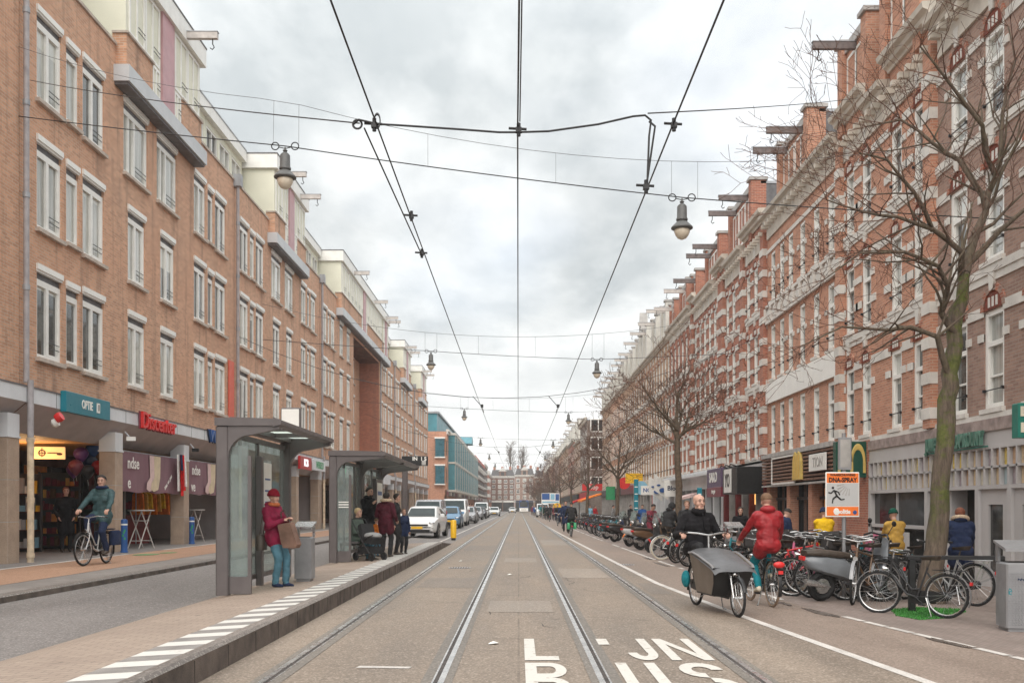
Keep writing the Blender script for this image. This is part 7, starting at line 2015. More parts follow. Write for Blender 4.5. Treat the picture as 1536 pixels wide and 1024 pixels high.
    polys = [tuple(pp.vertices) for pp in bme.polygons]
    pm_ = [int(np.bincount(vm[list(pp)]).argmax()) for pp in polys]
    out = MB(); out.v = [tuple(x) for x in co]; out.f = polys; out.m = pm_
    bpy.data.meshes.remove(bme)
    Mh = Matrix.Translation(hc * k) @ Rh.to_4x4() @ Matrix.Scale(k, 4)
    for s in (-1, 1):
        out.ell((.089, s * .031, .016), (.008, .014, .006), 10, 6, Mh, 4); out.tube([(.093, s * .015, .038), (.092, s * .035, .043), (.082, s * .05, .036)], .005, 5, 4, Mh)
    out.ell((.083, 0, -.058), (.008, .024, .006), 10, 6, Mh, 5)
    body = out.build('body', mats, root, 180, fix=False)
    # hair, hat, hood: children that follow the head
    def shell_cap(rx, ry, rz, cz, cut, mat, nm, cx=-.012, front=None, low=None):
        m = MB(); n, r_ = 20, 12
        vs, fs = [], []
        for i in range(r_ + 1):
            a = PI / 2 - (PI / 2 + (low or .35)) * i / r_
            for j in range(n):
                b = 2 * PI * j / n
                f = math.cos(b)
                aa = max(a, (front if front is not None else .25) * max(0, f) ** .7 - (low or .35) * (1 - max(0, f) ** .7)) if i == r_ else a
                aa = max(a, lerp(-(low or .35), front if front is not None else .35, max(0, f) ** .6))
                j_ = 1 + .07 * mnoise.noise((j * 1.3, i * .9, len(label)))
                vs.append((cx + rx * math.cos(aa) * f * j_, ry * math.cos(aa) * math.sin(b) * j_, cz + rz * math.sin(aa) * j_))
        for i in range(r_):
            for j in range(n): fs.append((i * n + j, i * n + (j + 1) % n, (i + 1) * n + (j + 1) % n, (i + 1) * n + j))
        m.add(vs, fs, Mh); return m.build(nm, mat, root, 180)
    if collar:
        m = MB(); m.torus(.082, .026, 24, 8, Mh @ Tm((-.012, 0, -.13), R(90), R(8)), rz=.045); m.tube([(.11, 0, -.16), (.13, .01, -.24), (.145, .012, -.40)], .009, 5, None, Mh); m.build('collar', c['top'], root, 180)
    if hood:
        m = MB(); m.ell((-.065, 0, -.135), (.11, .125, .065), 16, 10, Mh); m.build('hood', c['top'], root, 180)
        if hood == 'fur':
            m = MB(); m.torus(.125, .045, 26, 9, Mh @ Tm((-.02, 0, -.10), R(90)))
            m.build('fur_collar', 'fur', root, 180)
        elif hood == 'up': shell_cap(.125, .112, .135, .02, 0, c['top'], 'hood_up', cx=-.022, front=.5, low=.95)
        elif hood == 'dark': pass
    if hat:
        shell_cap(.112, .100, .118, .045, 0, hat, 'hat', front=.12, low=.2); m = MB(); m.torus(.1, .014, 22, 6, Mh @ Tm((-.012, 0, .045), R(90)) @ Matrix.Diagonal((1.06, 1, .96, 1)), rz=.024); m.build('hat_brim', hat, root, 180)
        if hair_len: shell_cap(.108, .1, .12, .02, 0, hair, 'hair', front=.3, low=.9)
    elif not bald and hood != 'up':
        shell_cap(.105, .093, .098, .036, 0, hair, 'hair', front=.58, low=.22 if not hair_len else .75 + hair_len)
        if hair_len > .3: m = MB(); m.ell((-.06, 0, -.1), (.06, .09, .12), 14, 10, Mh); m.build('hair', hair, root, 180)
    elif bald: shell_cap(.098, .0885, .085, .0, 0, hair, 'hair', cx=-.014, front=1.0, low=.35) if False else None
    if beard:
        m = MB(); m.ell((.045, 0, -.085), (.045, .052, .03), 14, 9, Mh); m.build('beard', beard, root, 180)
    if scarf:
        m = MB(); m.torus(.085, .035, 22, 8, Mh @ Tm((.0, 0, -.125), R(90))); m.build('scarf', scarf, root, 180)
    return root
STAND = {}
RIDE = dict(pelvis=(.22, 0, 1.0), lean=.12, hl=(.64, .285, 1.05), hr=(.64, -.285, 1.05), fl=(.28, .13, .30), fr=(.52, -.13, .50), grip=True, elb=(-.3, .1, -.6), knee=(1, .05, .4), pitch=-.15)
def face(px, py, h, tx, ty):       # ground point and heading toward a second point
    p = gp(px, py, h); return p
# ---------------------------------------------------------------- riders with their bicycles
bk = bicycle('step', 'enamel_silver', label='silver city bicycle with dark panniers ridden on the orange path', bag='cloth_navy', steer=-.12)
place(bk, -8.76, 21.15, R(-91), .306, 0, .97)
r_ = person('man in a dark green quilted jacket cycling toward the camera on the left', 1.80, dict(RIDE, pelvis=(.20, 0, 1.0), lean=-.02, head=(.05, .12), hl=(.66, .30, 1.06), hr=(.66, -.30, 1.06)), dict(top='cloth_puffer', leg='cloth_navy', shoe='leather'), (-8.76, 21.15, .306), R(-91), .011, 'hair_dark', hood='dark', thick=1.12, coat=.1, scarf='cloth_navy')
def cargo_bike():
    o = empty('cargo_bike', (0, 0, 0), 0, 'long black cargo bicycle with a covered wooden box in front', 'cargo bike')
    wheel_parts(o, (0, 0, .33), .33); wheel_parts(o, (1.72, 0, .265), .265)
    f = MB()
    f.tube([(0, .06, .33), (.35, .03, .30), (.6, 0, .24), (1.35, 0, .24), (1.5, 0, .5)], .024, 8); f.tube([(.12, 0, .86), (.35, 0, .30)], .02, 8); f.tube([(.35, 0, .3), (.62, 0, .8)], .022, 8); f.tube([(.18, 0, .7), (.58, 0, .62)], .018, 8)
    for s in (-1, 1): f.tube([(0, s * .06, .33), (.16, s * .02, .72)], .01, 6)
    f.build('frame', 'black_paint', o, True)
    m = MB()
    for s in (-1, 1): m.tube([(1.52, s * .055, .62), (1.6, s * .06, .56), (1.72, s * .06, .265)], .015, 8)
    m.tube([(1.52, -.06, .62), (1.52, .06, .62)], .02, 8); m.build('fork', 'steel', o, True)
    m = MB(); m.torus(.285, .006, 16, 6, Tm((1.72, 0, .265)), 0, R(20), R(160), .03); m.build('mudguard', 'black_paint', o)
    m = MB(); m.torus(.355, .006, 16, 6, Tm((0, 0, .33)), 0, R(30), R(200), .03); m.build('mudguard', 'black_paint', o)
    m = MB(); m.tube([(.58, 0, .75), (.56, 0, 1.08)], .018, 8); m.tube([(.34, .33, 1.10), (.46, .31, 1.13), (.56, .18, 1.12), (.57, 0, 1.09), (.56, -.18, 1.12), (.46, -.31, 1.13), (.34, -.33, 1.10)], .014, 8); h_ = m.build('handlebar', 'steel', o, True)
    m = MB()
    for s in (-1, 1): m.tube([(.46, s * .31, 1.13), (.33, s * .332, 1.10)], .02, 8); m.tube([(.5, s * .3, 1.14), (.42, s * .38, 1.12)], .008, 5)
    m.build('grip', 'black_paint', h_, True)
    # box: flat sides that narrow downward, curved top edge, black front panel
    def sidep(s):
        return [(.66, .28), (1.38, .28), (1.56, .66), (1.5, .70), (1.25, .76), (1.0, .82), (.8, .85), (.62, .84)]
    for s in (-1, 1):
        m = MB(); q = sidep(s); n = len(q)
        wid = lambda z: .22 + .09 * (z - .28) / .5
        vs = [(x, s * wid(z), z) for x, z in q] + [(x, s * (wid(z) - .02), z) for x, z in q]
        m.add(vs, [tuple(range(n)), tuple(range(2 * n - 1, n - 1, -1))] + [(i, (i + 1) % n, n + (i + 1) % n, n + i) for i in range(n)]); m.build('box_side', 'plywood', o)
        m = MB(); m.tube([(x, s * (wid(z) + .005), z) for x, z in q[2:]], .016, 6); m.build('box_edge', 'bin_grey', o, True)
    m = MB(); m.prism([(1.38, .28), (1.57, .66), (1.55, .67), (1.36, .28)], -.25, .25, 'y'); m.add([(1.385, -.225, .27), (1.385, .225, .27), (1.575, .3, .67), (1.575, -.3, .67)], [(0, 1, 2, 3)]); m.box(.66, 1.38, -.22, .22, .26, .28); m.add([(.66, -.22, .28), (.66, .22, .28), (.62, .31, .84), (.62, -.31, .84)], [(0, 1, 2, 3)]); m.build('box_panel', 'black_paint', o)
    m = MB(); vs = []; nx, ny = 12, 10                       # soft cover, drooping over the nose
    for i in range(nx + 1):
        x = lerp(.6, 1.66, i / nx); e = [.86, .86, .85, .83, .81, .79, .77, .75, .73, .71, .69, .66, .6][i]
        for j in range(ny + 1):
            v = -1 + 2 * j / ny
            vs.append((x, v * .335 * (1 - .08 * (i / nx) ** 2), e + .05 * (1 - v * v) * (1 if i < 11 else .5) - (.03 if abs(v) > .99 else 0) + .012 * mnoise.noise((i * .7, j * .6, 2))))
    m.add(vs, [(i * (ny + 1) + j, i * (ny + 1) + j + 1, (i + 1) * (ny + 1) + j + 1, (i + 1) * (ny + 1) + j) for i in range(nx) for j in range(ny)]); m.build('box_cover', 'tarp', o, 80, fix=False)
    m = MB(); m.ell((1.6, 0, .58), (.03, .035, .035)); m.build('headlight', 'chrome', o, True)
    m = MB(); m.box(.0, .12, 0, 0, 0, 0); 
    s_ = MB(); s_.ell((.06, 0, .9), (.14, .09, .035), 14, 8); s_.build('saddle', 'leather', o, True)
    m = MB(); m.prism([(.5, .22), (.5, .42), (-.08, .4), (-.08, .27)], -.06, -.03, 'y'); m.build('chain_case', 'black_paint', o)
    for s, a in ((-1, .6), (1, .6 + PI)):
        m = MB(); e = V(.36 + math.cos(a) * .16, s * .08, .3 + math.sin(a) * .16); m.tube([(.36, s * .07, .3), e], .01, 5); m.cbox(e + V(0, s * .05, 0), (.09, .08, .025)); m.build('pedal', 'iron', o)
    m = MB(); m.tube([(.75, .12, .24), (.7, .17, .03), (.8, .18, .02)], .01, 5); m.tube([(.75, -.12, .24), (.7, -.17, .2)], .01, 5); m.build('stand', 'steel', o, True)
    m = MB(); m.ell((.12, -.2, .42), (.12, .06, .13), 14, 9); m.build('side_bag', 'cloth_teal', o, True)
    return o
cgb = cargo_bike(); RZC = math.atan2(-1.0, .16)
place(cgb, 2.72, 15.28, RZC)
person('balding man in a black coat riding the cargo bike toward the camera', 1.82, dict(RIDE, pelvis=(.06, 0, .83), lean=.06, head=(.03, .15), hl=(.32, .33, 1.06), hr=(.32, -.33, 1.06), elb=(-.5, -.1, -.7), fl=(.14, .14, .28), fr=(.42, -.14, .45)), dict(top='cloth_black', leg='cloth_dark'), (2.72, 15.28, 0), RZC, .0105, bald=True, thick=1.14, coat=.14, collar=True, beard='hair_stubble')
# red jacket rider seen from behind
bk = bicycle('city', 'enamel_dark', label='dark city bicycle ridden away by the person in the red jacket', tyre='tyre_tan')
RZR = math.atan2(1.0, -.02) + .06
place(bk, 3.86, 15.15, RZR)
m = MB(); m.ell((-.30, 0, .66), (.04, .09, .05)); m.build('rear_lamp', 'enamel_bright_red', bk, True)
person('person in a bright red rain jacket cycling away from the camera', 1.72, dict(RIDE, pelvis=(.2, 0, .96), lean=.08, head=(.1, 0), hl=(.66, .34, .98), hr=(.66, -.34, .98)), dict(top='cloth_rainred', leg='denim_teal', shoe='cloth_cream'), (3.86, 15.15, gz(3.86, 15.15)), RZR, .011, 'hair_brown', hood='dark', thick=1.08, coat=.10)
# distant cyclists and walkers on the bicycle lane
far_people = []
def far_rider(px, py, top, leg, label, blabel, frame='enamel_dark', bag=None, away=True, hair='hair_dark', hood=None, H=1.75):
    X, Y, _ = gp(px, py, -.01)
    rz = R(90) if away else R(-90)
    b = bicycle('city', frame, far=True, label=blabel, bag=bag); place(b, X, Y, rz)
    person(label, H, dict(RIDE, pelvis=(.2, 0, .96), lean=.12), dict(top=top, leg=leg), (X, Y, gz(X, Y)), rz, .022, hair, hood=hood, thick=1.1)
far_rider(857.5, 805, 'cloth_dark', 'cloth_dark', 'dark dressed cyclist with green panniers seen from behind', 'bicycle with bright green panniers ridden away on the lane', bag='enamel_green')
far_rider(843, 792, 'cloth_navy', 'cloth_dark', 'cyclist in dark blue riding toward the camera beyond the green panniers', 'dark bicycle ridden toward the camera beyond the green panniers', away=False)
far_rider(836, 788, 'cloth_dark', 'cloth_navy', 'black clad cyclist left of the one in dark blue', 'bicycle of the black clad distant cyclist', away=False)
far_rider(824.5, 782, 'cloth_dark', 'cloth_dark', 'small black figure cycling at the left edge of the distant group', 'bicycle of the small black figure in the distance', away=True)
far_rider(811, 776, 'cloth_teal', 'cloth_dark', 'distant cyclist in a teal jacket', 'bicycle of the distant teal jacketed cyclist', away=False)
WALKA = dict(fl=(.26, .09, .10), fr=(-.24, -.09, .14), hl=(-.12, .27, .82), hr=(.18, -.27, .84))
WALKB = dict(fl=(-.2, .09, .13), fr=(.2, -.09, .09), hl=(.15, .27, .84), hr=(-.1, -.27, .82))
def walker(px, py, label, top, leg='cloth_dark', rz=R(-90), h=None, H=1.72, pose=WALKA, vox=.022, hair='hair_dark', hl=0, hat=None, hood=None, thick=1.05, coat=.12, group=None, skin='skin', Y=None, X=None, z=None, **kw):
    if Y is None:
        X, Y, _ = gp(px, py, 0)
        for _ in range(4): X, Y, _ = gp(px, py, gz(X, Y) if h is None else h)
    zz = gz(X, Y) if z is None else z
    return person(label, H, pose, dict(top=top, leg=leg), (X, Y, zz), rz, vox, hair, hl, hat, hood, coat, thick, group, skin, **kw)
walker(848.5, 799, 'tall walker in a long dark coat between the distant cyclists', 'cloth_navy', coat=.25, H=1.85)
walker(819.5, 780, 'walker in a dark jacket behind the far cyclists', 'cloth_dark', rz=R(90), pose=WALKB)
walker(815, 778.5, 'walker in green near the far end of the bicycle lane', 'cloth_darkgreen')
walker(806, 775, 'tiny walker in black near the tram', 'cloth_dark', vox=.03)
walker(802, 774, 'tiny walker in blue near the tram', 'cloth_blue', vox=.03)
walker(798.5, 773, 'tiny walker in red brown near the tram', 'cloth_maroon', vox=.03)
walker(827.5, 780, 'walker in pale grey behind the distant cyclists', 'cloth_grey', rz=R(90))
walker(832, 781, 'walker in a maroon coat under the blue board', 'cloth_maroon', pose=WALKB)
# crossing pedestrians on the left
walker(704, 781, 'pedestrian in black crossing the road past the parked cars', 'cloth_dark', rz=R(10))
walker(708, 781, 'pedestrian in a red coat crossing the road past the parked cars', 'cloth_bright_red', rz=R(0), pose=WALKB, coat=.25)
walker(711.5, 781, 'child in red and white beside the crossing pedestrians', 'cloth_bright_red', H=1.25, rz=R(0))
# ---------------------------------------------------------------- people at the shelters
PH = lambda X: gz(X, 20)
wX, wY = -4.02, 16.5
person('woman in a red hat and plum jacket leaning at the near shelter', 1.60, dict(pelvis=(-.02, 0, .93), lean=-.10, roll=.03, twist=.15, head=(.05, .1), hl=(.27, .04, 1.22), hr=(.24, -.10, 1.20), fl=(.16, .08, .085), fr=(.07, -.10, .085), elb=(-.2, .1, -.9), grip=False), dict(top='cloth_plum', leg='denim_pale', shoe='cloth_navy'), (wX, wY, PH(wX)), R(-28), .0105, 'hair_red', hat='cloth_crimson', hood='dark', thick=1.26, coat=.05, scarf='cloth_rust')
o = empty('shoulder_bag', (-3.80, 16.3, PH(-3.8) + .64), R(-20), 'brown tote bag hanging from the hand of the woman in the red hat', 'bag')
m = MB(); m.prism([(-.13, .38), (.10, .42), (.24, .06), (.20, 0), (-.02, .0), (-.06, .08)], -.07, .07, 'y'); m.build('body', 'bag_tan', o, 50)
m = MB(); m.tube([(-.1, .03, .37), (-.13, .03, .58), (-.06, .03, .62), (.06, .03, .40)], .012, 6); m.build('strap', 'leather', o, True)
o = empty('handbag', (-4.24, 16.42, PH(-4.2) + .62), R(0), 'black handbag at the back of the woman in the red hat', 'bag')
m = MB(); m.bbox(-.06, .06, -.15, .15, .0, .26, .03); m.build('body', 'leather', o, 50)
m = MB(); m.tube([(0, -.12, .25), (.04, -.1, .55), (.1, 0, .72), (.04, .1, .55), (0, .12, .25)], .01, 6); m.build('strap', 'leather', o, True)
walker(0, 0, 'bearded man in a black jacket standing at the far shelter', 'cloth_black', 'denim', R(-38), None, 1.84, dict(hl=(.10, .26, .9), hr=(.24, -.10, 1.32), head=(.0, .15)), .013, Y=27.0, X=-4.08, hood='dark', beard='hair_dark')
walker(0, 0, 'woman in a dark red coat with fur hood seen from behind', 'cloth_darkmaroon', 'cloth_dark', R(70), None, 1.66, dict(hl=(.2, .22, 1.0), hr=(.2, -.22, 1.0)), .013, hl=.2, hood='fur', coat=.14, thick=1.2, Y=25.6, X=-3.42, scarf='cloth_bright_red')
walker(0, 0, 'woman with dark hair in profile behind the fur hooded woman', 'cloth_dark', 'cloth_dark', R(-10), None, 1.64, None, .014, hl=.3, Y=26.8, X=-3.32, coat=.2)
walker(0, 0, 'child in a navy jacket standing rightmost at the far shelter', 'cloth_navy', 'cloth_dark', R(-60), None, 1.22, None, .014, Y=27.0, X=-3.13, hair='hair_brown', hl=.2)
walker(0, 0, 'small child in an orange jacket between the waiting adults', 'cloth_orange', 'denim', R(40), None, 1.0, None, .014, Y=26.3, X=-3.78, hair='hair_brown')
walker(0, 0, 'blond person in a grey green coat seated in the far shelter', 'cloth_loden', 'denim_pale', R(-25), None, 1.66, dict(pelvis=(0, 0, .56), lean=.08, hl=(.34, .14, .68), hr=(.34, -.14, .68), fl=(.46, .12, .085), fr=(.46, -.12, .085), knee=(1, .05, .6)), .013, Y=24.75, X=-4.05, hair='hair_blond', hl=.3, coat=.2, thick=1.15)
# stroller
o = empty('stroller', (-3.62, 24.15, PH(-3.6)), R(-40), 'black stroller with a grey blanket at the far shelter', 'stroller')
for (x, y) in ((-.25, .22), (-.25, -.22), (.3, .2), (.3, -.2)):
    m = MB(); m.torus(.085, .022, 18, 6, Tm((0, 0, 0))); m.lathe([(.01, -.01), (.07, -.008), (.07, .008), (.01, .01)], 12, Matrix.Rotation(PI / 2, 4, 'X')); m.build('wheel', 'rubber', o, True, (x, y, .107))
m = MB()
for s in (-1, 1): m.tube([(-.25, s * .22, .107), (.1, s * .22, .55), (.36, s * .21, .62)], .014, 6); m.tube([(.3, s * .2, .107), (0, s * .22, .45), (-.42, s * .22, 1.0)], .014, 6)
m.tube([(-.42, -.22, 1.0), (-.45, 0, 1.02), (-.42, .22, 1.0)], .016, 6); m.tube([(-.25, -.22, .107), (-.25, .22, .107)], .012, 6); m.build('frame', 'iron', o, True)
m = MB(); m.prism([(-.2, .85), (-.1, .45), (.3, .40), (.36, .55), (.0, .58), (-.1, .9)], -.2, .2, 'y'); m.build('seat', 'cloth_dark', o, 50)
m = MB(); m.ell((.12, 0, .6), (.26, .2, .09), 16, 9); m.build('blanket', 'cloth_grey', o, True)
m = MB(); m.box(-.2, .25, -.19, .19, .17, .34); m.build('basket', 'cloth_dark', o)
# person in the open shop doorway
person('person in a long black coat standing in the open shop doorway', 1.72, dict(hl=(.1, .2, .95), hr=(.1, -.2, .95)), dict(top='cloth_black', leg='cloth_dark', shoe='leather'), (-12.1, 26.6, .3), R(-60), .016, 'hair_red', .2, coat=.28, thick=1.1)
# ---------------------------------------------------------------- people among the parked bicycles and shop fronts
BEND = dict(pelvis=(-.08, 0, .92), lean=.42, hl=(.40, .12, .95), hr=(.42, -.12, .95), head=(.5, 0))
walker(0, 0, 'red haired woman in a navy coat with fur hood behind the tree', 'cloth_navy', 'cloth_dark', R(70), None, 1.60, dict(BEND, lean=.16, head=(.35, 0), hl=(.35, .12, 1.0), hr=(.35, -.2, .98)), .012, hair='hair_red', hl=.1, hood='fur', coat=.16, thick=1.22, Y=17.4, X=7.72)
walker(0, 0, 'person in an ochre jacket and green cap by the shop window', 'cloth_ochre', 'cloth_darkgreen', R(95), None, 1.55, dict(BEND, lean=.1, head=(.2, 0)), .014, hat='cloth_darkgreen', Y=20.3, X=7.65, thick=1.15)
walker(0, 0, 'person in a bright yellow jacket and dark cap among the bicycles', 'cloth_yellow', 'cloth_dark', R(75), None, 1.56, dict(BEND, lean=.08, head=(.15, .2)), .014, hat='cloth_navy', Y=22.6, X=6.93, thick=1.15)
walker(0, 0, 'person in a dark blue jacket bending over the parked bicycles', 'cloth_navy', 'cloth_dark', R(30), None, 1.66, dict(BEND, lean=.6), .014, hair='hair_dark', Y=22.5, X=5.85, thick=1.15)
walker(0, 0, 'dark haired woman in black at the cafe table', 'cloth_black', 'cloth_dark', R(-100), None, 1.55, dict(hl=(.25, .12, 1.0), hr=(.25, -.12, 1.0)), .015, hl=.4, Y=28.2, X=6.28)
walker(0, 0, 'hooded person in dark grey among the parked bicycles', 'cloth_dark', 'cloth_dark', R(40), None, 1.72, dict(BEND, lean=.25), .015, hood='up', Y=30.8, X=4.65, thick=1.2)
walker(0, 0, 'person in a maroon jacket behind the parked scooters', 'cloth_maroon', 'cloth_dark', R(-60), None, 1.7, dict(BEND, lean=.1), .018, Y=38, X=5.1)
walker(0, 0, 'person with a pale face and dark coat left of the cargo bike rider', 'cloth_dark', 'cloth_dark', R(-95), None, 1.72, WALKA, .016, hair='hair_brown', Y=29.5, X=4.98)
walker(0, 0, 'walker in a red jacket near the middle street tree', 'cloth_red', 'cloth_dark', R(-90), None, 1.68, WALKB, .018, Y=36, X=6.1)
for i, (Y, X, c_t, lb) in enumerate(((58, 7.2, 'cloth_blue', 'person in blue outside the white shop front'), (66, 7.4, 'cloth_dark', 'person in black below the white flags'), (74, 7.0, 'cloth_grey', 'person in grey by the red door'), (92, 6.6, 'cloth_lightblue', 'person in light blue near the orange awning'), (99, 7.6, 'cloth_red', 'person in red under the orange awning'), (104, 7.2, 'cloth_white', 'person in white under the orange awning'))):
    walker(0, 0, lb, c_t, 'cloth_dark', R(-90 + 40 * (i % 3)), None, 1.7, WALKA if i % 2 else WALKB, .024, Y=Y, X=X)
# cafe table
o = empty('cafe_table', (6.2, 27.3, gz(6.2, 27.3)), 0, 'small round dark cafe table in front of the woman in black', 'table')
m = MB(); m.lathe([(.34, .98), (.35, 1.0), (.35, 1.02), (.33, 1.03)], 18); m.build('tabletop', 'iron', o, True)
m = MB(); m.lathe([(.22, 0), (.2, .03), (.03, .05), (.03, .98)], 12); m.build('pedestal', 'iron', o, True)
# ================================================================ parked bicycles, scooters, cars, tram
def two(b, r, f, z=None, lean=0.0, front=False):               # rear and front wheel ground pixels
    pr, pf = gp(*r, -.05), gp(*f, -.05)
    a, s = aim(pr, pf)
    if front: pr = (pf[0] - math.cos(a) * 1.08, pf[1] - math.sin(a) * 1.08); s = 1
    return place(b, pr[0], pr[1], a, gz(pr[0], pr[1]), lean, min(1.0, max(.9, s)))
two(bicycle('step', 'enamel_dark', steer=.30, label='dark step through bicycle leaning on the black rail by the tree', tyre='rubber', rim='steel', rack='black_paint', guard='bin_grey'), (1419, 927), (1329, 920), lean=R(3))
two(bicycle('gents', 'enamel_grey', steer=-.2, label='grey bicycle behind the black rail with only its rear wheel clear', rack='steel', guard='bin_grey'), (1463, 907), (1375, 899))
two(bicycle('gents', 'enamel_brown', steer=.3, label='bicycle with its front wheel turned beside the warning sign pole', crate=None, guard='bin_grey', tyre='rubber', bag='cloth_dark'), (1362, 893), (1277, 907), front=True)
two(bicycle('city', 'enamel_teal', label='teal bicycle with a pink basket behind the tree', crate='enamel_pink', steer=.2), (1392, 886), (1318, 884))
# prototypes for the rows
protos = [bicycle('step', 'enamel_dark', steer=.25, label='proto', crate=None), bicycle('gents', 'enamel_dark', steer=-.3, label='proto'), bicycle('city', 'enamel_dark', steer=.5, label='proto', crate='shop_dark'), bicycle('step', 'enamel_dark', label='proto', steer=-.1, guard='enamel_white', rim='enamel_silver', tyre='enamel_cream')]
farp = [bicycle('step', 'enamel_dark', steer=.2, label='proto', far=True), bicycle('gents', 'enamel_dark', steer=-.2, label='proto', far=True, crate='shop_dark')]
def bike_copy(p, X, Y, rz, col, label, group, lean=0.0, s=1.0):
    c = copy_tree(p)
    recolor(c, 'enamel_dark', 'enamel_' + col)
    tag(c, label, 'bicycle', group)
    return place(c, X, Y, rz, None, lean, s)
G1 = 'bicycles parked between the red jacket rider and the warning sign'
row1 = [   # X, Y, heading, colour, proto, label
    (5.75, 16.9, 165, 'dark', 1, 'black bicycle close behind the leaning one with the turned wheel'),
    (5.45, 17.75, 25, 'teal', 0, 'teal bicycle beside the grey scooter tail'),
    (4.95, 18.3, 28, 'red', 3, 'red bicycle with pale tyres left of the scooter'),
    (5.9, 18.6, 200, 'pink', 0, 'pink bicycle above the scooter seat'),
    (4.75, 18.95, 30, 'dark', 1, 'black bicycle just right of the red jacket rider'),
    (5.5, 19.4, 35, 'bright_red', 2, 'bright red bicycle with a dark crate behind the scooter'),
    (4.7, 19.8, 32, 'gold', 0, 'golden bicycle standing behind the black one beside the rider'),
    (6.3, 19.8, 190, 'dark', 2, 'black bicycle with a crate in front of the yellow jacket'),
    (4.75, 20.7, 30, 'silver', 1, 'silver bicycle in the second rank right of the rider'),
    (5.75, 20.6, 20, 'dark', 3, 'black bicycle with pale tyres in the second rank'),
    (4.8, 21.5, 34, 'darkgreen', 0, 'dark green bicycle near the bending person'),
    (6.4, 21.4, 170, 'red', 1, 'dark red bicycle below the yellow jacket'),
    (5.0, 22.3, 30, 'dark', 2, 'black crate bicycle at the far end near the bending person')]
for (X, Y, h, c_, p, lb) in row1: bike_copy(protos[p], X, Y, R(h), c_, lb, G1, random.gauss(0, .03))
for (X, Y, h, c_, p, lb) in ((5.35, 17.2, 12, 'dark', 0, 'black bicycle rising right above the scooter saddle'), (6.1, 17.5, 172, 'grey', 1, 'grey bicycle with its handlebar beside the sign pole'), (4.55, 18.0, 8, 'bright_red', 1, 'bright red bicycle seen side on, right of the rider'), (6.2, 18.3, 165, 'dark', 3, 'dark bicycle with pale tyres behind the sign pole'),
        (4.6, 18.6, 14, 'cream', 0, 'cream bicycle seen side on behind the bright red one'), (6.0, 19.2, 185, 'red', 2, 'dark red crate bicycle behind the sign pole'), (4.5, 20.2, 10, 'dark', 2, 'black crate bicycle seen side on, right of the rider'), (5.3, 21.0, 190, 'teal', 1, 'teal bicycle in the second rank'), (4.6, 22.0, 12, 'red', 0, 'red bicycle in the second rank near the litter bin'),
        (5.95, 16.35, 150, 'dark', 0, 'dark bicycle left of the black rail, pointing toward the lane'), (6.5, 16.8, 195, 'dark', 1, 'black bicycle between the tree and the leaning one'), (6.6, 17.6, 178, 'grey', 2, 'grey crate bicycle left of the tree trunk'), (7.0, 18.4, 170, 'dark', 0, 'dark bicycle before the ochre jacket'), (5.4, 18.9, 160, 'dark', 2, 'black crate bicycle in the middle of the tangle'),
        (5.2, 20.0, 20, 'brown', 0, 'brown bicycle deep in the tangle'), (5.9, 21.9, 15, 'dark', 1, 'black bicycle under the yellow jacket'), (5.1, 23.2, 25, 'silver', 0, 'silver bicycle behind the narrow litter bin'), (5.5, 24.0, 160, 'dark', 2, 'black crate bicycle past the narrow litter bin'), (4.5, 24.6, 30, 'dark', 0, 'dark bicycle first beyond the narrow litter bin')):
    bike_copy(protos[p], X, Y, R(h), c_, lb, G1, random.gauss(0, .05))
G2 = 'bicycles parked left of the cargo bike rider'
row2 = [(4.35, 25.6, 35, 'dark', 1, 'black bicycle partly hidden by the cargo bike rider'), (4.5, 26.4, 30, 'dark', 0, 'dark bicycle second from the cargo bike rider'), (4.3, 27.2, 38, 'silver', 2, 'silver crate bicycle third from the cargo bike rider'), (4.5, 28.0, 30, 'dark', 1, 'black bicycle right of the white tyred one'),
        (4.15, 28.9, 15, 'white', 3, 'white bicycle with pale tyres nearest the lane edge'), (4.6, 29.6, 33, 'dark', 0, 'dark bicycle behind the white tyred one'), (4.3, 30.4, 25, 'brown', 1, 'brown bicycle beside the hooded person'), (4.9, 31.4, 28, 'dark', 2, 'black crate bicycle beyond the hooded person')]
for (X, Y, h, c_, p, lb) in row2: bike_copy(protos[p], X, Y, R(h), c_, lb, G2, random.gauss(0, .03))
G3 = 'bicycles parked beyond the scooters'
names3 = ['first teal bicycle beyond the scooters', 'second teal bicycle, with a dark frame beside it', 'third bright teal hire bicycle', 'dark bicycle among the teal ones', 'fourth teal bicycle, nearest the lane', 'red bicycle behind the teal ones', 'teal bicycle farthest in its cluster', 'black bicycle before the green pannier rider', 'silver bicycle past the teal cluster', 'dark bicycle in front of the small shop signs', 'blue bicycle far along the row', 'dark bicycle far along the row under a tree', 'maroon bicycle far along the row', 'black bicycle before the orange awning', 'grey bicycle at the far end of the row', 'last dark bicycle visible in the row']
cols3 = ['teal', 'teal', 'lightblue', 'dark', 'teal', 'red', 'teal', 'dark', 'silver', 'dark', 'blue', 'dark', 'maroon', 'dark', 'grey', 'dark']
for i in range(16):
    Y = 50.5 + i * 1.15 + (i > 7) * (i - 7) * 1.6
    c = bike_copy(farp[i % 2], 4.15 + random.uniform(0, .5), Y, R(28 + random.uniform(-8, 8)), cols3[i], names3[i], G3)
def drop(o):
    for d in list(descend(o))[::-1]: CH.pop(d.name, None); bpy.data.objects.remove(d)
for p in protos + farp: drop(p)
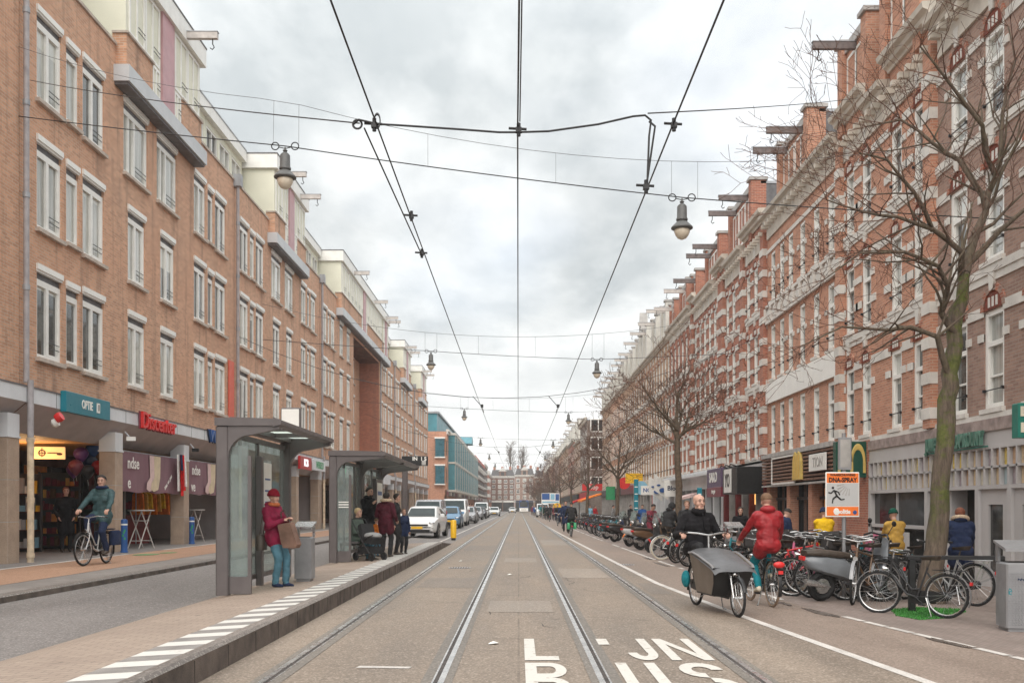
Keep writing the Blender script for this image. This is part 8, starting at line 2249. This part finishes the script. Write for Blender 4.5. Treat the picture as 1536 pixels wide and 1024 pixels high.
# scooters
sc1 = scooter('enamel_scgrey', 'leather', 'grey motor scooter with a fat rear wheel behind the warning sign', screen=False)
p1 = gp(1231, 902, -.05); place(sc1, p1[0], p1[1], R(14), None, R(4), 1.05)
sl = [(4.25, 34.2, 'dark', 0, 'black scooter nearest the hooded person'), (4.35, 35.6, 'brown', 0, 'dark brown scooter second in the scooter row'), (4.2, 37.1, 'dark', 1, 'black scooter with a top case third in the row'), (4.3, 38.7, 'silver', 0, 'silver scooter in the middle of the row'),
      (4.2, 40.3, 'dark', 1, 'black scooter with a top case right of the orange one'), (4.35, 42.0, 'orange', 0, 'orange scooter among the black ones'), (4.2, 43.7, 'dark', 0, 'black scooter left of the orange one'), (4.25, 45.6, 'navy', 1, 'dark blue scooter with a top case near the row end'), (4.2, 47.6, 'dark', 0, 'black scooter last in the row before the teal bicycles')]
pa = scooter('enamel_dark', 'leather', 'proto'); pb = scooter('enamel_dark', 'leather', 'proto', True)
for (X, Y, c_, k, lb) in sl:
    c = copy_tree(pb if k else pa); recolor(c, 'enamel_dark', 'enamel_' + c_); tag(c, lb, 'scooter', 'scooters parked along the right pavement')
    place(c, X + (1.35 if Y % 3 < 1.5 else 0), Y, R(205 if Y % 3 < 1.5 else 28))
drop(pa); drop(pb)
# cars along the left, and the tram
def park(o, X, Y, rz=R(-90), s=1.0): o.location = (X, Y, gz(X, Y) + .0); o.rotation_euler = (0, 0, rz); o.scale = (s, s, s); return o
park(car('hatch', 'car_white', 'white hatchback with a yellow number plate nearest on the left'), -4.5, 47.6, R(-94))
park(car('van', 'car_silver', 'pale van with a white roof behind the white hatchback'), -5.35, 60, s=.9)
park(car('hatch', 'car_blue', 'light blue hatchback behind the van'), -4.75, 68)
park(car('van', 'car_white', 'white van behind the light blue hatchback'), -4.9, 77)
park(car('hatch', 'car_silver', 'silver car between the white van and the crossing pedestrians'), -4.6, 88)
park(car('hatch', 'car_dark', 'black car just before the crossing pedestrians'), -4.9, 98)
park(car('hatch', 'car_silver', 'silver car just past the crossing pedestrians'), -4.9, 112)
park(car('hatch', 'car_dark', 'dark car behind the silver one in the distance'), -4.8, 122)
park(car('van', 'car_white', 'white van far off in the parked row'), -5.0, 134)
park(car('hatch', 'car_white', 'white car driving in the distance left of the rails'), -3.9, 160)
park(car('hatch', 'car_dark', 'dark car far off behind the white one'), -4.6, 176)
park(car('hatch', 'car_silver', 'silver car far off near the street end'), -4.8, 205)
park(car('hatch', 'car_white', 'pale car far away on the left track'), -1.6, 250)
v = car('van', 'car_white', 'white van far off on the right behind the cyclists'); v['group'] = 'vehicles far along the right side'; park(v, 3.6, 150)
o = empty('tram', (1.35, 262, .0), 0, 'dark fronted tram far down the right hand track', 'tram')
m = MB(); m.prism([(-1.2, .35), (1.2, .35), (1.2, 2.9), (1.05, 3.3), (-1.05, 3.3), (-1.2, 2.9)], 0, 26, 'y', 0); m.build('body', 'enamel_blue', o)
m = MB(); m.box(-1.05, 1.05, -.06, 0, 1.5, 2.85, 0); m.build('windscreen', 'glass_shop', o)
m = MB(); m.box(-1.15, 1.15, -.08, 0, .3, 1.3, 0); m.build('front_panel', 'paint_white', o)
m = MB(); m.box(-.6, .6, -.07, 0, 2.92, 3.2, 0); m.build('destination_sign', 'black_paint', o)
for s in (-1, 1): m = MB(); m.ell((s * .85, -.08, .8), (.14, .05, .1)); m.build('headlight', 'lit_white', o, True)
m = MB(); m.tube([(0, 8, 3.3), (0, 9.2, 4.2), (0, 8.2, 5.1)], .04, 6); m.tube([(-.7, 8.2, 5.12), (.7, 8.2, 5.12)], .03, 6); m.build('pantograph', 'iron', o)

# air between the camera and the far end of the street
hm = bpy.data.materials.new('haze'); hm.use_nodes = True; M['haze'] = hm
hn = hm.node_tree; hn.nodes.clear()
ho = hn.nodes.new('ShaderNodeOutputMaterial'); hv = hn.nodes.new('ShaderNodeVolumePrincipled')
hv.inputs['Color'].default_value = (.95, .95, .94, 1); hv.inputs['Density'].default_value = .0006; hv.inputs['Anisotropy'].default_value = .0
hn.links.new(hv.outputs[0], ho.inputs['Volume'])
mb = MB(); mb.box(-60, 60, -30, 380, -1.5, 26); mb.build('haze', 'haze')['kind'] = 'stuff'
sc.cycles.volume_bounces = 0; sc.cycles.volume_step_rate = 4; sc.cycles.volume_max_steps = 64
